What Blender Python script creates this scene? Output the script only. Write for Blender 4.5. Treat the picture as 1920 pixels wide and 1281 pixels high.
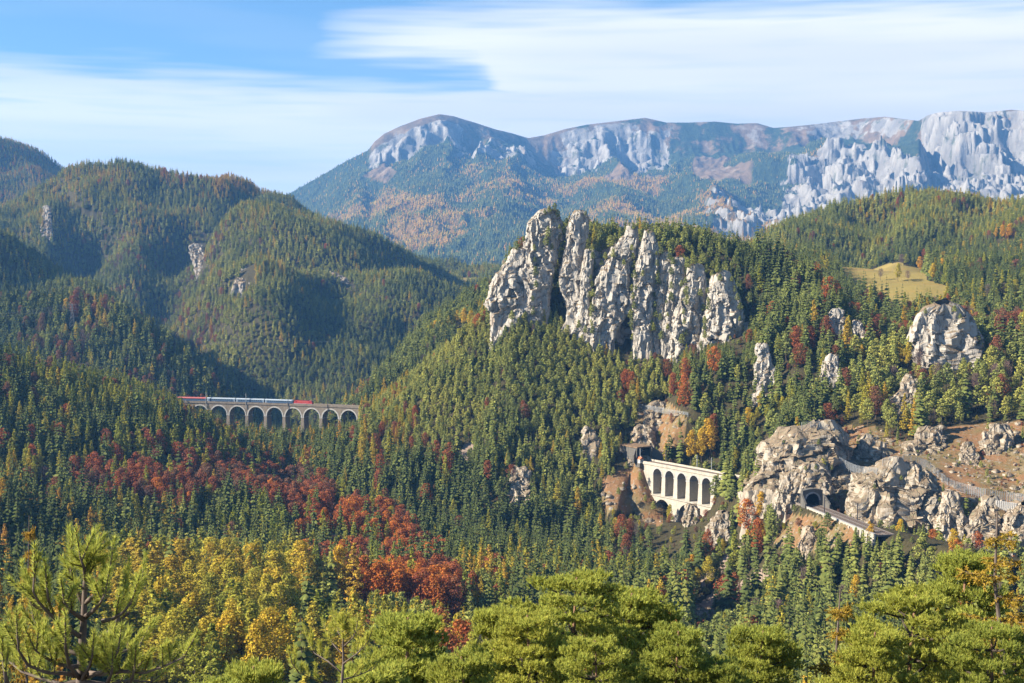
import bpy, math, random, os
import numpy as np
from mathutils import Matrix, Vector

# ------------------------------------------------------------------ scene, camera, sky, sun
scene = bpy.context.scene
for o in list(bpy.data.objects):
    bpy.data.objects.remove(o)
COL = scene.collection
F = 2667.0                       # focal length in pixels of a 1920 px wide frame
PITCH = math.radians(3.23)
CAMZ = 200.0

cam_data = bpy.data.cameras.new('camera')
cam = bpy.data.objects.new('camera', cam_data)
COL.objects.link(cam)
cam_data.sensor_width = 36.0
cam_data.lens = 36.0 * F / 1920.0
cam_data.clip_start = 0.3
cam_data.clip_end = 60000.0
cam.location = (0, 0, CAMZ)
cam.rotation_euler = (math.pi / 2 - PITCH, 0, 0)
scene.camera = cam

SUN_AZ = math.radians(-101.0)    # measured from the view direction (+Y), negative = to the left
SUN_EL = math.radians(32.0)
sun_dir = Vector((math.sin(SUN_AZ) * math.cos(SUN_EL), math.cos(SUN_AZ) * math.cos(SUN_EL), math.sin(SUN_EL)))
sun_data = bpy.data.lights.new('sun', 'SUN')
sun_data.energy = 5.0
sun_data.angle = math.radians(0.53)
sun_data.color = (1.0, 0.92, 0.79)
sun = bpy.data.objects.new('sun', sun_data)
COL.objects.link(sun)
sun.rotation_euler = (-sun_dir).to_track_quat('-Z', 'Y').to_euler()
sun.location = (-500, -200, 900)

scene.view_settings.view_transform = 'Standard'
scene.view_settings.look = 'None'
scene.view_settings.exposure = 1.45
scene.view_settings.gamma = 1.0
scene.cycles.use_denoising = True
scene.cycles.use_adaptive_sampling = False
scene.cycles.max_bounces = 4
scene.cycles.diffuse_bounces = 1
scene.cycles.glossy_bounces = 2
scene.cycles.transmission_bounces = 2
scene.cycles.volume_bounces = 0
scene.cycles.transparent_max_bounces = 6
scene.cycles.sample_clamp_indirect = 4.0
scene.cycles.caustics_reflective = False
scene.cycles.caustics_refractive = False


class NT:
    """tiny helper for node trees"""
    def __init__(self, tree):
        self.t = tree
        self.n = tree.nodes
        self.l = tree.links
        self.n.clear()

    def add(self, kind, **kw):
        nd = self.n.new(kind)
        for k, v in kw.items():
            setattr(nd, k, v)
        return nd

    def link(self, a, b):
        self.l.new(a, b)

    def math(self, op, a, b=None, c=None, clamp=False):
        nd = self.add('ShaderNodeMath', operation=op, use_clamp=clamp)
        for i, x in enumerate((a, b, c)):
            if x is None:
                continue
            if isinstance(x, (int, float)):
                nd.inputs[i].default_value = x
            else:
                self.link(x, nd.inputs[i])
        return nd.outputs[0]

    def smooth(self, x, lo, hi, out0=0.0, out1=1.0):
        nd = self.add('ShaderNodeMapRange', interpolation_type='SMOOTHSTEP')
        self.link(x, nd.inputs['Value'])
        for nm, val in (('From Min', lo), ('From Max', hi), ('To Min', out0), ('To Max', out1)):
            if isinstance(val, (int, float)):
                nd.inputs[nm].default_value = val
            else:
                self.link(val, nd.inputs[nm])
        return nd.outputs[0]

    def noise(self, vec, scale, detail=4.0, rough=0.55, dist=0.0, dim='3D'):
        nd = self.add('ShaderNodeTexNoise', noise_dimensions=dim)
        nd.inputs['Scale'].default_value = scale
        nd.inputs['Detail'].default_value = detail
        nd.inputs['Roughness'].default_value = rough
        nd.inputs['Distortion'].default_value = dist
        if vec is not None:
            self.link(vec, nd.inputs['Vector'])
        return nd.outputs['Fac']

    def mapping(self, vec, scale=(1, 1, 1), loc=(0, 0, 0), rot=(0, 0, 0)):
        nd = self.add('ShaderNodeMapping')
        nd.inputs['Scale'].default_value = scale
        nd.inputs['Location'].default_value = loc
        nd.inputs['Rotation'].default_value = rot
        self.link(vec, nd.inputs['Vector'])
        return nd.outputs[0]

    def ramp(self, fac, stops, mode='LINEAR'):
        nd = self.add('ShaderNodeValToRGB')
        cr = nd.color_ramp
        cr.interpolation = mode
        while len(cr.elements) < len(stops):
            cr.elements.new(0.5)
        for e, (p, c) in zip(cr.elements, stops):
            e.position = p
            e.color = (*c, 1) if len(c) == 3 else c
        self.link(fac, nd.inputs[0])
        return nd.outputs[0]

    def mix(self, fac, a, b, mode='MIX'):
        nd = self.add('ShaderNodeMix', data_type='RGBA', blend_type=mode)
        for sock, x in ((nd.inputs[0], fac), (nd.inputs[6], a), (nd.inputs[7], b)):
            if isinstance(x, (int, float)):
                sock.default_value = x
            elif isinstance(x, tuple):
                sock.default_value = (*x, 1) if len(x) == 3 else x
            else:
                self.link(x, sock)
        return nd.outputs[2]

    def curve(self, x, pts):
        nd = self.add('ShaderNodeFloatCurve')
        cv = nd.mapping.curves[0]
        while len(cv.points) < len(pts):
            cv.points.new(0.5, 0.5)
        for p, (a, b) in zip(cv.points, pts):
            p.location = (a, b)
            p.handle_type = 'AUTO'
        nd.mapping.update()
        self.link(x, nd.inputs['Value'])
        return nd.outputs[0]


world = bpy.data.worlds.new('World')
scene.world = world
world.use_nodes = True
w = NT(world.node_tree)
sky = w.add('ShaderNodeTexSky')
sky.sky_type = 'NISHITA'
sky.sun_disc = False
sky.sun_elevation = SUN_EL
sky.sun_rotation = SUN_AZ
sky.altitude = 950
sky.air_density = 1.0
sky.dust_density = 0.35
sky.ozone_density = 2.2
SKY_K = 0.056
tc = w.add('ShaderNodeTexCoord')
sep = w.add('ShaderNodeSeparateXYZ')
w.link(tc.outputs['Generated'], sep.inputs[0])
X, Y, Z = sep.outputs
az = w.math('ARCTAN2', X, Y)
hor = w.math('SQRT', w.math('ADD', w.math('MULTIPLY', X, X), w.math('MULTIPLY', Y, Y)))
el = w.math('ARCTAN2', Z, hor)
# streaky cirrus: noise in (azimuth, elevation), drawn out along the wind
comb = w.add('ShaderNodeCombineXYZ')
w.link(az, comb.inputs[0]); w.link(el, comb.inputs[1])
n_big = w.noise(w.mapping(comb.outputs[0], (3.2, 34, 1), rot=(0, 0, 0.0)), 1.0, 1.5, 0.55, dim='2D')
n_fine = w.noise(w.mapping(comb.outputs[0], (7, 110, 1), loc=(3, 1, 0), rot=(0, 0, 0.03)), 1.0, 2, 0.6, dim='2D')
warp = w.math('MULTIPLY', w.math('SUBTRACT', n_big, 0.5), 0.045)
warp2 = w.math('MULTIPLY', w.math('SUBTRACT', n_fine, 0.5), 0.034)
elw = w.math('ADD', w.math('ADD', el, warp), warp2)
# low bank of cirrostratus all round the horizon
bank = w.smooth(elw, 0.138, 0.108)
# the big sheet: its upper and lower edge against the azimuth
azn = w.add('ShaderNodeMapRange')
azn.inputs['From Min'].default_value = -0.5; azn.inputs['From Max'].default_value = 0.9
w.link(az, azn.inputs['Value'])
azn = azn.outputs[0]
def A(u): return (math.atan((u - 960) / F) + 0.5) / 1.4
hi = w.curve(azn, [(0, 0.40), (A(480), 0.575), (A(560), 0.60), (A(640), 0.665), (A(1000), 0.72), (A(1300), 0.735), (A(1650), 0.735), (A(1920), 0.715), (1, 0.62)])
lo = w.curve(azn, [(0, 0.45), (A(480), 0.60), (A(560), 0.575), (A(700), 0.54), (A(880), 0.50), (A(960), 0.38), (A(1200), 0.3), (1, 0.25)])
hi = w.math('MULTIPLY', hi, 0.25); lo = w.math('MULTIPLY', lo, 0.25)
elf = w.math('ADD', w.math('ADD', el, w.math('MULTIPLY', warp, 0.45)), w.math('MULTIPLY', warp2, 0.8))
sheet = w.math('MULTIPLY', w.smooth(elf, lo, w.math('ADD', lo, 0.026)), w.smooth(elf, w.math('ADD', hi, 0.006), w.math('SUBTRACT', hi, 0.022)))
wisps = w.math('MULTIPLY', w.smooth(n_big, 0.52, 0.72), w.smooth(el, 0.0, 0.3, 0.3, 0.75))
dens = w.math('MAXIMUM', w.math('MAXIMUM', w.math('MULTIPLY', bank, w.smooth(n_fine, 0.2, 0.55, 0.80, 0.99)), w.math('MULTIPLY', sheet, w.smooth(n_fine, 0.2, 0.55, 0.86, 0.99))), w.math('MULTIPLY', wisps, 0.12))
skyc = w.add('ShaderNodeVectorMath', operation='SCALE')
w.link(sky.outputs[0], skyc.inputs[0]); skyc.inputs['Scale'].default_value = SKY_K
skycol = w.mix(1.0, skyc.outputs[0], (0.68, 0.94, 1.14), 'MULTIPLY')
cloudcol = w.mix(w.smooth(n_big, 0.35, 0.65), (0.40, 0.405, 0.41), (0.46, 0.455, 0.445))
cloudcol = w.mix(w.smooth(w.math('ABSOLUTE', az), 1.2, 2.6), cloudcol, (0.30, 0.31, 0.32))
final = w.mix(dens, skycol, cloudcol)
bg = w.add('ShaderNodeBackground')
w.link(final, bg.inputs['Color']); bg.inputs['Strength'].default_value = 1.0
world.cycles.sampling_method = 'MANUAL'
world.cycles.sample_map_resolution = 256
wo = w.add('ShaderNodeOutputWorld')
w.link(bg.outputs[0], wo.inputs['Surface'])

# ------------------------------------------------------------------ numeric helpers
CP, SP = math.cos(PITCH), math.sin(PITCH)

def px(u, v, D):
    """the place a distance D ahead that the photograph shows at pixel (u, v)"""
    a = (u - 960.0) / F
    b = (640.5 - v) / F
    s = D / (CP + b * SP)
    return np.array([a * s, D, CAMZ + s * (-SP + b * CP)])

def proj(x, y, z):
    """pixel of a place (arrays)"""
    zc = z - CAMZ
    depth = y * CP - zc * SP
    up = y * SP + zc * CP
    return 960.0 + F * x / depth, 640.5 - F * up / depth

def _h(ix, iy, iz, seed):
    h = (ix.astype(np.uint32) * np.uint32(374761393) + iy.astype(np.uint32) * np.uint32(668265263)
         + iz.astype(np.uint32) * np.uint32(2147483647 & 0x7feb352d) + np.uint32(seed * 1013904223 & 0xffffffff))
    h = (h ^ (h >> np.uint32(13))) * np.uint32(1274126177)
    h = (h ^ (h >> np.uint32(16))) * np.uint32(2246822519)
    h = h ^ (h >> np.uint32(15))
    return h.astype(np.float64) / 4294967295.0

def vnoise(x, y, z=None, seed=0):
    x = np.asarray(x, float); y = np.asarray(y, float)
    z = np.zeros_like(x) if z is None else np.asarray(z, float)
    xi, yi, zi = np.floor(x).astype(np.int64), np.floor(y).astype(np.int64), np.floor(z).astype(np.int64)
    fx, fy, fz = x - xi, y - yi, z - zi
    fx = fx * fx * fx * (fx * (fx * 6 - 15) + 10); fy = fy * fy * fy * (fy * (fy * 6 - 15) + 10); fz = fz * fz * fz * (fz * (fz * 6 - 15) + 10)
    with np.errstate(over='ignore'):
        c = [[[_h(xi + i, yi + j, zi + k, seed) for k in (0, 1)] for j in (0, 1)] for i in (0, 1)]
    r = 0
    for i in (0, 1):
        for j in (0, 1):
            for k in (0, 1):
                r = r + c[i][j][k] * (fx if i else 1 - fx) * (fy if j else 1 - fy) * (fz if k else 1 - fz)
    return r * 2 - 1

def fbm(x, y, z=None, seed=0, oct=5, gain=0.5, lac=2.03, ridged=False):
    a, s, tot = 1.0, 0.0, 0.0
    for o in range(oct):
        n = vnoise(x, y, z, seed + o * 17)
        if ridged:
            n = 1 - 2 * np.abs(n)
        s = s + a * n
        tot += a
        a *= gain
        x = x * lac + 11.3; y = y * lac + 5.7
        z = z * lac + 3.1 if z is not None else None
    return s / tot

def facets(x, y, z, sx, sz, seed):
    """broken-rock pattern: a random step and a random tilt for every block"""
    shp = x.shape
    p = np.stack([x.ravel() / sx, y.ravel() / sx, z.ravel() / sz], -1)
    c = np.floor(p).astype(np.int64)
    best = np.full(len(p), 1e9); off = np.zeros(len(p)); tilt = np.zeros(len(p))
    with np.errstate(over='ignore'):
        for i in (-1, 0, 1):
            for j in (-1, 0, 1):
                for k in (-1, 0, 1):
                    cc = c + np.array([i, j, k])
                    h = [_h(cc[:, 0], cc[:, 1], cc[:, 2], seed + q) for q in range(7)]
                    f = cc + np.stack(h[:3], -1)
                    d = ((p - f) ** 2).sum(1)
                    m = d < best
                    best = np.where(m, d, best); off = np.where(m, h[3] * 2 - 1, off)
                    tl = ((p - f) * (np.stack(h[4:7], -1) * 2 - 1)).sum(1)
                    tilt = np.where(m, tl, tilt)
    return off.reshape(shp), tilt.reshape(shp)

def sstep(x, a, b):
    t = np.clip((x - a) / (b - a), 0, 1)
    return t * t * (3 - 2 * t)

def polydist(x, y, pts):
    """distance to a polyline in plan and the height of the nearest point on it"""
    best = np.full(x.shape, 1e18); bz = np.zeros(x.shape); bs = np.zeros(x.shape); bn = np.zeros(x.shape)
    for a, b in zip(pts[:-1], pts[1:]):
        dx, dy = b[0] - a[0], b[1] - a[1]
        L2 = dx * dx + dy * dy
        t = np.clip(((x - a[0]) * dx + (y - a[1]) * dy) / L2, 0, 1)
        d2 = (x - a[0] - t * dx) ** 2 + (y - a[1] - t * dy) ** 2
        m = d2 < best
        best = np.where(m, d2, best)
        bz = np.where(m, a[2] + t * (b[2] - a[2]), bz)
        sgn = np.sign(dx * (y - a[1]) - dy * (x - a[0]))
        bn = np.where(m, sgn, bn)
    return np.sqrt(best), bz, bn

def link(name, mesh, mats, parent=None, smooth=False):
    ob = bpy.data.objects.new(name, mesh)
    COL.objects.link(ob)
    if not isinstance(mats, (list, tuple)):
        mats = [mats]
    for m in mats:
        if m is not None:
            mesh.materials.append(m)
    if smooth:
        mesh.polygons.foreach_set('use_smooth', np.ones(len(mesh.polygons), dtype=bool))
    if parent is not None:
        ob.parent = parent
    return ob

def tag(o, label=None, cat=None, group=None, kind=None):
    if label: o['label'] = label
    if cat: o['category'] = cat
    if group: o['group'] = group
    if kind: o['kind'] = kind
    return o

def np_mesh(name, V, Fc):
    """mesh from numpy vertices and an (n, k) face array"""
    me = bpy.data.meshes.new(name)
    V = np.asarray(V, np.float32); Fc = np.asarray(Fc, np.int32)
    me.vertices.add(len(V)); me.vertices.foreach_set('co', V.ravel())
    n, k = Fc.shape
    me.loops.add(n * k); me.loops.foreach_set('vertex_index', Fc.ravel())
    me.polygons.add(n); me.polygons.foreach_set('loop_start', np.arange(0, n * k, k, dtype=np.int32))
    me.update(calc_edges=True)
    me.validate()
    return me

def grid_faces(nr, nc, wrap=False):
    r = np.arange(nr - 1)[:, None]; c = np.arange(nc if wrap else nc - 1)[None, :]
    c1 = (c + 1) % nc
    return np.stack([r * nc + c, r * nc + c1, (r + 1) * nc + c1, (r + 1) * nc + c], -1).reshape(-1, 4)

def set_attr(me, name, vals):
    at = me.attributes.new(name, 'FLOAT', 'POINT')
    at.data.foreach_set('value', np.asarray(vals, np.float32).ravel())

class MB:
    """collects boxes, tubes and free faces for one mesh"""
    def __init__(self):
        self.v = []; self.f = []
    def quad(self, *p):
        i = len(self.v); self.v += [tuple(q) for q in p]; self.f.append(tuple(range(i, i + len(p))))
    def box(self, c, s, M=None):
        i = len(self.v)
        for z in (-1, 1):
            for y in (-1, 1):
                for x in (-1, 1):
                    p = Vector((c[0] + x * s[0] / 2, c[1] + y * s[1] / 2, c[2] + z * s[2] / 2))
                    self.v.append(tuple(M @ p if M else p))
        for q in ((0, 2, 3, 1), (4, 5, 7, 6), (0, 1, 5, 4), (2, 6, 7, 3), (0, 4, 6, 2), (1, 3, 7, 5)):
            self.f.append(tuple(i + k for k in q))
    def tube(self, pts, radii, n=6, cap=True):
        pts = [Vector(p) for p in pts]
        if isinstance(radii, (int, float)): radii = [radii] * len(pts)
        i0 = len(self.v)
        for k, p in enumerate(pts):
            d = (pts[min(k + 1, len(pts) - 1)] - pts[max(k - 1, 0)]).normalized()
            a = d.orthogonal().normalized() if abs(d.z) > 0.95 else d.cross(Vector((0, 0, 1))).normalized()
            b = d.cross(a)
            for j in range(n):
                t = 2 * math.pi * j / n
                self.v.append(tuple(p + (a * math.cos(t) + b * math.sin(t)) * radii[k]))
        for k in range(len(pts) - 1):
            for j in range(n):
                self.f.append((i0 + k * n + j, i0 + k * n + (j + 1) % n, i0 + (k + 1) * n + (j + 1) % n, i0 + (k + 1) * n + j))
        if cap:
            self.f.append(tuple(i0 + j for j in reversed(range(n))))
            self.f.append(tuple(i0 + (len(pts) - 1) * n + j for j in range(n)))
    def mesh(self, name):
        me = bpy.data.meshes.new(name)
        me.from_pydata(self.v, [], self.f); me.update()
        return me
    def build(self, name, mat, parent=None, smooth=False):
        return link(name, self.mesh(name), mat, parent, smooth)

def empty(name, loc=(0, 0, 0), rz=0.0):
    o = bpy.data.objects.new(name, None); COL.objects.link(o)
    o.location = loc; o.rotation_euler = (0, 0, rz)
    return o

def copy_tree(o, parent=None):
    c = o.copy(); COL.objects.link(c)
    if parent is not None: c.parent = parent
    for ch in list(o.children): copy_tree(ch, c)
    return c
# ------------------------------------------------------------------ materials of the land
def new_mat(name):
    m = bpy.data.materials.new(name); m.use_nodes = True
    t = NT(m.node_tree)
    out = t.add('ShaderNodeOutputMaterial')
    return m, t, out

def principled(t, out, color, rough=0.85, spec=0.2, bump=None, bump_d=0.3, bump_s=0.6):
    p = t.add('ShaderNodeBsdfPrincipled')
    if isinstance(color, tuple): p.inputs['Base Color'].default_value = (*color, 1)
    else: t.link(color, p.inputs['Base Color'])
    p.inputs['Roughness'].default_value = rough
    p.inputs['Specular IOR Level'].default_value = spec
    if bump is not None:
        b = t.add('ShaderNodeBump'); b.inputs['Distance'].default_value = bump_d; b.inputs['Strength'].default_value = bump_s
        t.link(bump, b.inputs['Height']); t.link(b.outputs[0], p.inputs['Normal'])
    t.link(p.outputs[0], out.inputs['Surface'])
    return p

def attr(t, name):
    a = t.add('ShaderNodeAttribute'); a.attribute_name = name
    return a.outputs['Fac']

def geo_pos(t):
    return t.add('ShaderNodeNewGeometry').outputs['Position']

def rock_colour(t, pos, k=1.0):
    """pale limestone: grey bands, ochre stains, dark cracks"""
    big = t.noise(t.mapping(pos, (0.03 * k, 0.03 * k, 0.018 * k)), 1.0, 5, 0.6)
    streak = t.noise(t.mapping(pos, (0.30 * k, 0.30 * k, 0.10 * k)), 1.0, 5, 0.68)
    ochre = t.noise(t.mapping(pos, (0.06 * k, 0.06 * k, 0.035 * k), loc=(31, 7, 3)), 1.0, 4, 0.6)
    c = t.ramp(streak, [(0.25, (0.20, 0.175, 0.14)), (0.42, (0.36, 0.33, 0.28)), (0.60, (0.46, 0.43, 0.375)), (0.8, (0.53, 0.50, 0.445))])
    c = t.mix(t.smooth(big, 0.40, 0.62, 0.0, 0.55), c, (0.42, 0.38, 0.33))
    c = t.mix(t.smooth(ochre, 0.58, 0.72, 0.0, 0.65), c, (0.42, 0.29, 0.18))
    crack = t.add('ShaderNodeTexVoronoi', feature='DISTANCE_TO_EDGE')
    crack.inputs['Scale'].default_value = 1.0
    nz = t.add('ShaderNodeTexNoise'); nz.inputs['Scale'].default_value = 0.12 * k; nz.inputs['Detail'].default_value = 4
    t.link(pos, nz.inputs['Vector'])
    ad = t.add('ShaderNodeVectorMath', operation='MULTIPLY_ADD')
    t.link(nz.outputs['Color'], ad.inputs[0]); ad.inputs[1].default_value = (9 / k, 9 / k, 9 / k); t.link(pos, ad.inputs[2])
    t.link(t.mapping(ad.outputs[0], (0.13 * k, 0.13 * k, 0.022 * k)), crack.inputs['Vector'])
    ck = t.smooth(crack.outputs['Distance'], 0.0, 0.05, 0.35, 1.0)
    c = t.mix(t.math('SUBTRACT', 1.0, ck), c, (0.16, 0.145, 0.125))
    h = t.math('ADD', t.math('MULTIPLY', streak, 1.0), t.math('MULTIPLY', ck, 0.5))
    return c, h

# cliff rock with grass on its ledges
def rock_mat(name, tint, ledge_at, ledge_amt):
    m, t, out = new_mat(name)
    pos = geo_pos(t)
    c, h = rock_colour(t, pos)
    c = t.mix(1.0, c, tint, 'MULTIPLY')
    nrm = t.add('ShaderNodeSeparateXYZ'); t.link(t.add('ShaderNodeNewGeometry').outputs['Normal'], nrm.inputs[0])
    gn = t.noise(pos, 0.22, 4, 0.65)
    ledge = t.math('MULTIPLY', t.smooth(t.math('ADD', nrm.outputs[2], t.math('MULTIPLY', t.math('SUBTRACT', gn, 0.5), 0.9)), ledge_at, ledge_at + 0.22), ledge_amt)
    gc = t.ramp(t.noise(pos, 0.5, 3, 0.6), [(0.3, (0.085, 0.075, 0.035)), (0.5, (0.18, 0.11, 0.055)), (0.7, (0.10, 0.10, 0.04))])
    principled(t, out, t.mix(ledge, c, gc), 0.9, 0.15, h, 1.2, 0.9)
    return m
M_rock = rock_mat('limestone', (0.95, 0.92, 0.88), 0.50, 0.85)
M_rock_tan = rock_mat('tan_limestone', (0.88, 0.81, 0.71), 0.42, 0.7)

# ground under the forest, meadow, bare slopes and scree, chosen by attributes
M_ground, t, out = new_mat('hillside_ground')
pos = geo_pos(t)
n1 = t.noise(pos, 0.05, 6, 0.62); n2 = t.noise(pos, 0.4, 5, 0.65)
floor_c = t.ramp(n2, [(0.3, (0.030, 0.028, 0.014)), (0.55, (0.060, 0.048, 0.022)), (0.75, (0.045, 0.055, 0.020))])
mead_c = t.ramp(t.noise(t.mapping(pos, (0.02, 0.05, 0.05)), 1.0, 5, 0.6), [(0.3, (0.31, 0.195, 0.055)), (0.5, (0.24, 0.185, 0.05)), (0.7, (0.30, 0.22, 0.068))])
heath_c = t.ramp(n1, [(0.28, (0.25, 0.145, 0.075)), (0.45, (0.22, 0.115, 0.052)), (0.58, (0.17, 0.125, 0.055)), (0.75, (0.30, 0.225, 0.15))])
heath_c = t.mix(t.smooth(n2, 0.54, 0.68, 0, 0.8), heath_c, (0.29, 0.26, 0.22))
heath_c = t.mix(t.smooth(t.noise(pos, 0.9, 3, 0.6), 0.55, 0.68, 0, 0.8), heath_c, (0.07, 0.075, 0.025))
scree_c = t.ramp(n2, [(0.3, (0.20, 0.14, 0.10)), (0.6, (0.29, 0.215, 0.16)), (0.8, (0.34, 0.28, 0.22))])
rk_c = t.ramp(n2, [(0.3, (0.22, 0.20, 0.17)), (0.6, (0.46, 0.43, 0.39)), (0.8, (0.56, 0.53, 0.49))])
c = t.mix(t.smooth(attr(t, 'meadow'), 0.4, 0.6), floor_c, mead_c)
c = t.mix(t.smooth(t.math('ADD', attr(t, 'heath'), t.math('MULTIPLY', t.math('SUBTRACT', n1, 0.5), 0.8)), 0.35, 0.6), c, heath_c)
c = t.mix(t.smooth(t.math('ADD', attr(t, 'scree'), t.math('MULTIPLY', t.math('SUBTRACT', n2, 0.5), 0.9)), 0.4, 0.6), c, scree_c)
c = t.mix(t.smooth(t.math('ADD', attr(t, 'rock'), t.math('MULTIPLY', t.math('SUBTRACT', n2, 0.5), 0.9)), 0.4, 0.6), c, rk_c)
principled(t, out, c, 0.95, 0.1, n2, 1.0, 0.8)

# ------------------------------------------------------------------ the land: crests of hills and how their flanks fall
HILLS = [
    # crest points (pixel u, pixel v of the GROUND, distance), flank profile (distance from crest, drop), drawn in real metres
    ('A', [(-900, 60, 4300), (-300, 150, 4200), (-100, 215, 4100), (0, 268, 4000), (60, 302, 3900), (130, 345, 3800), (220, 400, 3700), (400, 450, 3700)], [(0, 0), (2500, 800)]),
    ('B', [(-120, 420, 2500), (20, 405, 2600), (60, 385, 2700), (110, 352, 2780), (170, 312, 2800), (250, 298, 2800), (340, 315, 2800), (420, 314, 2850), (480, 347, 2850), (540, 380, 2900), (600, 418, 2900), (700, 455, 2900), (800, 490, 2850), (900, 508, 2800), (1100, 530, 2700)], [(0, 0), (100, 34), (600, 290), (1200, 560)]),
    ('Bs1', [(170, 312, 2800), (120, 400, 2550), (100, 470, 2350), (95, 520, 2150)], [(0, 0), (600, 430)]),
    ('Bs2', [(300, 305, 2800), (260, 400, 2500), (250, 470, 2300), (280, 540, 2100), (300, 600, 1900)], [(0, 0), (600, 370)]),
    ('B2', [(398, 436, 2345), (450, 402, 2350), (515, 388, 2350), (600, 420, 2400), (700, 468, 2450), (820, 505, 2500)], [(0, 0), (60, 14), (250, 140), (900, 560)]),
    ('B3', [(410, 560, 1950), (433, 520, 1990), (508, 478, 2000), (560, 474, 2000), (640, 495, 2050), (750, 525, 2100), (880, 545, 2150)], [(0, 0), (60, 14), (250, 130), (900, 520)]),
    ('B4', [(540, 500, 1900), (560, 560, 1780), (590, 640, 1640)], [(0, 0), (500, 300)]),
    ('C', [(-500, 300, 2000), (-200, 335, 1950), (0, 410, 1850), (70, 452, 1800), (100, 475, 1770), (160, 535, 1700)], [(0, 0), (600, 420)]),
    ('D', [(-200, 560, 1500), (0, 575, 1500), (60, 572, 1500), (145, 560, 1480), (190, 570, 1470), (295, 617, 1450), (345, 648, 1440), (420, 695, 1430), (500, 748, 1420)], [(0, 0), (400, 330)]),
    ('E', [(-500, 640, 850), (-300, 655, 900), (0, 688, 950), (100, 722, 1000), (200, 755, 1080), (280, 782, 1150), (330, 800, 1200)], [(0, 0), (40, 8), (300, 125), (500, 250)]),
    ('F', [(-300, 900, 640), (-60, 945, 720), (150, 950, 780), (330, 925, 820), (480, 945, 820), (600, 975, 800), (720, 1025, 760), (830, 1100, 720), (900, 1150, 690)], [(0, 0), (60, 12), (300, 130)]),
    ('G', [(330, 846, 1100), (420, 846, 1085), (520, 842, 1075), (620, 840, 1075), (700, 832, 1090)], [(0, 0), (60, 12), (200, 70)]),
    ('V', [(1225, 962, 805), (1290, 972, 785), (1350, 958, 772), (1420, 945, 755)], [(0, 0), (30, 12), (90, 58)]),
    ('H', [(980, 560, 1020), (985, 470, 1022), (1030, 440, 1024), (1100, 428, 1026), (1200, 425, 1024), (1290, 430, 1016), (1370, 452, 1004), (1440, 482, 992), (1500, 520, 975)], [(0, 0), (14, 6), (58, 76), (115, 116), (250, 200), (400, 260)]),
    ('Hl', [(978, 550, 1004), (945, 595, 1006), (890, 648, 1035), (810, 705, 1105), (750, 748, 1180)], [(0, 0), (20, 8), (200, 150), (300, 230)]),
    ('I', [(560, 765, 1520), (600, 740, 1500), (640, 700, 1480), (720, 660, 1450), (800, 630, 1420), (900, 585, 1400), (1000, 555, 1350), (1150, 520, 1300)], [(0, 0), (30, 8), (400, 230)]),
    ('J', [(1570, 562, 945), (1600, 578, 930), (1700, 622, 905), (1780, 615, 905), (1850, 625, 905), (1950, 620, 890), (2300, 580, 850), (2900, 480, 800)], [(0, 0), (215, 76), (245, 108), (262, 121), (345, 168), (500, 230)]),
    ('K', [(1380, 470, 2050), (1430, 450, 2000), (1500, 412, 1950), (1600, 382, 1900), (1700, 368, 1900), (1800, 360, 1850), (1920, 362, 1800), (2200, 335, 1700), (2800, 250, 1600)], [(0, 0), (300, 78), (900, 260)]),
    ('L', [(1400, 500, 1400), (1560, 492, 1340), (1700, 500, 1300), (1900, 508, 1280), (2300, 500, 1250)], [(0, 0), (130, 14), (260, 36), (330, 70), (500, 230)]),
]
HILLS = [(n, np.array([px(*p) for p in pts]), np.array(pr, float)) for n, pts, pr in HILLS]
RAIL_Z = CAMZ - 120.0
# ravines: line, depth, half width
GULLIES = [([(195, 425, 2510), (160, 480, 2320), (150, 560, 2030)], 75, 60), ([(375, 445, 2490), (352, 470, 2420), (325, 560, 2150), (330, 640, 1850)], 85, 65),
           ([(640, 510, 2020), (600, 580, 1850), (560, 670, 1620)], 60, 60), ([(470, 610, 1750), (530, 690, 1560), (590, 738, 1400)], 60, 75),
           ([(760, 560, 1900), (690, 620, 1700), (620, 690, 1530)], 50, 55), ([(60, 470, 1800), (110, 540, 1640), (180, 620, 1560)], 50, 45),
           ([(1660, 390, 1850), (1620, 430, 1650), (1580, 470, 1450)], 22, 45), ([(1830, 380, 1800), (1790, 430, 1580), (1770, 470, 1420)], 25, 45)]
GULLIES = [(np.array([px(*p) for p in g_]), dp, wd) for g_, dp, wd in GULLIES]
RAIL_L_Z = CAMZ - 120.0

def onrail(u, v, zr):
    """where the view ray through (u, v) meets rail level"""
    p = px(u, v, 1000.0)
    k = (zr - CAMZ) / (p[2] - CAMZ)
    return np.array([p[0] * k, 1000.0 * k, zr])

VR0, VR1 = onrail(1216, 866, RAIL_Z), onrail(1402, 901, RAIL_Z)         # right viaduct, far end and near end
TP1 = onrail(1206, 862.5, RAIL_Z)                                         # gallery mouth at its far end
CUT0, TP2, TRK = onrail(1436, 917, RAIL_Z), onrail(1522, 947, RAIL_Z), onrail(1612, 983, RAIL_Z)
TRK2 = TRK + (TRK - TP2) * 1.6 + np.array([30, 0, 0])
VL0, VL1 = onrail(338, 752.5, RAIL_L_Z), onrail(682, 763.5, RAIL_L_Z)     # left viaduct
VLm = (VL0 + VL1) / 2 + np.array([0.25, 1.0, 0]) * 4.0

CAMHILL = np.array([(-60, 1.5), (0, 2.4), (8, 5.6), (35, 20), (100, 54), (200, 84), (300, 104), (500, 134), (650, 153), (800, 178), (1000, 240)])

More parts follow.
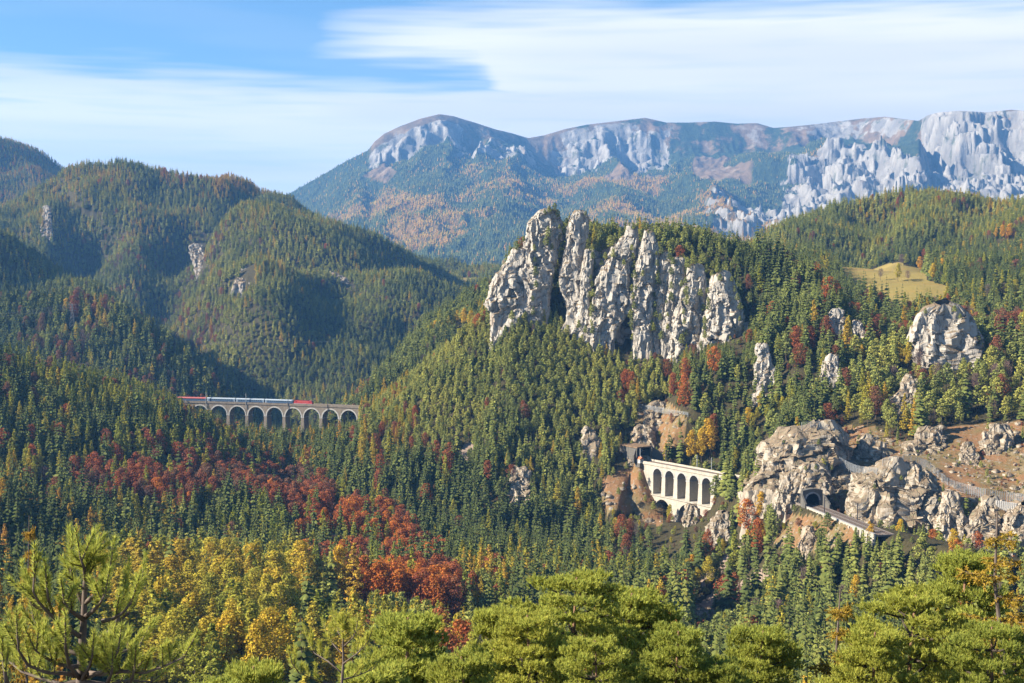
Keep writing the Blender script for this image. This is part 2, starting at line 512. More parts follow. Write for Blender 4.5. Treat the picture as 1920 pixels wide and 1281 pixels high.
def height(x, y):
    shp = x.shape
    x = x.ravel(); y = y.ravel()
    R = np.sqrt(x * x + y * y)
    wx = x + fbm(x / 260, y / 260, seed=3, oct=3) * np.clip(R * 0.02, 0, 45)
    wy = y + fbm(x / 260, y / 260, seed=9, oct=3) * np.clip(R * 0.02, 0, 45)
    k = np.clip(R * 0.006, 2.0, 14.0)
    zs = []
    for n, pts, pr in HILLS:
        soft = n in 'ABCK' or n.startswith('B')
        d, bz, _ = polydist(wx if soft else x, wy if soft else y, pts)
        if n == 'J':
            d = d * (1 + 0.75 * (1 - sstep(x, 78, 128)) * sstep(x, -200, 60))
        last = (pr[-1, 1] - pr[-2, 1]) / (pr[-1, 0] - pr[-2, 0])
        drop = np.interp(d, pr[:, 0], pr[:, 1]) + np.maximum(d - pr[-1, 0], 0) * last
        r = 18.0 if not n.startswith('B') else 60.0
        drop = drop * d / (d + r * 0.35 + 1e-6)
        zs.append(bz - drop)
    dr = y + 0.12 * np.abs(x)
    camh = CAMZ - np.interp(dr, CAMHILL[:, 0], CAMHILL[:, 1]) - np.maximum(dr - 1000, 0) * 0.3
    camh = camh - np.clip(x, -160, 200) * 0.07 * sstep(dr, 60, 260)
    zs.append(camh)
    base = CAMZ - 175 + 40 * sstep(y, 1650, 2500) + np.clip(y - 2300, 0, 4000) * 0.02
    zs.append(base)
    zs = np.array(zs)
    m = zs.max(0)
    z = m + k * np.log(np.exp((zs - m) / k).sum(0)) - k * 0.3
    # gullies and swells
    amp = np.clip((R - 60) * 0.012, 0, 10) + np.clip((R - 1500) * 0.016, 0, 22)
    g = fbm(x / 110, y / 110, seed=21, oct=5, gain=0.48)
    g2 = fbm(x / 330, y / 330, seed=41, oct=5, gain=0.5, ridged=True) - 0.25
    z = z + amp * (0.75 * g + sstep(R, 1300, 1900) * 1.5 * g2)
    for gp_, dp, wd in GULLIES:
        d, _, _ = polydist(wx, wy, gp_)
        z = z - dp * np.exp(-(d / wd) ** 2)
    # the railway: shelves cut into the slope, hollows under the viaducts
    def shelf(z, pts, zr, half, cut_up=1.1, fill=2.2):
        d, _, _ = polydist(x, y, pts)
        e = np.maximum(d - half, 0)
        hi = zr + e * cut_up; lo_ = zr - e * fill
        return np.where(d < 60, np.clip(z, lo_, hi), z)
    def hollow(z, a, b, zr, depth):
        ax, ay = b[0] - a[0], b[1] - a[1]
        L = math.hypot(ax, ay)
        s = ((x - a[0]) * ax + (y - a[1]) * ay) / L
        n = np.abs((x - a[0]) * -ay + (y - a[1]) * ax) / L
        t = np.clip(s / L, 0, 1)
        lim = zr - 3 - depth * np.sin(np.pi * t) ** 0.7 + np.maximum(n - 9, 0) * 1.25 + np.maximum(-s, 0) * 3 + np.maximum(s - L, 0) * 3
        return np.where((n < 90) & (s > -12) & (s < L + 12), np.minimum(z, lim), z)
    z = shelf(z, [TP1 + (TP1 - VR0) * 0.15, VR0], RAIL_Z - 0.4, 6)
    z = shelf(z, [VR1, CUT0], RAIL_Z - 0.4, 6)
    z = shelf(z, [TP2, TRK, TRK2], RAIL_Z - 0.4, 6.0, 2.0, 1.3)
    dl = VL0 - VLm
    z = shelf(z, [VL0 + dl * 0.5, VL0], RAIL_L_Z - 0.4, 6)
    ax1 = (VR1 - VR0) / np.linalg.norm(VR1 - VR0)
    z = shelf(z, [TP1 - ax1 * 20, TP1], RAIL_Z - 0.4, 4.6, 7.0, 2.0)
    ax2 = (TRK - TP2) / np.linalg.norm(TRK - TP2)
    z = shelf(z, [TP2 - ax2 * 26, TP2], RAIL_Z - 0.4, 4.2, 7.0, 2.0)
    z = hollow(z, VR0, VR1, RAIL_Z, 33)
    z = hollow(z, VL0, VL1, RAIL_L_Z, 44)
    return z.reshape(shp)

# one sheet on a fan-shaped grid: fine where the photograph looks, coarse beside it
tc_ = np.concatenate([np.linspace(-1.6, -0.46, 40)[:-1], np.linspace(-0.46, 0.46, 560), np.linspace(0.46, 1.6, 40)[1:]])
ld = np.concatenate([np.linspace(math.log(2.0), math.log(300), 70)[:-1], np.linspace(math.log(300), math.log(1500), 330)[:-1], np.linspace(math.log(1500), math.log(5200), 190)])
GD = np.exp(ld)
TT, DD = np.meshgrid(tc_, GD)
GX, GY = TT * DD, DD
GZ = height(GX, GY)

def ground(x, y):
    """height of the sheet at places (bilinear)"""
    x = np.asarray(x, float); y = np.asarray(y, float)
    yy = np.clip(y, GD[0], GD[-1] * 0.9999)
    t = np.clip(x / yy, tc_[0], tc_[-1] - 1e-6)
    j = np.clip(np.searchsorted(tc_, t, side='right') - 1, 0, len(tc_) - 2)
    i = np.clip(np.searchsorted(GD, yy, side='right') - 1, 0, len(GD) - 2)
    ft = (t - tc_[j]) / (tc_[j + 1] - tc_[j]); fd = (yy - GD[i]) / (GD[i + 1] - GD[i])
    return (GZ[i, j] * (1 - ft) + GZ[i, j + 1] * ft) * (1 - fd) + (GZ[i + 1, j] * (1 - ft) + GZ[i + 1, j + 1] * ft) * fd

def in_poly(u, v, poly):
    inside = np.zeros(np.shape(u), bool)
    n = len(poly)
    for i in range(n):
        (x0, y0), (x1, y1) = poly[i], poly[(i + 1) % n]
        c = ((y0 > v) != (y1 > v)) & (u < (x1 - x0) * (v - y0) / (y1 - y0 + 1e-12) + x0)
        inside ^= c
    return inside

GU, GV = proj(GX, GY, GZ)
MEADOW = [(1545, 492), (1580, 482), (1640, 492), (1690, 494), (1735, 508), (1740, 526), (1790, 541), (1850, 552), (1845, 566), (1790, 572), (1740, 590), (1690, 600), (1600, 560)]
HEATH = [(1540, 800), (1640, 800), (1700, 830), (1780, 800), (1920, 790), (2100, 760), (2100, 1010), (1900, 1000), (1700, 985), (1600, 980), (1560, 940), (1540, 880)]
HEATH2 = [(1200, 745), (1260, 755), (1290, 790), (1275, 850), (1235, 865), (1175, 870), (1130, 900), (1130, 950), (1240, 990), (1250, 900), (1190, 800)]
HEATH3 = [(1440, 960), (1610, 975), (1600, 1020), (1500, 1040), (1440, 1010)]
MEADOW2 = [(850, 522), (900, 520), (905, 530), (870, 532)]
SCREE = [[(1290, 1150), (1330, 1115), (1400, 1085), (1440, 1065), (1450, 1078), (1420, 1105), (1360, 1140), (1310, 1165)],
         [(1300, 1085), (1350, 1050), (1390, 1015), (1405, 1030), (1370, 1068), (1320, 1098)],
         [(845, 865), (860, 845), (885, 825), (892, 835), (880, 858), (855, 872)]]
near_w = (GY < 1700)
meadow = (in_poly(GU, GV, MEADOW) & (GY > 950) & (GY < 1600)) | (in_poly(GU, GV, MEADOW2) & (GY > 1900))
heath = ((in_poly(GU, GV, HEATH) | in_poly(GU, GV, HEATH2) | in_poly(GU, GV, HEATH3)) & (GY > 560) & (GY < 900))
scree = np.zeros(GU.shape, bool)
for sp in SCREE:
    scree |= in_poly(GU, GV, sp) & (GY > 480) & (GY < 1100)
gx_, gy_ = np.gradient(GZ, axis=1) / np.gradient(GX, axis=1), np.gradient(GZ, axis=0) / np.gradient(GY, axis=0)
steep = np.sqrt(gx_ ** 2 + gy_ ** 2)
rocky = np.clip((steep - 0.9) / 0.5, 0, 1) * (in_poly(GU, GV, HEATH) & (GY > 560) & (GY < 900))

tme = np_mesh('terrain', np.stack([GX, GY, GZ], -1).reshape(-1, 3), grid_faces(*GX.shape))
for nm, ar in (('meadow', meadow), ('heath', heath), ('scree', scree), ('rock', rocky)):
    set_attr(tme, nm, ar)
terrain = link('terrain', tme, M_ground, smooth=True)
tag(terrain, 'wooded hillsides and valley floor of brown soil below the viewpoint', 'terrain', kind='structure')

# ------------------------------------------------------------------ the limestone range at the far end of the valley
CREST = [(-900, 480, 9500), (-300, 470, 9500), (200, 465, 9300), (400, 425, 9100), (548, 360, 8900), (600, 331, 8900), (650, 302, 8900), (690, 282, 8900), (702, 266, 8900), (720, 251, 8950), (750, 237, 9000), (790, 222, 9050), (825, 214, 9150), (850, 218, 9200), (890, 230, 9300), (930, 243, 9400), (960, 250, 9500), (990, 259, 9600), (1020, 254, 9700), (1060, 242, 9750), (1100, 234, 9800), (1150, 228, 9850), (1210, 221, 9900), (1250, 230, 9900), (1290, 230, 9900), (1340, 228, 9900), (1380, 232, 9900), (1420, 231, 9900), (1450, 240, 9850), (1480, 238, 9800), (1520, 234, 9800), (1570, 228, 9900), (1620, 222, 9800), (1660, 219, 9600), (1700, 224, 9300), (1722, 227, 9100), (1740, 216, 8950), (1760, 211, 8800), (1800, 208, 8550), (1850, 211, 8500), (1895, 206, 8450), (1920, 208, 8400), (2100, 195, 8300), (2400, 225, 8200), (2900, 300, 8200), (3600, 420, 8200)]
cu = np.array([c[0] for c in CREST], float); cv = np.array([c[1] for c in CREST], float); cd = np.array([c[2] for c in CREST], float)
mu = np.concatenate([np.linspace(-900, 380, 60)[:-1], np.linspace(380, 2000, 640), np.linspace(2000, 3600, 70)[1:]])
NR = 300
s = np.linspace(0, 1, NR) ** 1.25                     # 0 = crest, 1 = foot
cdu = np.interp(mu, cu, cd)
cvu = np.interp(mu, cu, cv)
cr = np.array([px(a, b, c) for a, b, c in zip(mu, cvu, cdu)])
foot = np.full(len(mu), 5000.0)
MD = cdu[None, :] + (foot - cdu)[None, :] * s[:, None]
tx = cr[:, 0] / cr[:, 1]
MX = tx[None, :] * MD; MY = MD
cz = cr[:, 2]
sf = np.linspace(0, 1, 9)
def zone(u0, u1, soft=40):
    return sstep(mu, u0 - soft, u0 + soft) * (1 - sstep(mu, u1 - soft, u1 + soft))
dist = cdu[None, :] - MD
MUg = np.repeat(mu[None, :], NR, 0)
# fall of the front: gentle brow, cliff band, forest apron
brow = 60 * (1 - zone(1735, 2100, 12)) + 12
cliff_h = 90 * zone(690, 900, 25) + 150 * zone(1020, 1260) + 40 * zone(1260, 1460) + 60 * zone(1460, 1720, 30) + 330 * zone(1735, 2200, 14)
apron = cz - (CAMZ - 90) - cliff_h
L1 = 130 + 0.9 * cliff_h
fall = np.where(dist < 120, brow[None, :] * (dist / 120) ** 1.3, brow[None, :]) \
    + cliff_h[None, :] * sstep(dist, 100, 100 + L1[None, :]) \
    + (apron - brow)[None, :] * np.clip((dist - 120) / (cdu - foot - 120)[None, :], 0, 1) ** 0.80
MZ = cz[None, :] - fall
# a lower second crag band on the right, and side ribs
band2 = zone(1400, 1720, 60)[None, :] * sstep(dist, 1250, 1400) * 150
MZ = MZ - band2 + zone(1400, 1720, 60)[None, :] * 110 * sstep(dist, 300, 900) * (1 - 0.27 * sstep(dist, 1400, 2300))
env = sstep(dist, 0, 350)
ribs = fbm(MX / 420 + 0.25 * fbm(MX / 600, MY / 600, seed=5), MY / 1900, seed=77, oct=6, gain=0.52, ridged=True)
rough = fbm(MX / 160, MY / 260, seed=88, oct=5, gain=0.55, ridged=True)
rockz = (zone(1735, 2200, 14)[None, :] * (1 - sstep(dist, 800, 1500)) + zone(1480, 1735, 40)[None, :] * sstep(dist, 1000, 1250) * (1 - sstep(dist, 2300, 2600))
         + 0.8 * zone(690, 870, 20)[None, :] * sstep(dist, 60, 130) * (1 - sstep(dist, 260, 420)) + 0.65 * zone(1040, 1255, 30)[None, :] * sstep(dist, 20, 60) * (1 - sstep(dist, 420, 700))
         + 0.45 * zone(860, 1010, 40)[None, :] * sstep(dist, 250, 350) * (1 - sstep(dist, 600, 900)) + 0.55 * zone(1330, 1500, 60)[None, :] * sstep(dist, 1900, 2300)
         + 0.5 * zone(1480, 1700, 40)[None, :] * (1 - sstep(dist, 100, 260)))
rockz = np.clip(rockz, 0, 1)
fine = fbm(MX / 75 + 0.4 * ribs, MY / 150, seed=91, oct=4, gain=0.55, ridged=True)
MZ = MZ + env * (95 + 20 * rockz) * (ribs - 0.15) + sstep(dist, 20, 200) * (22 + 55 * rockz) * (rough - 0.2) + sstep(dist, 10, 90) * (5 + 22 * rockz) * (fine - 0.2) + 6 * fbm(MX / 90, MY / 90, seed=6, oct=3) * sstep(dist, 0, 120)
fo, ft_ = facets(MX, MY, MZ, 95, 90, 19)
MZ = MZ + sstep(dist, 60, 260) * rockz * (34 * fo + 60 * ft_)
qz = (MZ + 55 * fbm(MX / 300, MY / 300, seed=131, oct=4) + 0.12 * MX) / 62.0
fq = qz - np.floor(qz)
MZ = MZ + 0.75 * rockz * sstep(dist, 40, 200) * 62.0 * (sstep(fq, 0.30, 0.95) - fq)
MZ = np.minimum(MZ, cz[None, :] - 0.10 * np.minimum(dist, 900))
MZ[0] = cz
# its back
bk = MD[0] + 900
MX = np.vstack([tx * bk, MX]); MY = np.vstack([bk, MY]); MZ = np.vstack([cz - 500, MZ])
rockz = np.vstack([rockz[:1], rockz]); dist = np.vstack([dist[:1], dist])
rn = fbm(MX / 220, MY / 300, MZ / 150, seed=51, oct=5, gain=0.6)
gxm = np.gradient(MZ, axis=1) / np.gradient(MX, axis=1); gym = np.gradient(MZ, axis=0) / np.gradient(MY, axis=0)
mste = np.sqrt(gxm ** 2 + gym ** 2)
rn2 = fbm(MX / 70, MY / 120, MZ / 80, seed=57, oct=4, gain=0.6)
rock_w = np.clip(rockz * 0.95 + (1.0 * rn + 0.9 * rn2) * sstep(rockz, 0.05, 0.4) + 0.35 * (mste - 0.55) * sstep(rockz, 0.02, 0.4), 0, 1)
alp = np.clip((1 - sstep(dist, 130, 420)) + 0.7 * fbm(MX / 260, MY / 260, seed=61, oct=4), 0, 1) * (1 - sstep(dist, 350, 700)) * (1 - zone(380, 690, 20))[None, :] * (1 - 0.5 * zone(1260, 1480, 40) - 0.25 * zone(880, 1020, 40))[None, :]
clear = np.clip(sstep(fbm(MX / 330, MY / 900, seed=63, oct=4), 0.28, 0.45) * sstep(dist, 250, 500) * (1 - sstep(dist, 1300, 1900)) * 0.8 * zone(1080, 1500, 60)[None, :], 0, 1)
MU_, MV_ = proj(MX, MY, MZ)
clear = np.maximum(clear, 1.0 * in_poly(MU_, MV_, [(680, 330), (720, 305), (745, 322), (725, 345), (700, 338)]))
larch = np.clip(sstep(fbm(MX / 380, MY / 700, seed=71, oct=5, gain=0.6), -0.05, 0.35) * sstep(dist, 700, 1300), 0, 1)

M_mtn, t, out = new_mat('mountain_surface')
pos = geo_pos(t)
f1 = t.noise(t.mapping(pos, (0.055, 0.03, 0.05)), 1.0, 4, 0.7)
f2 = t.noise(pos, 0.011, 5, 0.6)
forest = t.ramp(f1, [(0.30, (0.014, 0.024, 0.014)), (0.5, (0.034, 0.050, 0.024)), (0.72, (0.060, 0.075, 0.030))])
lar = t.ramp(f1, [(0.35, (0.08, 0.06, 0.025)), (0.6, (0.27, 0.145, 0.04))])
forest = t.mix(t.smooth(t.math('ADD', attr(t, 'larch'), t.math('MULTIPLY', t.math('SUBTRACT', f1, 0.5), 1.6)), 0.45, 0.8, 0.0, 0.8), forest, lar)
grass = t.ramp(f2, [(0.3, (0.10, 0.075, 0.04)), (0.55, (0.20, 0.13, 0.07)), (0.75, (0.30, 0.25, 0.18))])
rk, rkh = rock_colour(t, pos, 0.16)
rk = t.mix(0.45, rk, (0.25, 0.225, 0.19))
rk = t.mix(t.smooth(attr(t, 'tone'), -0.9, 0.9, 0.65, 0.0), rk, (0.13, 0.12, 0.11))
f3 = t.noise(t.mapping(pos, (0.012, 0.012, 0.006), rot=(0.3, 0.5, 0)), 1.0, 5, 0.7)
rk = t.mix(t.smooth(f3, 0.54, 0.66, 0, 0.85), rk, (0.075, 0.085, 0.045))
rk = t.mix(t.smooth(f3, 0.40, 0.30, 0, 0.6), rk, (0.17, 0.155, 0.14))
f4 = t.noise(t.mapping(pos, (0.0045, 0.0045, 0.003)), 1.0, 6, 0.7)
c = t.mix(t.smooth(t.math('ADD', attr(t, 'alp'), t.math('MULTIPLY', t.math('SUBTRACT', f4, 0.5), 3.2)), 0.45, 0.75), forest, grass)
c = t.mix(t.math('MULTIPLY', t.smooth(attr(t, 'alp'), 0.3, 0.7), t.smooth(f4, 0.60, 0.66, 0, 0.8)), c, (0.42, 0.40, 0.37))
c = t.mix(t.smooth(attr(t, 'clear'), 0.3, 0.7), c, grass)
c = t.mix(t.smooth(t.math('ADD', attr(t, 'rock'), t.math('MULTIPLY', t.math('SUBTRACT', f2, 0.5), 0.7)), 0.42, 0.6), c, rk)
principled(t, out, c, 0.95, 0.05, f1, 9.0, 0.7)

mme = np_mesh('mountain', np.stack([MX, MY, MZ], -1).reshape(-1, 3), grid_faces(*MX.shape)[:, ::-1])
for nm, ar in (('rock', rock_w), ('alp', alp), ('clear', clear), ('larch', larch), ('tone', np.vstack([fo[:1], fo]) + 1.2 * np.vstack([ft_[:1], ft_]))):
    set_attr(mme, nm, ar)
mountain = link('mountain', mme, M_mtn, smooth=False)
tag(mountain, 'long pale limestone mountain range beyond the valley', 'mountain', kind='structure')
# ------------------------------------------------------------------ crags: each a closed body of limestone standing in the slope
HD = np.exp(np.linspace(math.log(250), math.log(5000), 1400))

def hit(u, v, dmin=250.0):
    """distance at which the view ray through (u, v) meets the ground"""
    a = (u - 960.0) / F; b = (640.5 - v) / F
    s_ = HD / (CP + b * SP)
    gz = ground(a * s_, HD)
    rz = CAMZ + s_ * (-SP + b * CP)
    ok = np.where((gz >= rz) & (HD > dmin))[0]
    return float(HD[ok[0]]) if len(ok) else 1000.0

FOOT = []          # plan discs taken up by rock or buildings: (x, y, r)
KEEP = []          # outlines in the view that nearer trees must not cover: (polygon, distance)

def crag(name, rows, label, cat='crag', group=None, D=None, lean=0.15, thick=0.8, seed=0, rough=1.0, nz=None, na=92, sink=26.0, mat=None, keep=0.78, parent=None, power=3.2):
    rows = sorted(rows)
    vt, vb = rows[0][0], rows[-1][0]
    ub = (rows[-1][1] + rows[-1][2]) / 2
    if D is None:
        D = hit(ub, vb) 
    zt = px(ub, vt, D)[2]; zb = px(ub, vb, D)[2]
    hgt = zt - zb
    mpp = D / F
    if nz is None: nz = int(np.clip((vb - vt) / 1.0, 16, 150))
    lev = np.linspace(0, 1, nz)                               # 0 at the foot
    vv = vb + (vt - vb) * lev
    rv = np.array([r[0] for r in rows], float)
    uL = np.interp(vv, rv, [r[1] for r in rows]); uR = np.interp(vv, rv, [r[2] for r in rows])
    Dl = D + lean * hgt * lev
    P = np.array([px(u_, v_, d_) for u_, v_, d_ in zip((uL + uR) / 2, vv, Dl)])
    hw = np.maximum((uR - uL) / 2, 1.0) * Dl / F
    k_ = int(np.argmax(hw)); hw[:k_] = np.maximum(hw[:k_], 0.82 * hw[k_]); wm = max(hw.max(), 2.0)
    # close the top and carry the foot into the ground
    zz = P[:, 2].copy()
    cap_z = [zz[-1] + 0.25 * hw[-1], zz[-1] + 0.36 * hw[-1]]
    nk = max(3, int(sink / 2.2)); one = np.ones(nk)
    X0 = np.concatenate([one * P[0, 0], P[:, 0], [P[-1, 0], P[-1, 0]]])
    Y0 = np.concatenate([one * P[0, 1] - np.linspace(sink * 0.12, 0, nk), P[:, 1], [P[-1, 1], P[-1, 1]]])
    Z0 = np.concatenate([zz[0] - np.linspace(sink, sink / nk, nk), zz, cap_z])
    HW = np.concatenate([hw[0] * np.linspace(1.12, 1.0, nk), hw, [hw[-1] * 0.72, hw[-1] * 0.25]])
    th = np.linspace(0, 2 * np.pi, na, endpoint=False)
    c_, s_ = np.cos(th), np.sin(th)
    e = 2.0 / power
    cx = np.sign(c_) * np.abs(c_) ** e; sy = np.sign(s_) * np.abs(s_) ** e
    th_d = np.minimum(HW * thick, np.maximum(HW, wm * 0.55))
    XX = X0[:, None] + HW[:, None] * cx[None, :]
    YY = Y0[:, None] + th_d[:, None] * sy[None, :] + th_d[:, None] * 0.7
    ZZ = np.repeat(Z0[:, None], na, 1)
    k = wm / 14.0
    sc = max(wm * 0.42, 2.2)
    tilt = XX + (ZZ - Z0[0]) * 0.10 * math.sin(seed * 2.1)
    wob = fbm(XX / (sc * 2), YY / (sc * 2), ZZ / (sc * 2.2), seed=seed + 3, oct=3) * sc * 0.8
    n_rib = fbm((tilt + wob) / (sc * 1.15), (YY + wob) / (sc * 1.15), ZZ / (sc * 7), seed=seed + 5, oct=4, gain=0.55, ridged=True)
    n_blk = fbm(XX / (sc * 0.8), YY / (sc * 0.8), ZZ / (sc * 1.6), seed=seed + 9, oct=6, gain=0.58)
    n_led = fbm(XX / (sc * 3), YY / (sc * 3), ZZ / (sc * 0.8), seed=seed + 31, oct=3, gain=0.5)
    fo, ft = facets(tilt + wob, YY + wob, ZZ, sc * 0.95, sc * 2.4, seed + 51)
    fo2, ft2 = facets(XX + wob, YY, ZZ, sc * 0.34, sc * 0.6, seed + 71)
    disp = rough * (wm * 0.26 * (n_rib - 0.2) + wm * 0.08 * n_blk + wm * 0.05 * n_led + wm * (0.10 * fo + 0.17 * ft) + wm * (0.022 * fo2 + 0.035 * ft2))
    fade = np.clip(HW / wm, 0.25, 1)[:, None]
    XX = XX + disp * c_[None, :] * fade * 0.75; YY = YY + disp * s_[None, :] * fade * 1.15
    ZZ = ZZ + rough * wm * 0.30 * fbm(XX / sc, YY / sc, ZZ / sc, seed=seed + 77, oct=3) * np.linspace(0.3, 1, len(Z0))[:, None]
    V = np.stack([XX, YY, ZZ], -1).reshape(-1, 3)
    base = Vector((float(P[0, 0]), float(P[0, 1]), float(zz[0])))
    V = V - np.array(base)
    Fc = grid_faces(len(Z0), na, wrap=True)
    me = np_mesh(name, V, Fc)
    ob = link(name, me, mat or (M_rock_tan if name == 'crag' and group == 'crags on the wooded slope' and vt > 690 else M_rock), parent, smooth=True)
    try:
        me.set_sharp_from_angle(angle=math.radians(38))
    except Exception:
        pass
    ob.location = base
    tag(ob, label, cat, group)
    for i in range(1, len(Z0) - 2, max(1, len(Z0) // 8)):
        FOOT.append((X0[i], Y0[i] + th_d[i] * 0.7, max(HW[i], th_d[i]) * 0.72))
    kv = vt + (vb - vt) * keep
    mid = [(v_, l_, r_) for v_, l_, r_ in zip(vv, uL, uR) if v_ <= kv]
    poly = [(l_ + 2, v_) for v_, l_, r_ in mid] + [(r_ - 2, v_) for v_, l_, r_ in reversed(mid)]
    if len(poly) > 4: KEEP.append((poly, D))
    return ob

def z3(L):      # outline measured on an enlargement of the rock wall
    return [(360 + v / 3.097, 860 + a / 3.097, 860 + b / 3.097) for v, a, b in L]

WALL = 'limestone towers of the rock wall'
W0 = 955.0
crag('rock_tower', z3([(125, 450, 575), (180, 410, 590), (240, 402, 600), (290, 385, 592), (340, 383, 570), (430, 380, 552), (520, 372, 545), (640, 370, 520), (720, 365, 500)]),
     'tall white rock tower with a tree tuft on top, beside the deep dark cleft', 'rock tower', WALL, D=W0 + 12, seed=1, lean=0.12)
crag('rock_tower', z3([(335, 312, 392), (400, 280, 395), (480, 232, 398), (510, 205, 396), (600, 170, 392), (650, 150, 385), (700, 185, 380), (740, 200, 360)]),
     'broad slanting white rock buttress forming the outer left end of the wall', 'rock tower', WALL, D=W0 + 10, seed=2, lean=0.2, thick=0.55)
crag('rock_tower', z3([(125, 660, 752), (200, 632, 756), (300, 628, 735), (340, 618, 725), (430, 598, 716), (520, 580, 712), (570, 590, 712), (640, 640, 716), (800, 690, 722), (830, 700, 722)]),
     'white rock tower with a rust red ledge, second tall top from the left', 'rock tower', WALL, D=W0 + 8, seed=3, lean=0.1)
crag('rock_tower', z3([(340, 735, 788), (430, 716, 778), (560, 706, 772), (640, 706, 758), (800, 708, 762), (830, 712, 762)]),
     'narrow rock pillar leaning against the second white tower', 'rock tower', WALL, D=W0 + 1, seed=4, lean=0.1)
crag('rock_tower', z3([(195, 975, 1036), (260, 962, 1046), (310, 908, 1045), (370, 870, 1034), (400, 846, 1022), (450, 826, 1002), (560, 800, 988), (650, 782, 986), (740, 770, 962), (800, 762, 905), (870, 768, 850)]),
     'large ribbed white rock tower in the middle of the wall with a pointed top', 'rock tower', WALL, D=W0 - 6, seed=5, lean=0.16, thick=0.7)
crag('rock_tower', z3([(235, 1075, 1132), (330, 1058, 1162), (430, 1030, 1162), (540, 1008, 1140), (600, 1000, 1136), (700, 998, 1130), (780, 1000, 1122), (840, 1030, 1110)]),
     'slim pointed white rock tower just right of the wall centre', 'rock tower', WALL, D=W0 - 8, seed=6, lean=0.14, thick=0.9)
crag('rock_tower', z3([(360, 1174, 1240), (420, 1156, 1248), (500, 1144, 1240), (560, 1140, 1230), (680, 1126, 1220), (760, 1120, 1206), (820, 1118, 1200)]),
     'thin grey rock rib with a brown top beside the slim tower', 'rock tower', WALL, D=W0 - 6, seed=7, lean=0.12)
crag('rock_tower', z3([(390, 1242, 1308), (480, 1230, 1312), (560, 1222, 1296), (680, 1200, 1290), (780, 1184, 1262), (840, 1180, 1250)]),
     'thin slanting rock rib between two larger towers, brown ledges on its edge', 'rock tower', WALL, D=W0 - 10, seed=8, lean=0.12)
crag('rock_tower', z3([(430, 1335, 1428), (530, 1322, 1436), (570, 1292, 1436), (650, 1268, 1430), (740, 1250, 1420), (800, 1238, 1412), (870, 1225, 1400), (970, 1230, 1390)]),
     'tall cream rock tower with a shadowed right flank, third from the wall end', 'rock tower', WALL, D=W0 - 16, seed=9, lean=0.14)
crag('rock_tower', z3([(482, 1486, 1582), (540, 1470, 1602), (600, 1455, 1625), (720, 1440, 1660), (800, 1425, 1655), (880, 1405, 1620), (930, 1400, 1590), (970, 1400, 1560)]),
     'wide cream rock face at the right end of the wall above the red bush', 'rock tower', WALL, D=W0 - 24, seed=10, lean=0.14, thick=0.7)
crag('rock_tower', z3([(560, 1405, 1490), (680, 1380, 1480), (800, 1360, 1450), (900, 1352, 1440), (975, 1350, 1430)]),
     'recessed brown rock face between the two towers at the wall end', 'rock tower', WALL, D=W0 - 10, seed=11, lean=0.3, thick=0.6)
crag('rock_tower', z3([(760, 1655, 1690), (840, 1625, 1680), (900, 1600, 1660), (980, 1578, 1610)]),
     'small tilted pale slab at the foot of the wall end', 'rock tower', WALL, D=W0 - 26, seed=12, lean=0.3, thick=0.5)

crag('rock_tower', z3([(330, 770, 880), (420, 700, 1010), (520, 660, 1180), (620, 640, 1300), (720, 640, 1420), (860, 700, 1500), (960, 900, 1520)]),
     'shadowed brown rock face behind the middle towers of the wall', 'rock tower', WALL, D=W0 + 4, seed=13, lean=0.25, thick=0.12, na=120, keep=0.2)
CR = 'crags on the wooded slope'
def blob(v0, v1, u0, u1, shape=0):
    """rows of a rounded outcrop"""
    R_ = []
    rg = random.Random(int(v0 * 7 + u0))
    w_ = u1 - u0
    for i, f in enumerate(np.linspace(0, 1, 9)):
        if shape == 0: a, b = 0.24 * (1 - f) ** 2.6, 0.24 * (1 - f) ** 2.2
        elif shape == 1: a, b = 0.5 * (1 - f) ** 1.4, 0.08 * (1 - f) ** 2
        else: a, b = 0.08 * (1 - f) ** 2, 0.5 * (1 - f) ** 1.4
        a += rg.uniform(-0.06, 0.08); b += rg.uniform(-0.06, 0.08)
        R_.append((v0 + (v1 - v0) * f, u0 + a * w_, u1 - b * w_))
    return R_

crag('crag', [(584, 1722, 1812), (600, 1718, 1822), (625, 1714, 1836), (650, 1712, 1848), (668, 1712, 1850), (690, 1716, 1845)],
     'broad white crag below the meadow with an orange scar', 'crag', CR, seed=20, thick=0.5, lean=0.2, D=None, keep=0.8)
crag('crag', blob(585, 645, 1546, 1592), 'bluish grey crag among spruces left of the white crag', 'crag', CR, seed=21, keep=0.35, lean=0.3)
crag('crag', blob(603, 655, 1596, 1632, 2), 'small pointed white crag beside the bluish crag', 'crag', CR, seed=22, keep=0.35, lean=0.3)
crag('crag', blob(648, 745, 1416, 1466, 2), 'tall narrow crag half hidden by spruces beneath the wall end', 'crag', CR, seed=23, keep=0.35, lean=0.35, thick=0.6)
crag('crag', blob(668, 735, 1540, 1580), 'grey crag between spruces in the dark gully', 'crag', CR, seed=24, keep=0.35, lean=0.4)
crag('crag', blob(708, 790, 1668, 1726, 1), 'patchy grey crag on the pine slope beneath the white crag', 'crag', CR, seed=25, keep=0.35, lean=0.5, thick=0.5)
crag('crag', [(806, 1500, 1580), (815, 1462, 1592), (835, 1440, 1596), (860, 1430, 1590), (885, 1428, 1560), (905, 1434, 1520), (918, 1446, 1500)],
     'rounded grey and ochre cliff above the arched tunnel mouth', 'crag', CR, seed=26, D=722, thick=0.6, lean=0.75, keep=1.0, na=110, rough=0.8)
crag('crag', [(888, 1478, 1500), (905, 1466, 1503), (925, 1460, 1503), (945, 1456, 1502), (965, 1452, 1500)],
     'pale rock nose at the outer side of the arched tunnel mouth', 'crag', CR, seed=27, D=702, thick=0.7, lean=0.3, keep=0.9)
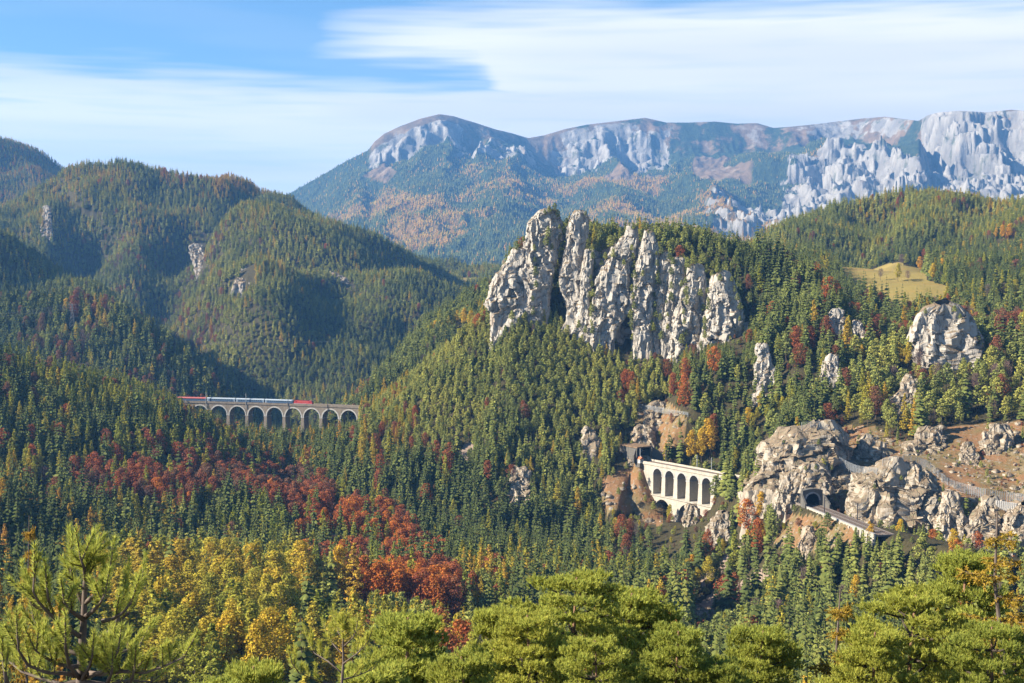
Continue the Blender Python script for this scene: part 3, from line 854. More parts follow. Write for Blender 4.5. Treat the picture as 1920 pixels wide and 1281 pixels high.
crag('crag', [(862, 1545, 1590), (880, 1540, 1620), (905, 1542, 1640), (930, 1548, 1650), (955, 1560, 1650), (970, 1580, 1660)],
     'ochre rock shoulder rising right of the arched tunnel mouth', 'crag', CR, seed=28, D=712, thick=0.9, lean=0.9, keep=0.95, rough=0.75)
crag('crag', [(872, 1660, 1725), (890, 1630, 1745), (910, 1615, 1760), (935, 1606, 1770), (960, 1604, 1765), (985, 1606, 1765)],
     'wide grey cliff above the track right of the tunnel', 'crag', CR, seed=29, D=668, thick=0.6, lean=0.55, keep=0.85, na=110)
crag('crag', blob(928, 1003, 1760, 1812), 'pale crag with a white base below the stepped retaining wall', 'crag', CR, seed=30, D=650, lean=0.4, keep=0.8)
crag('crag', blob(938, 1010, 1812, 1880, 1), 'grey crag at the right edge under the rockfall fence', 'crag', CR, seed=31, D=645, lean=0.5, keep=0.7)
crag('crag', blob(950, 1015, 1880, 1960, 0), 'grey crag cut off by the right picture edge', 'crag', CR, seed=32, D=640, lean=0.5, keep=0.7)
crag('crag', blob(832, 872, 1800, 1836), 'white boulder crag on the rusty slope near the right edge', 'crag', CR, seed=33, lean=0.9, thick=0.4)
crag('crag', blob(806, 852, 1690, 1775, 1), 'low pale ledge of rock along the top of the rusty slope', 'crag', CR, seed=34, lean=1.1, thick=0.3)
crag('crag', blob(820, 862, 1610, 1675, 2), 'low white rock ledge above the long rockfall fence', 'crag', CR, seed=35, keep=0.35, lean=0.6, thick=0.4)
crag('crag', blob(800, 850, 1842, 1905, 0), 'grey rock step high on the rusty slope by the right edge', 'crag', CR, seed=36, keep=0.35, lean=0.6, thick=0.5)
crag('crag', [(862, 1172, 1225), (885, 1150, 1236), (910, 1140, 1238), (940, 1140, 1240), (985, 1146, 1245)],
     'rugged cliff carrying the far end of the white viaduct', 'crag', CR, seed=37, D=838, thick=0.6, lean=0.5, keep=0.6)
crag('crag', blob(966, 1018, 1318, 1376, 1), 'white crag on the slope below the white viaduct', 'crag', CR, seed=38, lean=0.4)
crag('crag', blob(948, 985, 1280, 1316), 'grey crag at the foot of the white viaduct', 'crag', CR, seed=39, lean=0.6, sink=8)
crag('crag', blob(878, 950, 950, 1002), 'pale rock step above the dark gully left of the viaduct', 'crag', CR, seed=40, keep=0.35, lean=0.6, thick=0.4)
crag('crag', blob(803, 852, 1090, 1134, 2), 'grey rock patch on the pine slope up left of the viaduct', 'crag', CR, seed=41, keep=0.35, lean=0.6)
crag('crag', blob(800, 842, 1178, 1232), 'pale rock step right above the railway gallery', 'crag', CR, seed=42, D=872, lean=0.6)
crag('crag', blob(758, 800, 1205, 1262), 'weathered rock hump on the brown slope above the gallery', 'crag', CR, seed=43, lean=0.9, thick=0.5)
crag('crag', blob(990, 1040, 1500, 1535), 'small pale crag below the railway track in the heath', 'crag', CR, seed=44, lean=0.5)
crag('crag', [(876, 1500, 1552), (890, 1494, 1556), (903, 1490, 1560), (914, 1488, 1562)], 'mossy rock brow directly above the arched tunnel mouth', 'crag', CR, seed=45, D=703, thick=0.7, lean=0.5, keep=0.9, sink=3, rough=0.7)
LH = 'pale rock faces on the far left hills'
crag('crag', blob(388, 450, 76, 98), 'narrow white rock face high on the far left hill', 'crag', LH, seed=50, lean=1.0, thick=0.4, keep=0.5)
crag('crag', [(460, 356, 378), (475, 356, 383), (495, 362, 385), (516, 368, 386)], 'white rock face on the shoulder of the second wooded dome', 'crag', LH, seed=51, lean=1.0, thick=0.4, keep=0.5)
crag('crag', blob(503, 532, 436, 482, 1), 'flat pink rock patch below the third wooded dome', 'crag', LH, seed=52, lean=1.6, thick=0.3, keep=0.5)
crag('crag', [(513, 612, 632), (522, 614, 648), (535, 630, 660), (546, 645, 664)], 'slanting white rock scar on the forested flank', 'crag', LH, seed=53, lean=1.4, thick=0.3, keep=0.5)
# ------------------------------------------------------------------ trees: shapes of unit height, shared by all trees of a kind
def foliage_mat(name, stops, rough=0.7, transl=0.25, vary=0.35):
    """leaf colour runs along the stops with the tree's own tint, with small changes from tuft to tuft"""
    m, t, out = new_mat(name)
    a = t.add('ShaderNodeAttribute'); a.attribute_type = 'INSTANCER'; a.attribute_name = 'tint'
    col = t.ramp(a.outputs['Fac'], stops)
    g = t.add('ShaderNodeNewGeometry')
    rnd = g.outputs['Random Per Island']
    hsv = t.add('ShaderNodeHueSaturation')
    t.link(col, hsv.inputs['Color'])
    t.link(t.math('ADD', t.math('MULTIPLY', rnd, vary * 2), 1.0 - vary), hsv.inputs['Value'])
    t.link(t.math('ADD', t.math('MULTIPLY', t.math('FRACT', t.math('MULTIPLY', rnd, 7.31)), 0.03), 0.485), hsv.inputs['Hue'])
    d = t.add('ShaderNodeBsdfDiffuse'); t.link(hsv.outputs[0], d.inputs['Color'])
    tr = t.add('ShaderNodeBsdfTranslucent'); t.link(hsv.outputs[0], tr.inputs['Color'])
    mx = t.add('ShaderNodeMixShader'); mx.inputs[0].default_value = transl
    t.link(d.outputs[0], mx.inputs[1]); t.link(tr.outputs[0], mx.inputs[2])
    t.link(mx.outputs[0], out.inputs['Surface'])
    return m

M_spruce = foliage_mat('spruce_needles', [(0.0, (0.066, 0.084, 0.027)), (0.5, (0.145, 0.163, 0.041)), (1.0, (0.29, 0.28, 0.060))], transl=0.15)
M_pine = foliage_mat('pine_needles', [(0.0, (0.160, 0.185, 0.060)), (0.5, (0.29, 0.30, 0.074)), (1.0, (0.41, 0.375, 0.080))], transl=0.2)
M_larch = foliage_mat('larch_needles', [(0.0, (0.22, 0.255, 0.045)), (0.4, (0.40, 0.36, 0.05)), (0.7, (0.54, 0.35, 0.05)), (1.0, (0.50, 0.255, 0.045))], transl=0.3)
M_beech = foliage_mat('beech_leaves', [(0.0, (0.20, 0.115, 0.07)), (0.3, (0.27, 0.100, 0.048)), (0.7, (0.37, 0.115, 0.040)), (1.0, (0.56, 0.19, 0.034))], transl=0.3)
M_yellow = foliage_mat('golden_leaves', [(0.0, (0.25, 0.26, 0.045)), (0.4, (0.44, 0.36, 0.045)), (0.75, (0.60, 0.38, 0.04)), (1.0, (0.64, 0.30, 0.035))], transl=0.3)
M_twig = foliage_mat('bare_twigs', [(0.0, (0.16, 0.125, 0.105)), (1.0, (0.24, 0.15, 0.12))], transl=0.1)
M_bark, t, out = new_mat('bark')
pos = t.add('ShaderNodeTexCoord').outputs['Object']
principled(t, out, t.ramp(t.noise(t.mapping(pos, (14, 14, 3)), 2.0, 4, 0.6), [(0.3, (0.06, 0.045, 0.035)), (0.7, (0.17, 0.125, 0.095))]), 0.9, 0.1)

def trunk_mesh(name, rng, r=0.011, top=0.95, bend=0.012, limbs=0, limb_from=0.3, limb_len=0.2):
    mb = MB()
    pts = []; rad = []
    for i in range(7):
        f = i / 6
        pts.append((bend * math.sin(f * 5 + rng.random() * 0.4), bend * math.cos(f * 4 + 1) - bend * math.cos(1), -0.03 + (top + 0.03) * f)); rad.append(r * (1 - 0.93 * f))
    mb.tube(pts, rad, 6)
    for k in range(limbs):
        f = limb_from + (0.9 - limb_from) * (k + 0.5) / limbs
        a = k * 2.4 + rng.random()
        L = limb_len * (1.1 - 0.6 * f) * rng.uniform(0.7, 1.2)
        p = Vector((0, 0, top * f)); q = p + Vector((math.cos(a) * L * 0.6, math.sin(a) * L * 0.6, L * 0.35)); e = q + Vector((math.cos(a) * L * 0.4, math.sin(a) * L * 0.4, L * 0.4))
        mb.tube([p, q, e], [r * 0.42, r * 0.25, r * 0.06], 4)
    return mb.mesh(name)

def spruce_crown(rng, width=0.15, layers=17, nb=9, droop=0.35, low=0.05, gap=0.0):
    V = []; Fc = []
    for i in range(layers):
        f = (i + rng.uniform(-0.3, 0.3)) / (layers - 1)
        f = min(max(f, 0), 1)
        z = low + (1.0 - low) * f ** 0.92
        R = width * ((1 - f) ** 0.82 + 0.02) * rng.uniform(0.8, 1.15) * (1.0 if f > 0.12 else 0.85)
        n = max(3, int(nb * (0.55 + 0.45 * (1 - f))))
        off = rng.random() * 6.28
        for j in range(n):
            if rng.random() < gap: continue
            a = off + 6.283 * j / n + rng.uniform(-0.25, 0.25)
            L = R * rng.uniform(0.72, 1.18)
            ca, sa = math.cos(a), math.sin(a)
            dr = droop * L * rng.uniform(0.6, 1.3)
            w_ = L * rng.uniform(0.30, 0.42)
            up = 0.22 * L
            base = (0, 0, z + 0.012)
            # a bough: two bent wings either side of its axis, a ragged tip
            def P(s, side, dz): return (ca * s * L - sa * side, sa * s * L + ca * side, z + dz)
            m1 = P(0.5, 0, up * 0.4 - dr * 0.25); tip = P(1.0, 0, -dr)
            l1 = P(0.42, w_, -dr * 0.75 - 0.1 * L); r1 = P(0.42, -w_, -dr * 0.75 - 0.1 * L)
            l2 = P(0.82, w_ * 0.62, -dr * 1.2 - 0.1 * L); r2 = P(0.82, -w_ * 0.62, -dr * 1.2 - 0.1 * L)
            k = len(V); V += [base, m1, tip, l1, r1, l2, r2]
            Fc += [(k, k + 3, k + 1), (k, k + 1, k + 4), (k + 1, k + 3, k + 5), (k + 1, k + 5, k + 2), (k + 1, k + 2, k + 6), (k + 1, k + 6, k + 4)]
    k = len(V); V += [(0, 0, 1.03), (0.008, 0, 0.93), (-0.004, 0.007, 0.93), (-0.004, -0.007, 0.93)]
    Fc += [(k, k + 1, k + 2), (k, k + 2, k + 3), (k, k + 3, k + 1)]
    return np_mesh('crown', V, Fc)

def leaf_cloud(rng, centres, n_each, size, flat=1.0, name='crown'):
    """many small leaf clumps spread over lumpy masses: (centre, radii)"""
    V = []
    nr = np.random.default_rng(rng.randrange(1 << 30))
    for (c, r), n in zip(centres, n_each):
        d = nr.normal(size=(n, 3)); d /= np.linalg.norm(d, axis=1)[:, None]
        rad = nr.uniform(0.55, 1.05, n) ** 0.6
        p = np.array(c) + d * rad[:, None] * np.array(r)
        nrm = d + nr.normal(size=(n, 3)) * 0.55
        nrm[:, 2] += 0.25
        nrm /= np.linalg.norm(nrm, axis=1)[:, None]
        a = np.cross(nrm, nr.normal(size=(n, 3))); a /= np.linalg.norm(a, axis=1)[:, None]
        b = np.cross(nrm, a)
        s_ = size * nr.uniform(0.6, 1.3, n)[:, None]
        q = np.stack([p - a * s_, p - b * s_ * 0.6 + nrm * s_ * 0.25, p + a * s_, p + b * s_ * 0.7 - nrm * s_ * 0.15], 1)
        V.append(q)
    V = np.concatenate(V).reshape(-1, 3)
    return np_mesh(name, V, np.arange(len(V)).reshape(-1, 4))

def round_crown(rng, width=0.30, low=0.22, lobes=14, n=110, size=0.021):
    cs = []; ns = []
    for i in range(lobes):
        f = (i + 0.5) / lobes
        z = low + (0.92 - low) * f
        prof = math.sin(math.pi * (0.12 + 0.80 * f)) ** 0.8
        a = i * 2.399 + rng.uniform(-0.4, 0.4)
        rr = width * prof * rng.uniform(0.25, 0.62)
        s_ = width * rng.uniform(0.34, 0.5) * (0.55 + 0.5 * prof)
        cs.append(((math.cos(a) * rr, math.sin(a) * rr, z + rng.uniform(-0.03, 0.03)), (s_, s_, s_ * rng.uniform(0.8, 1.15)))); ns.append(n)
    cs.append(((0, 0, 0.90), (width * 0.32, width * 0.32, 0.10))); ns.append(n)
    return leaf_cloud(rng, cs, ns, size)

def pine_crown(rng, width=0.20, low=0.30, lobes=16, n=60, size=0.022):
    cs = []; ns = []
    for i in range(lobes):
        f = (i + 0.5) / lobes
        z = low + (0.97 - low) * f
        prof = (1 - f) ** 0.55 * (0.55 + 0.45 * min(1, f * 4))
        a = i * 2.399 + rng.uniform(-0.5, 0.5)
        rr = width * prof * rng.uniform(0.35, 0.8)
        s_ = width * rng.uniform(0.30, 0.46) * (0.5 + 0.6 * prof)
        cs.append(((math.cos(a) * rr, math.sin(a) * rr, z), (s_, s_, s_ * rng.uniform(0.45, 0.7)))); ns.append(n)
    return leaf_cloud(rng, cs, ns, size)

def larch_crown(rng, width=0.15, low=0.10, layers=22, size=0.0165, n=30):
    cs = []; ns = []
    for i in range(layers):
        f = (i + rng.random() * 0.6) / layers
        z = low + (1 - low) * f
        R = width * (1 - f) ** 0.75 * rng.uniform(0.75, 1.15) + 0.008
        for j in range(4):
            a = rng.random() * 6.28
            rr = R * rng.uniform(0.35, 0.75)
            cs.append(((math.cos(a) * rr, math.sin(a) * rr, z - 0.15 * rr), (R * 0.42, R * 0.42, 0.020))); ns.append(max(6, int(n * (0.35 + 0.65 * (1 - f)))))
    return leaf_cloud(rng, cs, ns, size)

def bare_crown(rng, width=0.24, low=0.25):
    """leafless broadleaf: a fan of fine twigs"""
    V = []; Fc = []
    for i in range(420):
        f = rng.random()
        z0 = low + (0.8 - low) * f
        a = rng.random() * 6.28
        prof = math.sin(math.pi * (0.15 + 0.75 * f))
        r0 = width * prof * rng.uniform(0.05, 0.6); L = rng.uniform(0.08, 0.17)
        p = Vector((math.cos(a) * r0, math.sin(a) * r0, z0))
        d = Vector((math.cos(a) * 0.6 + rng.uniform(-.4, .4), math.sin(a) * 0.6 + rng.uniform(-.4, .4), 0.9)).normalized()
        sd = d.cross(Vector((rng.uniform(-1, 1), rng.uniform(-1, 1), 0.2))).normalized() * 0.0045
        e = p + d * L
        k = len(V); V += [tuple(p - sd), tuple(p + sd), tuple(e)]
        Fc.append((k, k + 1, k + 2))
    return np_mesh('crown', V, Fc)

rng = random.Random(7)
KINDS = {}          # kind -> list of (crown mesh, trunk mesh, crown material)
def add_kind(k, crown, trunk, mat):
    crown.materials.append(mat); trunk.materials.append(M_bark)
    KINDS.setdefault(k, []).append((crown, trunk))
for i in range(5):
    add_kind('spruce', spruce_crown(rng, rng.uniform(0.15, 0.20), rng.choice((15, 16, 18)), 9, rng.uniform(0.25, 0.5), rng.uniform(0.03, 0.12)), trunk_mesh('trunk', rng), M_spruce)
for i in range(5):
    add_kind('pine', pine_crown(rng, rng.uniform(0.27, 0.34), rng.uniform(0.20, 0.40), 16, 44, 0.031), trunk_mesh('trunk', rng, 0.013, 0.9, 0.02, 5, 0.3, 0.2), M_pine)
for i in range(4):
    add_kind('larch', larch_crown(rng, rng.uniform(0.17, 0.22), rng.uniform(0.06, 0.16)), trunk_mesh('trunk', rng), M_larch)
for i in range(4):
    add_kind('beech', round_crown(rng, rng.uniform(0.27, 0.34), rng.uniform(0.12, 0.22)), trunk_mesh('trunk', rng, 0.014, 0.8, 0.02, 7, 0.25, 0.32), M_beech)
for i in range(4):
    add_kind('maple', round_crown(rng, rng.uniform(0.22, 0.30), rng.uniform(0.14, 0.26), 13, 170, 0.0155), trunk_mesh('trunk', rng, 0.013, 0.8, 0.02, 7, 0.25, 0.30), M_yellow)
for i in range(3):
    add_kind('bare', bare_crown(rng, rng.uniform(0.22, 0.28)), trunk_mesh('trunk', rng, 0.012, 0.85, 0.02, 12, 0.22, 0.34), M_twig)
HEIGHT = {'spruce': (13, 29), 'pine': (9, 18), 'larch': (13, 26), 'beech': (14, 20), 'maple': (11, 17), 'bare': (11, 16)}
# ------------------------------------------------------------------ railway works
def simple_mat(name, col, rough=0.7, spec=0.3, noise=0.25, scale=0.8, bump=0.0, metallic=0.0):
    m, t, out = new_mat(name)
    pos = t.add('ShaderNodeTexCoord').outputs['Object']
    n = t.noise(pos, scale, 5, 0.65)
    dark = tuple(c * (1 - noise) for c in col); lite = tuple(min(1, c * (1 + noise)) for c in col)
    p = principled(t, out, t.ramp(n, [(0.3, dark), (0.7, lite)]), rough, spec, n if bump else None, bump or 0.1, 0.5)
    p.inputs['Metallic'].default_value = metallic
    return m

def masonry(name, col, joint, sx=0.55, sz=1.1, wear=0.5):
    m, t, out = new_mat(name)
    pos = t.add('ShaderNodeTexCoord').outputs['Object']
    sepx = t.add('ShaderNodeSeparateXYZ'); t.link(pos, sepx.inputs[0])
    cmb = t.add('ShaderNodeCombineXYZ')
    t.link(t.math('ADD', sepx.outputs[0], t.math('MULTIPLY', sepx.outputs[1], 1.0)), cmb.inputs[0]); t.link(sepx.outputs[2], cmb.inputs[1])
    br = t.add('ShaderNodeTexBrick')
    br.inputs['Scale'].default_value = 1.0; br.inputs['Brick Width'].default_value = 1.1; br.inputs['Row Height'].default_value = 0.5
    br.inputs['Mortar Size'].default_value = 0.04
    br.inputs['Color1'].default_value = (*col, 1); br.inputs['Color2'].default_value = (*[c * 0.78 for c in col], 1); br.inputs['Mortar'].default_value = (*joint, 1)
    t.link(cmb.outputs[0], br.inputs['Vector'])
    st = t.noise(t.mapping(pos, (0.5, 0.5, 0.09)), 1.0, 5, 0.65)
    blot = t.noise(pos, 0.18, 4, 0.6)
    c = t.mix(t.smooth(st, 0.45, 0.70, 0, wear), br.outputs['Color'], tuple(c * 0.45 for c in col))
    c = t.mix(t.smooth(blot, 0.45, 0.7, 0, 0.5), c, tuple(c * 0.72 for c in col))
    principled(t, out, c, 0.9, 0.1, br.outputs['Fac'], 0.05, 0.6)
    return m

M_pale = masonry('pale_viaduct_stone', (0.52, 0.46, 0.36), (0.35, 0.31, 0.25), wear=0.45)
M_brownstone = masonry('brown_viaduct_masonry', (0.24, 0.195, 0.145), (0.15, 0.13, 0.1), wear=0.55)
M_ring = masonry('white_arch_stone', (0.48, 0.455, 0.41), (0.32, 0.30, 0.275), wear=0.45)
M_soffit = masonry('grey_arch_lining', (0.36, 0.36, 0.36), (0.28, 0.28, 0.28), wear=0.5)
M_grey = masonry('grey_portal_stone', (0.16, 0.145, 0.12), (0.10, 0.095, 0.085), wear=0.6)
M_conc = simple_mat('pale_concrete', (0.48, 0.43, 0.37), 0.9, 0.2, 0.2, 0.6)
M_ballast = simple_mat('track_ballast', (0.20, 0.165, 0.135), 0.95, 0.1, 0.4, 2.5, 0.08)
M_steel = simple_mat('rail_steel', (0.16, 0.11, 0.085), 0.5, 0.5, 0.2, 1.0, 0, 0.6)
M_mast = simple_mat('mast_steel', (0.30, 0.31, 0.31), 0.55, 0.5, 0.2, 0.7, 0, 0.4)
M_mastg = simple_mat('weathered_pylon_steel', (0.16, 0.17, 0.17), 0.6, 0.4, 0.2, 0.7)
M_mastd = simple_mat('dark_mast_steel', (0.07, 0.06, 0.055), 0.6, 0.4, 0.2, 0.7)
M_net = simple_mat('galvanised_wire_net', (0.34, 0.35, 0.35), 0.55, 0.5, 0.15, 0.7, 0, 0.3)
M_dark = simple_mat('shaded_tunnel_lining', (0.035, 0.033, 0.03), 0.95, 0.05, 0.3, 0.5)  # near-black colour stands in for the shade inside tunnel and gallery
M_red = simple_mat('locomotive_red_paint', (0.38, 0.04, 0.035), 0.35, 0.5, 0.08, 0.4)
M_blue = simple_mat('coach_blue_paint', (0.06, 0.10, 0.16), 0.35, 0.5, 0.08, 0.4)
M_lblue = simple_mat('coach_pale_blue_paint', (0.28, 0.34, 0.39), 0.4, 0.5, 0.08, 0.4)
M_roofw = simple_mat('coach_roof_grey', (0.34, 0.38, 0.41), 0.5, 0.4, 0.1, 0.4)
M_roofr = simple_mat('coach_red_band', (0.42, 0.10, 0.08), 0.45, 0.4, 0.1, 0.4)
M_glass = simple_mat('dark_window_glass', (0.015, 0.03, 0.05), 0.08, 0.8, 0.1, 0.4)
M_under = simple_mat('underframe_black', (0.03, 0.03, 0.03), 0.7, 0.3, 0.3, 0.8)
M_earth = simple_mat('turf_covered_concrete', (0.20, 0.13, 0.075), 0.95, 0.1, 0.4, 0.7, 0.2)
M_white = simple_mat('white_plaster', (0.70, 0.66, 0.58), 0.9, 0.2, 0.12, 0.6)
M_tile = simple_mat('orange_roof_tiles', (0.48, 0.16, 0.07), 0.85, 0.2, 0.25, 1.5)
M_wood = simple_mat('dark_timber', (0.10, 0.06, 0.035), 0.8, 0.2, 0.3, 2.0)

class Line:
    """a gently curved centre line in plan: s along it, n to its left"""
    def __init__(self, a, m, b, origin=None):
        self.a, self.m, self.b = np.array(a, float), np.array(m, float), np.array(b, float)
        c = 2 * self.m - (self.a + self.b) / 2
        ts = np.linspace(0, 1, 200)
        P = np.array([(1 - t) ** 2 * self.a + 2 * t * (1 - t) * c + t * t * self.b for t in ts])
        seg = np.linalg.norm(np.diff(P[:, :2], axis=0), axis=1)
        self.S = np.concatenate([[0], np.cumsum(seg)]); self.P = P; self.L = self.S[-1]
        self.o = np.array(origin if origin is not None else self.a)
    def at(self, s, n, z):
        """local coordinates (relative to the origin) of a place on the line"""
        i = int(np.clip(np.searchsorted(self.S, s) - 1, 0, len(self.S) - 2))
        d = (self.P[i + 1] - self.P[i])[:2]; d /= np.linalg.norm(d)
        t_ = s - self.S[i]
        x = self.P[i, 0] + d[0] * t_ - d[1] * n; y = self.P[i, 1] + d[1] * t_ + d[0] * n
        return (x - self.o[0], y - self.o[1], z)
    def heading(self, s):
        a = np.array(self.at(s - 1, 0, 0)); b = np.array(self.at(s + 1, 0, 0)); return math.atan2(b[1] - a[1], b[0] - a[0])
    def s_of_u(self, u):
        ss = np.linspace(-40, self.L + 40, 600)
        us = []
        for q in ss:
            p = self.at(q, 0, 0); us.append(proj(p[0] + self.o[0], p[1] + self.o[1], self.o[2])[0])
        return float(np.interp(u, us, ss))

def bar(mb, ln, s0, s1, n0, n1, z0, z1, step=6.0):
    """a beam that follows the line"""
    k = max(1, int(abs(s1 - s0) / step))
    ss = np.linspace(s0, s1, k + 1)
    i0 = len(mb.v)
    for s_ in ss:
        mb.v += [ln.at(s_, n0, z0), ln.at(s_, n1, z0), ln.at(s_, n1, z1), ln.at(s_, n0, z1)]
    for j in range(k):
        a = i0 + j * 4; b = a + 4
        for q in range(4):
            mb.f.append((a + q, a + (q + 1) % 4, b + (q + 1) % 4, b + q))
    mb.f.append((i0 + 3, i0 + 2, i0 + 1, i0)); e = i0 + k * 4; mb.f.append((e, e + 1, e + 2, e + 3))

def bay(mb, ln, sc, half, ztop, zspring, rad, n0, n1, na=18):
    mb.quad(ln.at(sc - half, n0, ztop), ln.at(sc + half, n0, ztop), ln.at(sc + half, n1, ztop), ln.at(sc - half, n1, ztop))
    _bay(mb, ln, sc, half, ztop, zspring, rad, n0, n1, na)

def _bay(mb, ln, sc, half, ztop, zspring, rad, n0, n1, na=18):
    """wall of one arch bay from n0 (view side) to n1, with its round opening"""
    angs = np.linspace(math.pi, 0, na + 1)
    arc = [(sc + rad * math.cos(a), zspring + rad * math.sin(a)) for a in angs]
    pts = [(sc - half, zspring)] + arc + [(sc + half, zspring)]
    for n, flip in ((n0, False), (n1, True)):
        for (s0, z0), (s1, z1) in zip(pts[:-1], pts[1:]):
            q = [ln.at(s0, n, z0), ln.at(s1, n, z1), ln.at(s1, n, ztop), ln.at(s0, n, ztop)]
            mb.quad(*(q[::-1] if flip else q))

def soffit(mb, ln, sc, zspring, rad, n0, n1, na=18):
    angs = np.linspace(math.pi, 0, na + 1)
    for a0, a1 in zip(angs[:-1], angs[1:]):
        s0, z0 = sc + rad * math.cos(a0), zspring + rad * math.sin(a0); s1, z1 = sc + rad * math.cos(a1), zspring + rad * math.sin(a1)
        mb.quad(ln.at(s0, n0, z0), ln.at(s0, n1, z0), ln.at(s1, n1, z1), ln.at(s1, n0, z1))

def ring(mb, ln, sc, zspring, r0, r1, n0, n1, na=18):
    angs = np.linspace(math.pi, 0, na + 1)
    for a0, a1 in zip(angs[:-1], angs[1:]):
        def p(a, r, n): return ln.at(sc + r * math.cos(a), n, zspring + r * math.sin(a))
        mb.quad(p(a0, r0, n0), p(a1, r0, n0), p(a1, r1, n0), p(a0, r1, n0))
        mb.quad(p(a0, r1, n0), p(a1, r1, n0), p(a1, r1, n1), p(a0, r1, n1))
        mb.quad(p(a0, r0, n0), p(a0, r0, n1), p(a1, r0, n1), p(a1, r0, n0))

def viaduct(name, ln, label, first, bays, pitch, rad, crown_drop, depth, wd, m_wall, m_ring, m_soff, m_par, near, ring_w=0.8, s_from=0.0, s_to=None, lower=None):
    """near = -1 when the view side lies to the right of the line (n < 0)"""
    L = ln.L if s_to is None else s_to
    root = empty(name, tuple(ln.o)); tag(root, label, 'viaduct')
    nf, nb = near * wd / 2, -near * wd / 2
    zdeck = -0.75; zsp = zdeck - crown_drop - rad
    half = pitch / 2
    for i in range(bays):
        sc = first + i * pitch
        mb = MB(); bay(mb, ln, sc, half, zdeck, zsp, rad, nf, nb); mb.build('arch', m_wall, root)
        mb = MB(); soffit(mb, ln, sc, zsp, rad, nf, nb); mb.build('arch_lining', m_soff, root, True)
        mb = MB(); ring(mb, ln, sc, zsp, rad - 0.02, rad + ring_w, nf + near * 0.14, nf - near * 0.3); mb.build('arch_ring', m_ring, root)
    for i in range(bays + 1):
        sp = first + (i - 0.5) * pitch
        pw = pitch - 2 * rad
        mb = MB()
        z0 = -depth
        k = len(mb.v)
        for z, g in ((zsp, 0.0), (z0, 0.035 * (zsp - z0))):
            for ds, n in ((-pw / 2 - g, nf + near * g), (pw / 2 + g, nf + near * g), (pw / 2 + g, nb - near * g), (-pw / 2 - g, nb - near * g)):
                mb.v.append(ln.at(sp + ds, n, z))
        for q in range(4): mb.f.append((k + q, k + (q + 1) % 4, k + 4 + (q + 1) % 4, k + 4 + q))
        pr = mb.build('pier', m_wall, root)
        mb = MB(); bar(mb, ln, sp - pw / 2 - 0.25, sp + pw / 2 + 0.25, nf + near * 0.25, nb - near * 0.25, zsp - 0.35, zsp + 0.1); mb.build('impost', m_ring, pr)
    s0, s1 = s_from, L
    e0, e1 = first - half, first + (bays - 0.5) * pitch
    for a, b in ((s0, e0), (e1, s1)):
        if b - a > 0.3:
            mb = MB(); bar(mb, ln, a, b, nf, nb, -min(depth, 14), zdeck); mb.build('abutment', m_wall, root)
    mb = MB(); bar(mb, ln, s0, s1, nf + near * 0.45, nb - near * 0.45, zdeck + 0.003, zdeck + 0.38); mb.build('cornice', m_par, root)
    mb = MB(); bar(mb, ln, s0, s1, nf + near * 0.42, nf + near * 0.02, zdeck + 0.383, 0.95); mb.build('parapet', m_par, root)
    mb = MB(); bar(mb, ln, s0, s1, nb - near * 0.42, nb - near * 0.02, zdeck + 0.383, 0.95); mb.build('parapet', m_par, root)
    mb = MB(); bar(mb, ln, s0 - 1, s1 + 1, -wd / 2 + 0.1, wd / 2 - 0.1, zdeck + 0.39, -0.12); mb.build('ballast', M_ballast, root)
    for off in (-2.0, 2.0):
        for g in (-0.72, 0.72):
            mb = MB(); bar(mb, ln, s0 - 1, s1 + 1, off + g - 0.06, off + g + 0.06, -0.116, 0.06); mb.build('rail', M_steel, root)
    return root

# the long viaduct on the left: nearly broadside to the view
LL = Line(VL0, VLm, VL1)
firstL = LL.s_of_u(449) - 17.3 * 2
viaduct('stone_viaduct', LL, 'long brown stone viaduct with white arch rims carrying the train', firstL, 10, 17.3, 7.35, 2.0, 46, 8.4, M_brownstone, M_ring, M_brownstone, M_brownstone, -1, 1.0, s_from=-8, s_to=LL.L + 6)
# the two-storey viaduct on the right: seen along its flank
LR = Line(VR0, (VR0 + VR1) / 2 + np.array([0.6, 0.4, 0]), VR1)
firstR = LR.s_of_u(1243.5)
vr = viaduct('stone_viaduct', LR, 'cream stone viaduct with tall arches below the railway gallery', firstR, 6, 10.9, 3.95, 1.45, 19, 8.6, M_pale, M_ring, M_soffit, M_pale, -1, 0.7, s_from=-4)
for i in range(3):
    sc = firstR + 5.45 + i * 21.8
    mb = MB(); bay(mb, LR, sc, 10.9, -18.2, -27.0, 7.2, -5.2, 5.2); mb.build('lower_arch', M_pale, vr)
    mb = MB(); soffit(mb, LR, sc, -27.0, 7.2, -5.2, 5.2); mb.build('lower_arch_lining', M_soffit, vr, True)
for i in range(4):
    sp = firstR - 5.45 + i * 21.8
    mb = MB(); bar(mb, LR, sp - 3.7, sp + 3.7, -5.6, 5.6, -44, -27.0); mb.build('lower_pier', M_pale, vr)
mb = MB(); bar(mb, LR, 2, firstR + 60, -5.7, 5.7, -18.19, -17.6); mb.build('ledge', M_pale, vr)

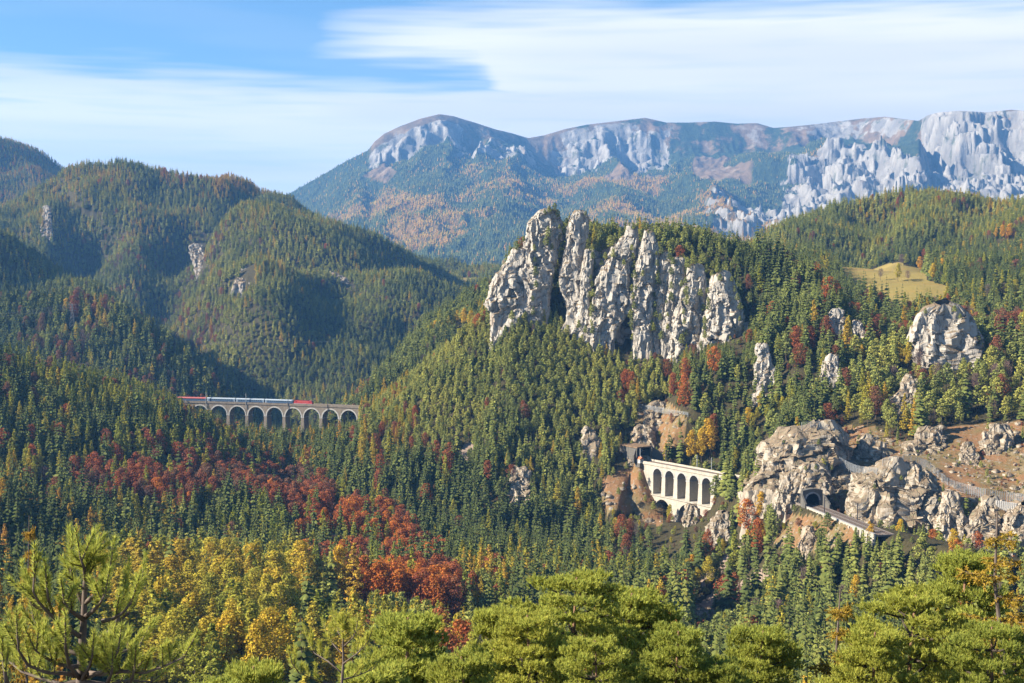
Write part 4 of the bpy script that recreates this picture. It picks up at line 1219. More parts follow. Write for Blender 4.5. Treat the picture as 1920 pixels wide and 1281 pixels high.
# track beyond the viaducts
def track(name, pts, label):
    root = empty(name, tuple(pts[0])); tag(root, label, 'track')
    ln = Line(pts[0], (np.array(pts[0]) + np.array(pts[-1])) / 2 if len(pts) == 2 else pts[1], pts[-1])
    mb = MB(); bar(mb, ln, 0, ln.L, -4.6, 4.6, -0.9, -0.12, 3); mb.build('ballast', M_ballast, root)
    for off in (-2.0, 2.0):
        for g in (-0.72, 0.72):
            mb = MB(); bar(mb, ln, 0, ln.L, off + g - 0.06, off + g + 0.06, -0.116, 0.06); mb.build('rail', M_steel, root)
        sl = MB()
        for q in np.arange(0.4, ln.L, 1.8):
            bar(sl, ln, q, q + 0.26, off - 1.3, off + 1.3, -0.118, -0.03)
        s_ = sl.build('sleepers', M_wood, root); s_['kind'] = 'stuff'
    return ln, root
axR = (VR1 - VR0) / np.linalg.norm(VR1 - VR0); ax2 = (TRK - TP2) / np.linalg.norm(TRK - TP2)
lnA, _ = track('railway_track', [TP1 - axR * 15, VR0 - axR * 4.5], 'short railway track inside the mouth of the railway gallery')
lnB, _ = track('railway_track', [VR1 + axR * 0.6, CUT0 + (CUT0 - VR1) * 0.3], 'railway track between the white viaduct and the ochre cliff')
lnC, trc = track('railway_track', [TP2 - ax2 * 20, (TP2 - ax2 * 20 + TRK + ax2 * 25) / 2, TRK + ax2 * 25], 'double railway track coming out of the arched tunnel')
# low wall that carries the track on the valley side
rw = empty('retaining_wall', tuple(lnC.o)); tag(rw, 'pale retaining wall with niches along the track right of the tunnel', 'wall')
mb = MB(); bar(mb, lnC, 24, lnC.L, -5.4, -4.65, -9.0, 0.25, 3); mb.build('wall', M_pale, rw)
mb = MB(); bar(mb, lnC, 24, lnC.L, -5.6, -4.5, 0.253, 0.5, 3); mb.build('coping', M_ring, rw)
for q in np.arange(46, lnC.L - 6, 9.0):
    mb = MB(); bar(mb, lnC, q, q + 1.2, -6.2, -5.403, -9.0, -0.4); mb.build('buttress', M_pale, rw)

# arched tunnel mouth
def tunnel_mouth():
    lt = Line(TP2 - ax2 * 24, TP2 - ax2 * 10, TP2 + ax2 * 1.0, origin=TP2)
    root = empty('tunnel_portal', tuple(TP2)); tag(root, 'arched grey stone tunnel mouth in the rock beside the ochre cliff', 'tunnel portal')
    r = 3.5; zs = 2.4
    # facade: seen from the mouth; line runs towards the view, n spans the width
    d = np.array([ax2[0], ax2[1]]); nrm = np.array([-d[1], d[0]])
    def W(n, z, f): return (nrm[0] * n + d[0] * f, nrm[1] * n + d[1] * f, z)
    mb = MB(); na = 20
    arc = [(r * math.cos(a), zs + r * math.sin(a)) for a in np.linspace(math.pi, 0, na + 1)]
    top = [(-5.3 + 10.6 * i / na, 6.9 + 0.8 * math.sin(math.pi * i / na)) for i in range(na + 1)]
    for fq in (1.0, -1.5):
        for i in range(na):
            mb.quad(W(*arc[i], fq), W(*arc[i + 1], fq), W(*top[i + 1], fq), W(*top[i], fq))
        for sg in (-1, 1):
            mb.quad(W(sg * r, -0.6, fq), W(sg * 5.3, -0.6, fq), W(sg * 5.3, 6.9, fq), W(sg * r, zs, fq))
    for i in range(na):
        mb.quad(W(*top[i], 1.0), W(*top[i + 1], 1.0), W(*top[i + 1], -1.5), W(*top[i], -1.5))
    for sg in (-1, 1): mb.quad(W(sg * 5.3, -0.6, 1.0), W(sg * 5.3, -0.6, -1.5), W(sg * 5.3, 6.9, -1.5), W(sg * 5.3, 6.9, 1.0))
    mb.build('facade', M_grey, root)
    mb = MB()
    for i in range(na):
        (n0, z0), (n1, z1) = top[i], top[i + 1]
        mb.quad(W(n0, z0 + 0.004, 1.2), W(n1, z1 + 0.004, 1.2), W(n1, z1 + 0.5, 1.2), W(n0, z0 + 0.5, 1.2)); mb.quad(W(n0, z0 + 0.5, 1.2), W(n1, z1 + 0.5, 1.2), W(n1, z1 + 0.5, -1.6), W(n0, z0 + 0.5, -1.6))
    mb.build('coping', M_grey, root)
    nst = 17
    for i in range(nst):
        a0, a1 = math.pi * (1 - i / nst) - 0.008, math.pi * (1 - (i + 1) / nst) + 0.008
        mb = MB()
        P = [(rr * math.cos(a), zs + rr * math.sin(a)) for rr, a in ((r - 0.03, a0), (r - 0.03, a1), (r + 0.75, a1), (r + 0.75, a0))]
        k = len(mb.v); mb.v += [W(*q, 1.12) for q in P] + [W(*q, 0.6) for q in P]
        for q in range(4): mb.f.append((k + q, k + (q + 1) % 4, k + 4 + (q + 1) % 4, k + 4 + q))
        mb.f.append((k + 3, k + 2, k + 1, k))
        mb.build('arch_stone', M_soffit, root)
    mb = MB()
    for i in range(na):
        mb.quad(W(*arc[i], 0.9), W(*arc[i + 1], 0.9), W(*arc[i + 1], -24), W(*arc[i], -24))
    for sg in (-1, 1): mb.quad(W(sg * r, -0.6, 0.9), W(sg * r, -0.6, -24), W(sg * r, zs, -24), W(sg * r, zs, 0.9))
    k = len(mb.v); mb.v += [W(*q, -23.9) for q in arc] + [W(r, -0.6, -23.9), W(-r, -0.6, -23.9)]; mb.f.append(tuple(range(k, k + na + 3)))
    mb.build('tunnel_lining', M_dark, root)
    for sg, ln_ in ((-1, 6.0), (1, 9.0)):
        mb = MB()
        k = len(mb.v)
        for f, h in ((1.0, 5.6), (ln_, 1.6)):
            for n in (5.2, 6.1): mb.v += [W(sg * n, -0.6, f), W(sg * n, h, f)]
        mb.f += [(k, k + 1, k + 5, k + 4), (k + 2, k + 6, k + 7, k + 3), (k + 1, k + 3, k + 7, k + 5), (k + 4, k + 5, k + 7, k + 6)]
        mb.build('wing_wall', M_grey, root)
    return root
tunnel_mouth()

# square mouth of the railway gallery
def gallery_mouth():
    root = empty('railway_gallery', tuple(TP1)); tag(root, 'square concrete gallery mouth where the track leaves the white viaduct', 'gallery')
    d = axR[:2]; nrm = np.array([-d[1], d[0]])
    def W(n, z, f): return (nrm[0] * n + d[0] * f, nrm[1] * n + d[1] * f, z)
    def blk(nm, mat, n0, n1, z0, z1, f0, f1):
        mb = MB(); k = 0
        mb.v += [W(n, z, f) for f in (f0, f1) for z in (z0, z1) for n in (n0, n1)]
        for q in ((0, 1, 3, 2), (4, 6, 7, 5), (0, 4, 5, 1), (2, 3, 7, 6), (0, 2, 6, 4), (1, 5, 7, 3)): mb.f.append(q)
        return mb.build(nm, mat, root)
    blk('side_wall', M_grey, -5.5, -4.6, -0.6, 7.6, -16, 1.0)
    blk('side_wall', M_grey, 4.6, 5.5, -0.6, 7.6, -16, 1.0)
    blk('roof_slab', M_earth, -5.9, 5.9, 7.603, 8.3, -16, 1.6)
    blk('back_wall', M_dark, -4.597, 4.597, -0.6, 7.6, -16, -15)
    blk('lining', M_dark, -4.59, -4.3, -0.59, 7.59, -14.9, 0.4)
    blk('lining', M_dark, 4.3, 4.59, -0.59, 7.59, -14.9, 0.4)
    blk('lining', M_dark, -4.29, 4.29, 7.2, 7.59, -14.9, 0.4)
    for sg in (-1, 1):
        mb = MB()
        mb.v += [W(sg * 6.2, -0.6, 1.0), W(sg * 6.2, 7.6, 1.0), W(sg * 11, -0.6, 5.0), W(sg * 11, 4.0, 5.0), W(sg * 6.6, -0.6, 0.2), W(sg * 6.6, 7.6, 0.2), W(sg * 11.4, -0.6, 4.2), W(sg * 11.4, 4.0, 4.2)]
        mb.f += [(0, 2, 3, 1), (4, 5, 7, 6), (1, 3, 7, 5), (2, 6, 7, 3), (0, 1, 5, 4)]
        mb.build('wing_wall', M_grey, root)
    return root
gallery_mouth()

# watchman's hut
hutp = TP1 + axR * 6.0 + np.array([axR[1], -axR[0], 0]) * 7.4
hut = empty('watch_hut', tuple(hutp + np.array([0, 0, -0.4])), math.atan2(axR[1], axR[0])); tag(hut, 'small white hut with an orange tiled roof beside the gallery', 'hut')
hut.scale = (0.82, 0.82, 0.82)
mb = MB(); mb.box((0, 0, 1.45), (4.6, 3.4, 2.9)); mb.build('wall', M_white, hut)
mb = MB(); mb.box((0, 0, -1.5), (5.6, 4.4, 2.99)); mb.build('plinth', M_grey, hut)
mb = MB()
mb.v += [(-2.8, -2.1, 2.75), (2.8, -2.1, 2.75), (2.8, 0, 4.4), (-2.8, 0, 4.4), (-2.8, 2.1, 2.75), (2.8, 2.1, 2.75)]
mb.f += [(0, 1, 2, 3), (3, 2, 5, 4), (1, 5, 2), (0, 3, 4), (0, 4, 5, 1)]
rf = mb.build('roof', M_tile, hut)
mb = MB(); mb.box((0.8, 0.5, 4.5), (0.5, 0.5, 1.1)); mb.build('chimney', M_conc, rf)
mb = MB(); mb.box((-0.9, -1.72, 1.0), (0.95, 0.06, 2.0)); mb.build('door', M_wood, hut)
wn = MB(); wn.box((1.0, -1.72, 1.6), (0.9, 0.06, 0.9)); wn.build('window', M_glass, hut)
wn = MB(); wn.box((2.32, 0.1, 1.6), (0.06, 0.9, 0.9)); wn.build('window', M_glass, hut)

# overhead line masts
def mast(p, label, side, heading, h=8.2, mat=M_mast, group='overhead line masts', foot=0.0):
    root = empty('catenary_mast', tuple(p), heading); tag(root, label, 'mast', group)
    mb = MB(); mb.box((0, 0, (h - foot) / 2), (0.36, 0.36, h + foot)); mb.build('pole', mat, root)
    mb = MB(); mb.tube([(0, 0, h * 0.78), (0, side * 3.6, h * 0.80)], 0.07, 5); mb.tube([(0, 0, h * 0.94), (0, side * 3.2, h * 0.80)], 0.05, 5); mb.tube([(0, side * 1.0, h * 0.66), (0, side * 3.4, h * 0.67)], 0.045, 5); mb.build('bracket_arm', mat, root)
    mb = MB(); mb.tube([(0, side * 0.3, h * 0.785), (0, side * 0.75, h * 0.79)], 0.13, 6); mb.build('insulator', M_wood, root)
    return root
for u_, nm in ((391, 'pale mast in front of the rear red coach end'), (466, 'mast on the viaduct before the blue coaches'), (545, 'mast on the viaduct close behind the locomotive'), (619, 'mast on the viaduct ahead of the locomotive')):
    s_ = LL.s_of_u(u_); p = np.array(LL.at(s_, -4.85, 0)) + LL.o
    p[2] = LL.o[2]
    mast(p, nm, 1, LL.heading(s_), 8.6, M_mast if u_ < 500 else M_mastd, foot=4.5)
for ln_, u_, n_, mt_, nm in ((LR, 1295, 4.85, M_mast, 'mast rising from the white viaduct near its middle'), (LR, 1322, 4.85, M_mast, 'second mast rising from the white viaduct'), (LR, 1209, -3.6, M_mast, 'pale mast standing in front of the gallery mouth'), (LR, 1236, 5.2, M_mastd, 'mast against the wing wall right of the gallery')):
    s_ = ln_.s_of_u(u_); p = np.array(ln_.at(s_, n_, 0)) + ln_.o; p[2] = RAIL_Z - 0.5
    mast(p, nm, -1 if n_ > 0 else 1, ln_.heading(s_), 8.4, mt_)
for u_, n_, nm in ((1517, -3.5, 'mast standing in front of the arched tunnel mouth'), (1561, -4.2, 'thin mast on the valley side of the track after the tunnel'), (1592, 4.2, 'mast on the hill side of the track at the foot of the cliff')):
    s_ = lnC.s_of_u(u_); p = np.array(lnC.at(s_, n_, 0)) + lnC.o; p[2] = RAIL_Z - 0.5
    mast(p, nm, 1 if n_ < 0 else -1, lnC.heading(s_), 8.4, M_mastd)
gp = onrail(1440, 919, RAIL_Z)
g_ = empty('signal_gantry', tuple(gp + np.array([0, 0, -0.4])), 0.2); tag(g_, 'dark angular signal gantry at the foot of the ochre cliff', 'gantry')
mb = MB(); mb.box((0, 0, 3.6), (0.35, 0.35, 7.4)); mb.build('pole', M_mastd, g_)
mb = MB(); mb.box((1.3, 0, 7.2), (2.9, 0.3, 0.3)); mb.box((2.6, 0, 8.0), (0.25, 0.25, 1.7)); mb.build('arm', M_mastd, g_)
mb = MB(); mb.box((2.6, -0.2, 8.9), (0.6, 0.3, 1.0)); mb.build('signal_head', M_mastd, g_)

# the train
def coach(s_c, ln, n_, label, red):
    L = 26.0
    root = empty('railway_coach', tuple(np.array(ln.at(s_c, n_, 0.06)) + np.array([ln.o[0], ln.o[1], ln.o[2]])), ln.heading(s_c)); tag(root, label, 'railway coach', 'coaches of the train on the long viaduct')
    mb = MB(); mb.box((0, 0, 1.55), (L, 2.85, 1.15)); mb.build('lower_body', M_blue, root)
    mb = MB(); mb.box((0, 0, 3.15), (L, 2.83, 0.44)); mb.build('upper_body', M_roofr if red else M_lblue, root)
    wb = MB(); wb.box((0, 0, 2.53), (L - 0.06, 2.78, 0.80)); wbo = wb.build('window_band', M_blue if not red else M_under, root)
    for k in range(11):
        mb = MB(); mb.box((-L / 2 + 3.2 + k * 1.96, 0, 2.53), (1.35, 2.82, 0.70)); mb.build('window', M_glass, root)
    mb = MB()
    prof = [(-1.41, 3.37), (-1.3, 3.72), (-0.9, 3.98), (0, 4.08), (0.9, 3.98), (1.3, 3.72), (1.41, 3.37)]
    for (y0, z0), (y1, z1) in zip(prof[:-1], prof[1:]): mb.quad((-L / 2, y0, z0), (L / 2, y0, z0), (L / 2, y1, z1), (-L / 2, y1, z1))
    mb.quad(*[(L / 2, y, z) for y, z in prof]); mb.quad(*[(-L / 2, y, z) for y, z in reversed(prof)])
    mb.build('roof', M_roofr if red else M_roofw, root)
    for sg in (-1, 1):
        mb = MB(); mb.box((sg * 9.2, 0, 0.62), (3.4, 2.3, 0.5))
        for wx in (-1.25, 1.25):
            for wy in (-0.75, 0.75): mb.tube([(sg * 9.2 + wx, wy - 0.07, 0.46), (sg * 9.2 + wx, wy + 0.07, 0.46)], 0.46, 12)
        mb.build('bogie', M_under, root)
        mb = MB(); mb.box((sg * 12.1, 0, 2.05), (0.85, 2.86, 2.1)); mb.build('door', M_lblue if not red else M_blue, root)
    mb = MB(); mb.box((0, 0, 0.78), (11, 2.3, 0.38)); mb.build('underframe', M_under, root)
    return root
def locomotive(s_c, ln, n_, label):
    L = 17.0
    root = empty('locomotive', tuple(np.array(ln.at(s_c, n_, 0.06)) + ln.o * np.array([1, 1, 1])), ln.heading(s_c)); tag(root, label, 'locomotive')
    mb = MB()
    prof = [(-L / 2, 1.0), (-L / 2, 2.2), (-L / 2 + 0.7, 3.4), (-L / 2 + 1.3, 3.75), (L / 2 - 1.3, 3.75), (L / 2 - 0.7, 3.4), (L / 2, 2.2), (L / 2, 1.0)]
    k = 0
    mb.v += [(x, -1.45, z) for x, z in prof] + [(x, 1.45, z) for x, z in prof]
    n = len(prof)
    mb.f += [tuple(range(n)), tuple(reversed(range(n, 2 * n)))] + [(i, n + i, n + (i + 1) % n, (i + 1) % n) for i in range(n)]
    mb.build('body', M_red, root)
    mb = MB(); mb.box((0, 0, 1.12), (L - 0.4, 2.96, 0.22)); mb.build('grey_sill', M_roofw, root)
    for sg in (-1, 1):
        mb = MB(); mb.box((sg * (L / 2 - 0.42), 0, 2.82), (0.62, 2.5, 0.8)); mb.build('windscreen', M_glass, root)
        mb = MB(); mb.box((sg * (L / 2 - 2.1), 0, 2.7), (0.8, 2.94, 0.7)); mb.build('cab_window', M_glass, root)
        mb = MB(); mb.box((sg * 4.6, 0, 0.68), (4.2, 2.4, 0.6))
        for wx in (-1.4, 1.4):
            for wy in (-0.75, 0.75): mb.tube([(sg * 4.6 + wx, wy - 0.07, 0.56), (sg * 4.6 + wx, wy + 0.07, 0.56)], 0.56, 12)
        mb.build('bogie', M_under, root)
    for k in range(5):
        mb = MB(); mb.box((-3.6 + k * 1.8, 0, 2.75), (1.2, 2.94, 0.75)); mb.build('grille', M_roofr, root)
    mb = MB(); mb.box((0, 0, 3.92), (9.5, 1.5, 0.3)); mb.build('roof_gear', M_under, root)
    mb = MB(); mb.tube([(-4.5, 0, 4.0), (-5.6, 0, 4.9), (-4.4, 0, 5.7)], 0.07, 5); mb.tube([(-4.4, -0.8, 5.72), (-4.4, 0.8, 5.72)], 0.06, 5); mb.build('pantograph', M_under, root)
    return root
sl_ = LL.s_of_u(571.5)
locomotive(sl_, LL, -1.9, 'red electric locomotive at the head of the train on the viaduct')
for k in range(5):
    sc = sl_ - 8.5 - 0.9 - 13.0 - k * 26.9
    coach(sc, LL, -1.9, ['pale blue coach directly behind the red locomotive', 'second blue coach behind the locomotive', 'third blue coach, next to the red topped coaches', 'red topped coach following the blue coaches', 'last red topped coach half behind the yellow trees'][k], k > 2)

# ---- things found on the slopes by looking along the view ray
bpy.context.view_layer.update()
dg_ = bpy.context.evaluated_depsgraph_get()
def look(u, v):
    p = px(u, v, 1000.0); o = Vector((0, 0, CAMZ)); d = (Vector(p) - o).normalized()
    okk, loc, nr_, idx, ob, m_ = scene.ray_cast(dg_, o + d * 100, d)
    return np.array(loc) if okk else None

def net_fence(pts, label, h=3.6):
    P = [look(u, v) for u, v in pts]
    P = [p for p in P if p is not None and p[1] < 1200]
    if len(P) < 2: return
    root = empty('rockfall_fence', tuple(P[0])); tag(root, label, 'fence', 'rockfall fences on the rusty slope')
    o = P[0]
    # smooth and walk along it
    P = np.array(P); seg = np.linalg.norm(np.diff(P, axis=0), axis=1); S = np.concatenate([[0], np.cumsum(seg)])
    n = max(2, int(S[-1] / 5.0))
    Q = np.stack([np.interp(np.linspace(0, S[-1], n + 1), S, P[:, i]) for i in range(3)], -1)
    for _ in range(2): Q[1:-1] = 0.25 * Q[:-2] + 0.5 * Q[1:-1] + 0.25 * Q[2:]
    for q in Q:
        mb = MB(); mb.tube([q - o + np.array([0, 0, -1.2]), q - o + np.array([0, -0.25, h])], 0.13, 6); mb.build('post', M_net, root)
    for a, b in zip(Q[:-1], Q[1:]):
        mb = MB(); a_ = a - o; b_ = b - o
        d = b_ - a_; L = np.linalg.norm(d); sd = np.array([0, -0.06, 0])
        for z in np.linspace(-0.2, h - 0.1, 9):
            sag = 0.12 * math.sin(z * 3)
            w_ = 0.045
            mb.quad(a_ + [0, -0.25 * z / h, z - w_], b_ + [0, -0.25 * z / h, z - w_], b_ + [0, -0.25 * z / h, z + w_], a_ + [0, -0.25 * z / h, z + w_])
        for f in np.linspace(0.05, 0.95, max(4, int(L / 0.55))):
            p = a_ + d * f; e = d / L * 0.035
            mb.quad(p - e + [0, 0.02, -0.2], p + e + [0, 0.02, -0.2], p + e + [0, -0.23, h - 0.1], p - e + [0, -0.23, h - 0.1])
        mb.build('net_panel', M_net, root)
net_fence([(1503, 806), (1520, 801), (1545, 803), (1560, 815), (1588, 826)], 'grey wire fence on top of the ochre cliff over the tunnel', 4.0)
net_fence([(1574, 870), (1590, 879), (1611, 888), (1644, 891)], 'grey wire fence dipping right of the ochre cliff', 3.6)
net_fence([(1655, 874), (1687, 867), (1720, 871), (1741, 878), (1758, 894), (1771, 910), (1806, 921), (1847, 932), (1888, 937), (1925, 942), (1960, 948)], 'long curving grey wire fence across the rusty slope', 3.8)
net_fence([(1196, 766), (1225, 770), (1258, 777), (1290, 782)], 'grey wire fence on the brown slope high above the gallery', 3.0)

def ribbed_wall(u0, v0, u1, v1, drop, label):
    a, b = look(u0, v0), look(u1, v1)
    if a is None or b is None: return
    root = empty('ribbed_retaining_wall', tuple(a)); tag(root, label, 'wall', 'ribbed retaining walls under the fence')
    d = b - a; L = np.linalg.norm(d); n = max(6, int(L / 0.85))
    back = np.array([0, 1.2, 0]); fr = np.array([0, -0.6, 0])
    mb = MB(); k = 0
    def zb(f): return -drop * math.sin(math.pi * (0.12 + 0.76 * f)) - 0.5
    q0 = [d * f + fr for f in np.linspace(0, 1, n + 1)]
    for i in range(n):
        f0, f1 = i / n, (i + 1) / n
        mb.quad(q0[i] + [0, 0, zb(f0)], q0[i + 1] + [0, 0, zb(f1)], q0[i + 1], q0[i])
        mb.quad(q0[i], q0[i + 1], q0[i + 1] + back, q0[i] + back)
    mb.build('wall_face', M_conc, root)
    for i in range(n):
        f = (i + 0.5) / n
        mb = MB(); c = d * f + fr
        mb.box((c[0], c[1] - 0.12, c[2] + zb(f) / 2), (0.34, 0.24, -zb(f))); mb.build('rib', M_white, root)
ribbed_wall(1612, 900, 1641, 906, 2.5, 'short ribbed pale wall under the dipping fence')
ribbed_wall(1769, 916, 1810, 924, 4.0, 'ribbed pale wall below the bend of the long fence')
ribbed_wall(1866, 938, 1906, 944, 3.6, 'ribbed pale wall under the fence at the right edge')

# steel lattice pylon on the left slope and its wires
def pylon(p, h, label):
    root = empty('power_pylon', tuple(p)); tag(root, label, 'pylon', 'power line pylons')
    mb = MB(); w0, w1 = h * 0.11, h * 0.022
    def leg(sx, sy, f): w_ = w0 + (w1 - w0) * min(1, f / 0.75); return Vector((sx * w_, sy * w_, h * f))
    lv = [0, 0.2, 0.38, 0.54, 0.67, 0.78, 0.88, 1.0]
    for sx, sy in ((-1, -1), (1, -1), (1, 1), (-1, 1)):
        mb.tube([leg(sx, sy, f) for f in lv], 0.16, 4)
    mb.build('leg_frame', M_mastg, root)
    mb = MB()
    cs = [(-1, -1), (1, -1), (1, 1), (-1, 1)]
    for f0, f1 in zip(lv[:-1], lv[1:]):
        for i in range(4):
            a, b = cs[i], cs[(i + 1) % 4]
            mb.tube([leg(*a, f0), leg(*b, f1)], 0.07, 4); mb.tube([leg(*b, f0), leg(*a, f1)], 0.07, 4)
    mb.build('bracing', M_mastg, root)
    for f in (0.72, 0.84, 0.95):
        mb = MB(); mb.tube([(-h * 0.16, 0, h * f), (h * 0.16, 0, h * f)], 0.14, 4); mb.tube([(-h * 0.16, 0, h * f), (0, 0, h * (f + 0.04)), (h * 0.16, 0, h * f)], 0.08, 4); mb.build('cross_arm', M_mastg, root)
    return root
pp = px(136, 618, hit(136, 618)); pp[2] = ground(pp[0], pp[1])
pylon(pp, 25, 'grey steel lattice pylon on the dark slope at left')
FOOT.append((pp[0], pp[1], 9)); KEEP.append(([(130, 585), (142, 585), (142, 615), (130, 615)], pp[1] - 4))
pq = px(-260, 560, 1500); pr_ = px(640, 640, 1650)
for k, (dx, z_) in enumerate(((-4.6, 20.9), (4.6, 20.9), (-4.6, 24.4), (4.6, 24.4))):
    mb = MB()
    for far_ in (pq, pr_):
        pts = []
        for f in np.linspace(0, 1, 14):
            a = np.array([pp[0] + dx, pp[1], pp[2] + z_]); b = np.array([far_[0] + dx, far_[1], far_[2]])
            q = a + (b - a) * f; q[2] -= 14 * math.sin(math.pi * f); pts.append(q)
        mb.tube(pts, 0.05, 3, cap=False)
    ob = mb.build('power_line', M_mastg); tag(ob, ['lower left wire of the power line crossing the slope', 'lower right wire of the power line crossing the slope', 'upper left wire of the power line crossing the slope', 'upper right wire of the power line crossing the slope'][k], 'wire', 'power line wires')
# ------------------------------------------------------------------ where the trees stand
NR_ = np.random.default_rng(11)
def scatter(D0, D1, spacing, u0=-260, u1=2180):
    """jittered points with the given spacing (metres) over the fan between two distances"""
    t0, t1 = (u0 - 960) / F, (u1 - 960) / F
    xs = []; ys = []
    y = np.arange(D0, D1, spacing)
    for yy in y:
        x = np.arange(t0 * yy, t1 * yy, spacing)
        xs.append(x + NR_.uniform(-0.47, 0.47, len(x)) * spacing + (NR_.random() * spacing))
        ys.append(yy + NR_.uniform(-0.47, 0.47, len(x)) * spacing)
    return np.concatenate(xs), np.concatenate(ys)

parts_ = [scatter(60, 350, 6.5), scatter(350, 1500, 5.2), scatter(1500, 2300, 5.8), scatter(2300, 3200, 6.2), scatter(3200, 4400, 7.8), scatter(800, 1080, 3.9, 680, 1430)]
TX = np.concatenate([p[0] for p in parts_]); TY = np.concatenate([p[1] for p in parts_])
TZ = ground(TX, TY)
TU, TV = proj(TX, TY, TZ)
N0 = len(TX)
extra = np.zeros(N0, bool); extra[N0 - len(parts_[-1][0]):] = True

# zones of the photograph's woods: (polygon in the view, distance range, {kind: weight}, (tint lo, hi))
def box_(u0, v0, u1, v1): return [(u0, v0), (u1, v0), (u1, v1), (u0, v1)]
clump = fbm(TX / 70, TY / 70, seed=101, oct=3)
clump2 = fbm(TX / 45, TY / 45, seed=133, oct=3)
kinds = np.array(['spruce', 'pine', 'larch', 'beech', 'maple', 'bare'])
Wt = np.zeros((N0, 6)); T_lo = np.full((N0, 6), 0.1); T_hi = np.full((N0, 6), 0.75)
def put(mask, w_, tints=None):
    Wt[mask] = w_
    for k, (a, b) in (tints or {}).items():
        T_lo[mask, k] = a; T_hi[mask, k] = b
allm = np.ones(N0, bool)
put(allm, [0.7, 0.12, 0.12, 0.03, 0.01, 0.02], {0: (0.0, 0.5), 2: (0.1, 0.7)})
far = TY > 1550
put(far, [0.50, 0.39, 0.09, 0.002, 0.005, 0.013], {0: (0.25, 0.95), 1: (0.1, 0.75), 2: (0.1, 0.7)})
gold = far & (fbm(TX / 160, TY / 160, seed=301, oct=4) > 0.14) & (TU < 760) & (TV < 470)
put(gold, [0.38, 0.27, 0.34, 0.0, 0.01, 0.0], {0: (0.25, 0.95), 1: (0.1, 0.75), 2: (0.15, 0.75)})
put((TY > 3300), [0.40, 0.10, 0.46, 0.02, 0.0, 0.02], {2: (0.5, 1.0)})
put(far & in_poly(TU, TV, [(290, 290), (450, 300), (520, 370), (400, 380), (300, 350)]), [0.30, 0.08, 0.58, 0.02, 0.02, 0], {2: (0.6, 1.0)})
put(far & in_poly(TU, TV, box_(170, 340, 240, 430)), [0.35, 0.1, 0.53, 0.02, 0, 0], {2: (0.1, 0.5)})
put(far & in_poly(TU, TV, [(330, 560), (420, 500), (420, 640), (360, 660)]), [0.35, 0.25, 0.08, 0.2, 0.02, 0.1], {3: (0.0, 0.4)})
put(far & in_poly(TU, TV, [(150, 450), (420, 440), (400, 620), (250, 620), (150, 540)]), [0.42, 0.36, 0.08, 0.03, 0.01, 0.10], {3: (0.0, 0.4), 0: (0.2, 0.9)})
put(far & (TU > 1380), [0.48, 0.14, 0.24, 0.01, 0.12, 0.01], {2: (0.0, 0.6), 4: (0.0, 0.7)})
mid = (TY > 1250) & (TY <= 1600)
put(mid & (TU < 560), [0.56, 0.22, 0.08, 0.04, 0.02, 0.08], {0: (0.0, 0.6), 3: (0.0, 0.35), 2: (0.2, 0.8)})
put(mid & (TU >= 560) & (TU < 1000), [0.22, 0.70, 0.03, 0.01, 0.02, 0.02], {1: (0.0, 0.45)})
put(mid & in_poly(TU, TV, [(380, 640), (430, 640), (500, 690), (500, 720), (420, 690)]), [0.05, 0, 0, 0.85, 0, 0.1], {3: (0.1, 0.5)})
put((TY > 1230) & (TY < 1560) & in_poly(TU, TV, [(590, 725), (700, 720), (690, 765), (595, 765)]), [0.10, 0.10, 0.05, 0.20, 0.05, 0.50], {3: (0.0, 0.3), 5: (0.3, 1.0)})
put((TY > 950) & (TY < 1620) & (TU > 1380), [0.72, 0.10, 0.10, 0.02, 0.04, 0.02], {0: (0.0, 0.5), 2: (0.1, 0.7), 4: (0.2, 1.0)})
ne = (TY <= 1250)
put(ne & (TU < 360) & (TV < 820), [0.46, 0.02, 0.46, 0.05, 0.0, 0.01], {0: (0.0, 0.6), 2: (0.0, 0.6), 3: (0.1, 0.6)})
put(ne & (TU < 360) & (TV >= 820) & (TV < 900), [0.70, 0.02, 0.24, 0.04, 0, 0], {0: (0.0, 0.35), 2: (0.0, 0.45)})
put(ne & (TU >= 340) & (TU < 720) & (TV < 960), [0.82, 0.02, 0.11, 0.03, 0.01, 0.01], {0: (0.0, 0.4), 2: (0.1, 0.9), 3: (0.1, 0.6)})
put(ne & (TU >= 600) & (TU < 1120) & (TV >= 860), [0.84, 0.03, 0.10, 0.02, 0.01, 0], {0: (0.0, 0.3), 2: (0.1, 0.6)})
POLL = [(690, 770), (800, 690), (900, 610), (1000, 590), (1280, 640), (1290, 760), (1190, 780), (1200, 900), (1100, 960), (1000, 960), (900, 880), (800, 870), (720, 850), (690, 800)]
put(ne & in_poly(TU, TV, POLL), [0.20, 0.76, 0.02, 0.01, 0.0, 0.01], {0: (0.3, 0.9), 1: (0.15, 0.85)})
put(ne & in_poly(TU, TV, [(670, 770), (760, 720), (800, 790), (720, 860), (680, 820)]), [0.2, 0.58, 0.18, 0.02, 0.02, 0], {2: (0.1, 0.8), 1: (0.2, 0.7)})
put(ne & in_poly(TU, TV, box_(900, 850, 1180, 1000)), [0.34, 0.45, 0.14, 0.03, 0.02, 0.02], {2: (0.1, 0.7), 1: (0.0, 0.5)})
put(ne & (TU > 940) & (TU < 1450) & (TV < 560), [0.30, 0.64, 0.04, 0.01, 0.01, 0], {0: (0.1, 0.6), 1: (0.0, 0.6)})
put(ne & in_poly(TU, TV, [(1380, 420), (1500, 480), (1740, 590), (1700, 660), (1480, 700), (1380, 640)]), [0.70, 0.20, 0.04, 0.04, 0.0, 0.02], {0: (0.0, 0.45), 1: (0.0, 0.4), 3: (0.1, 0.8)})
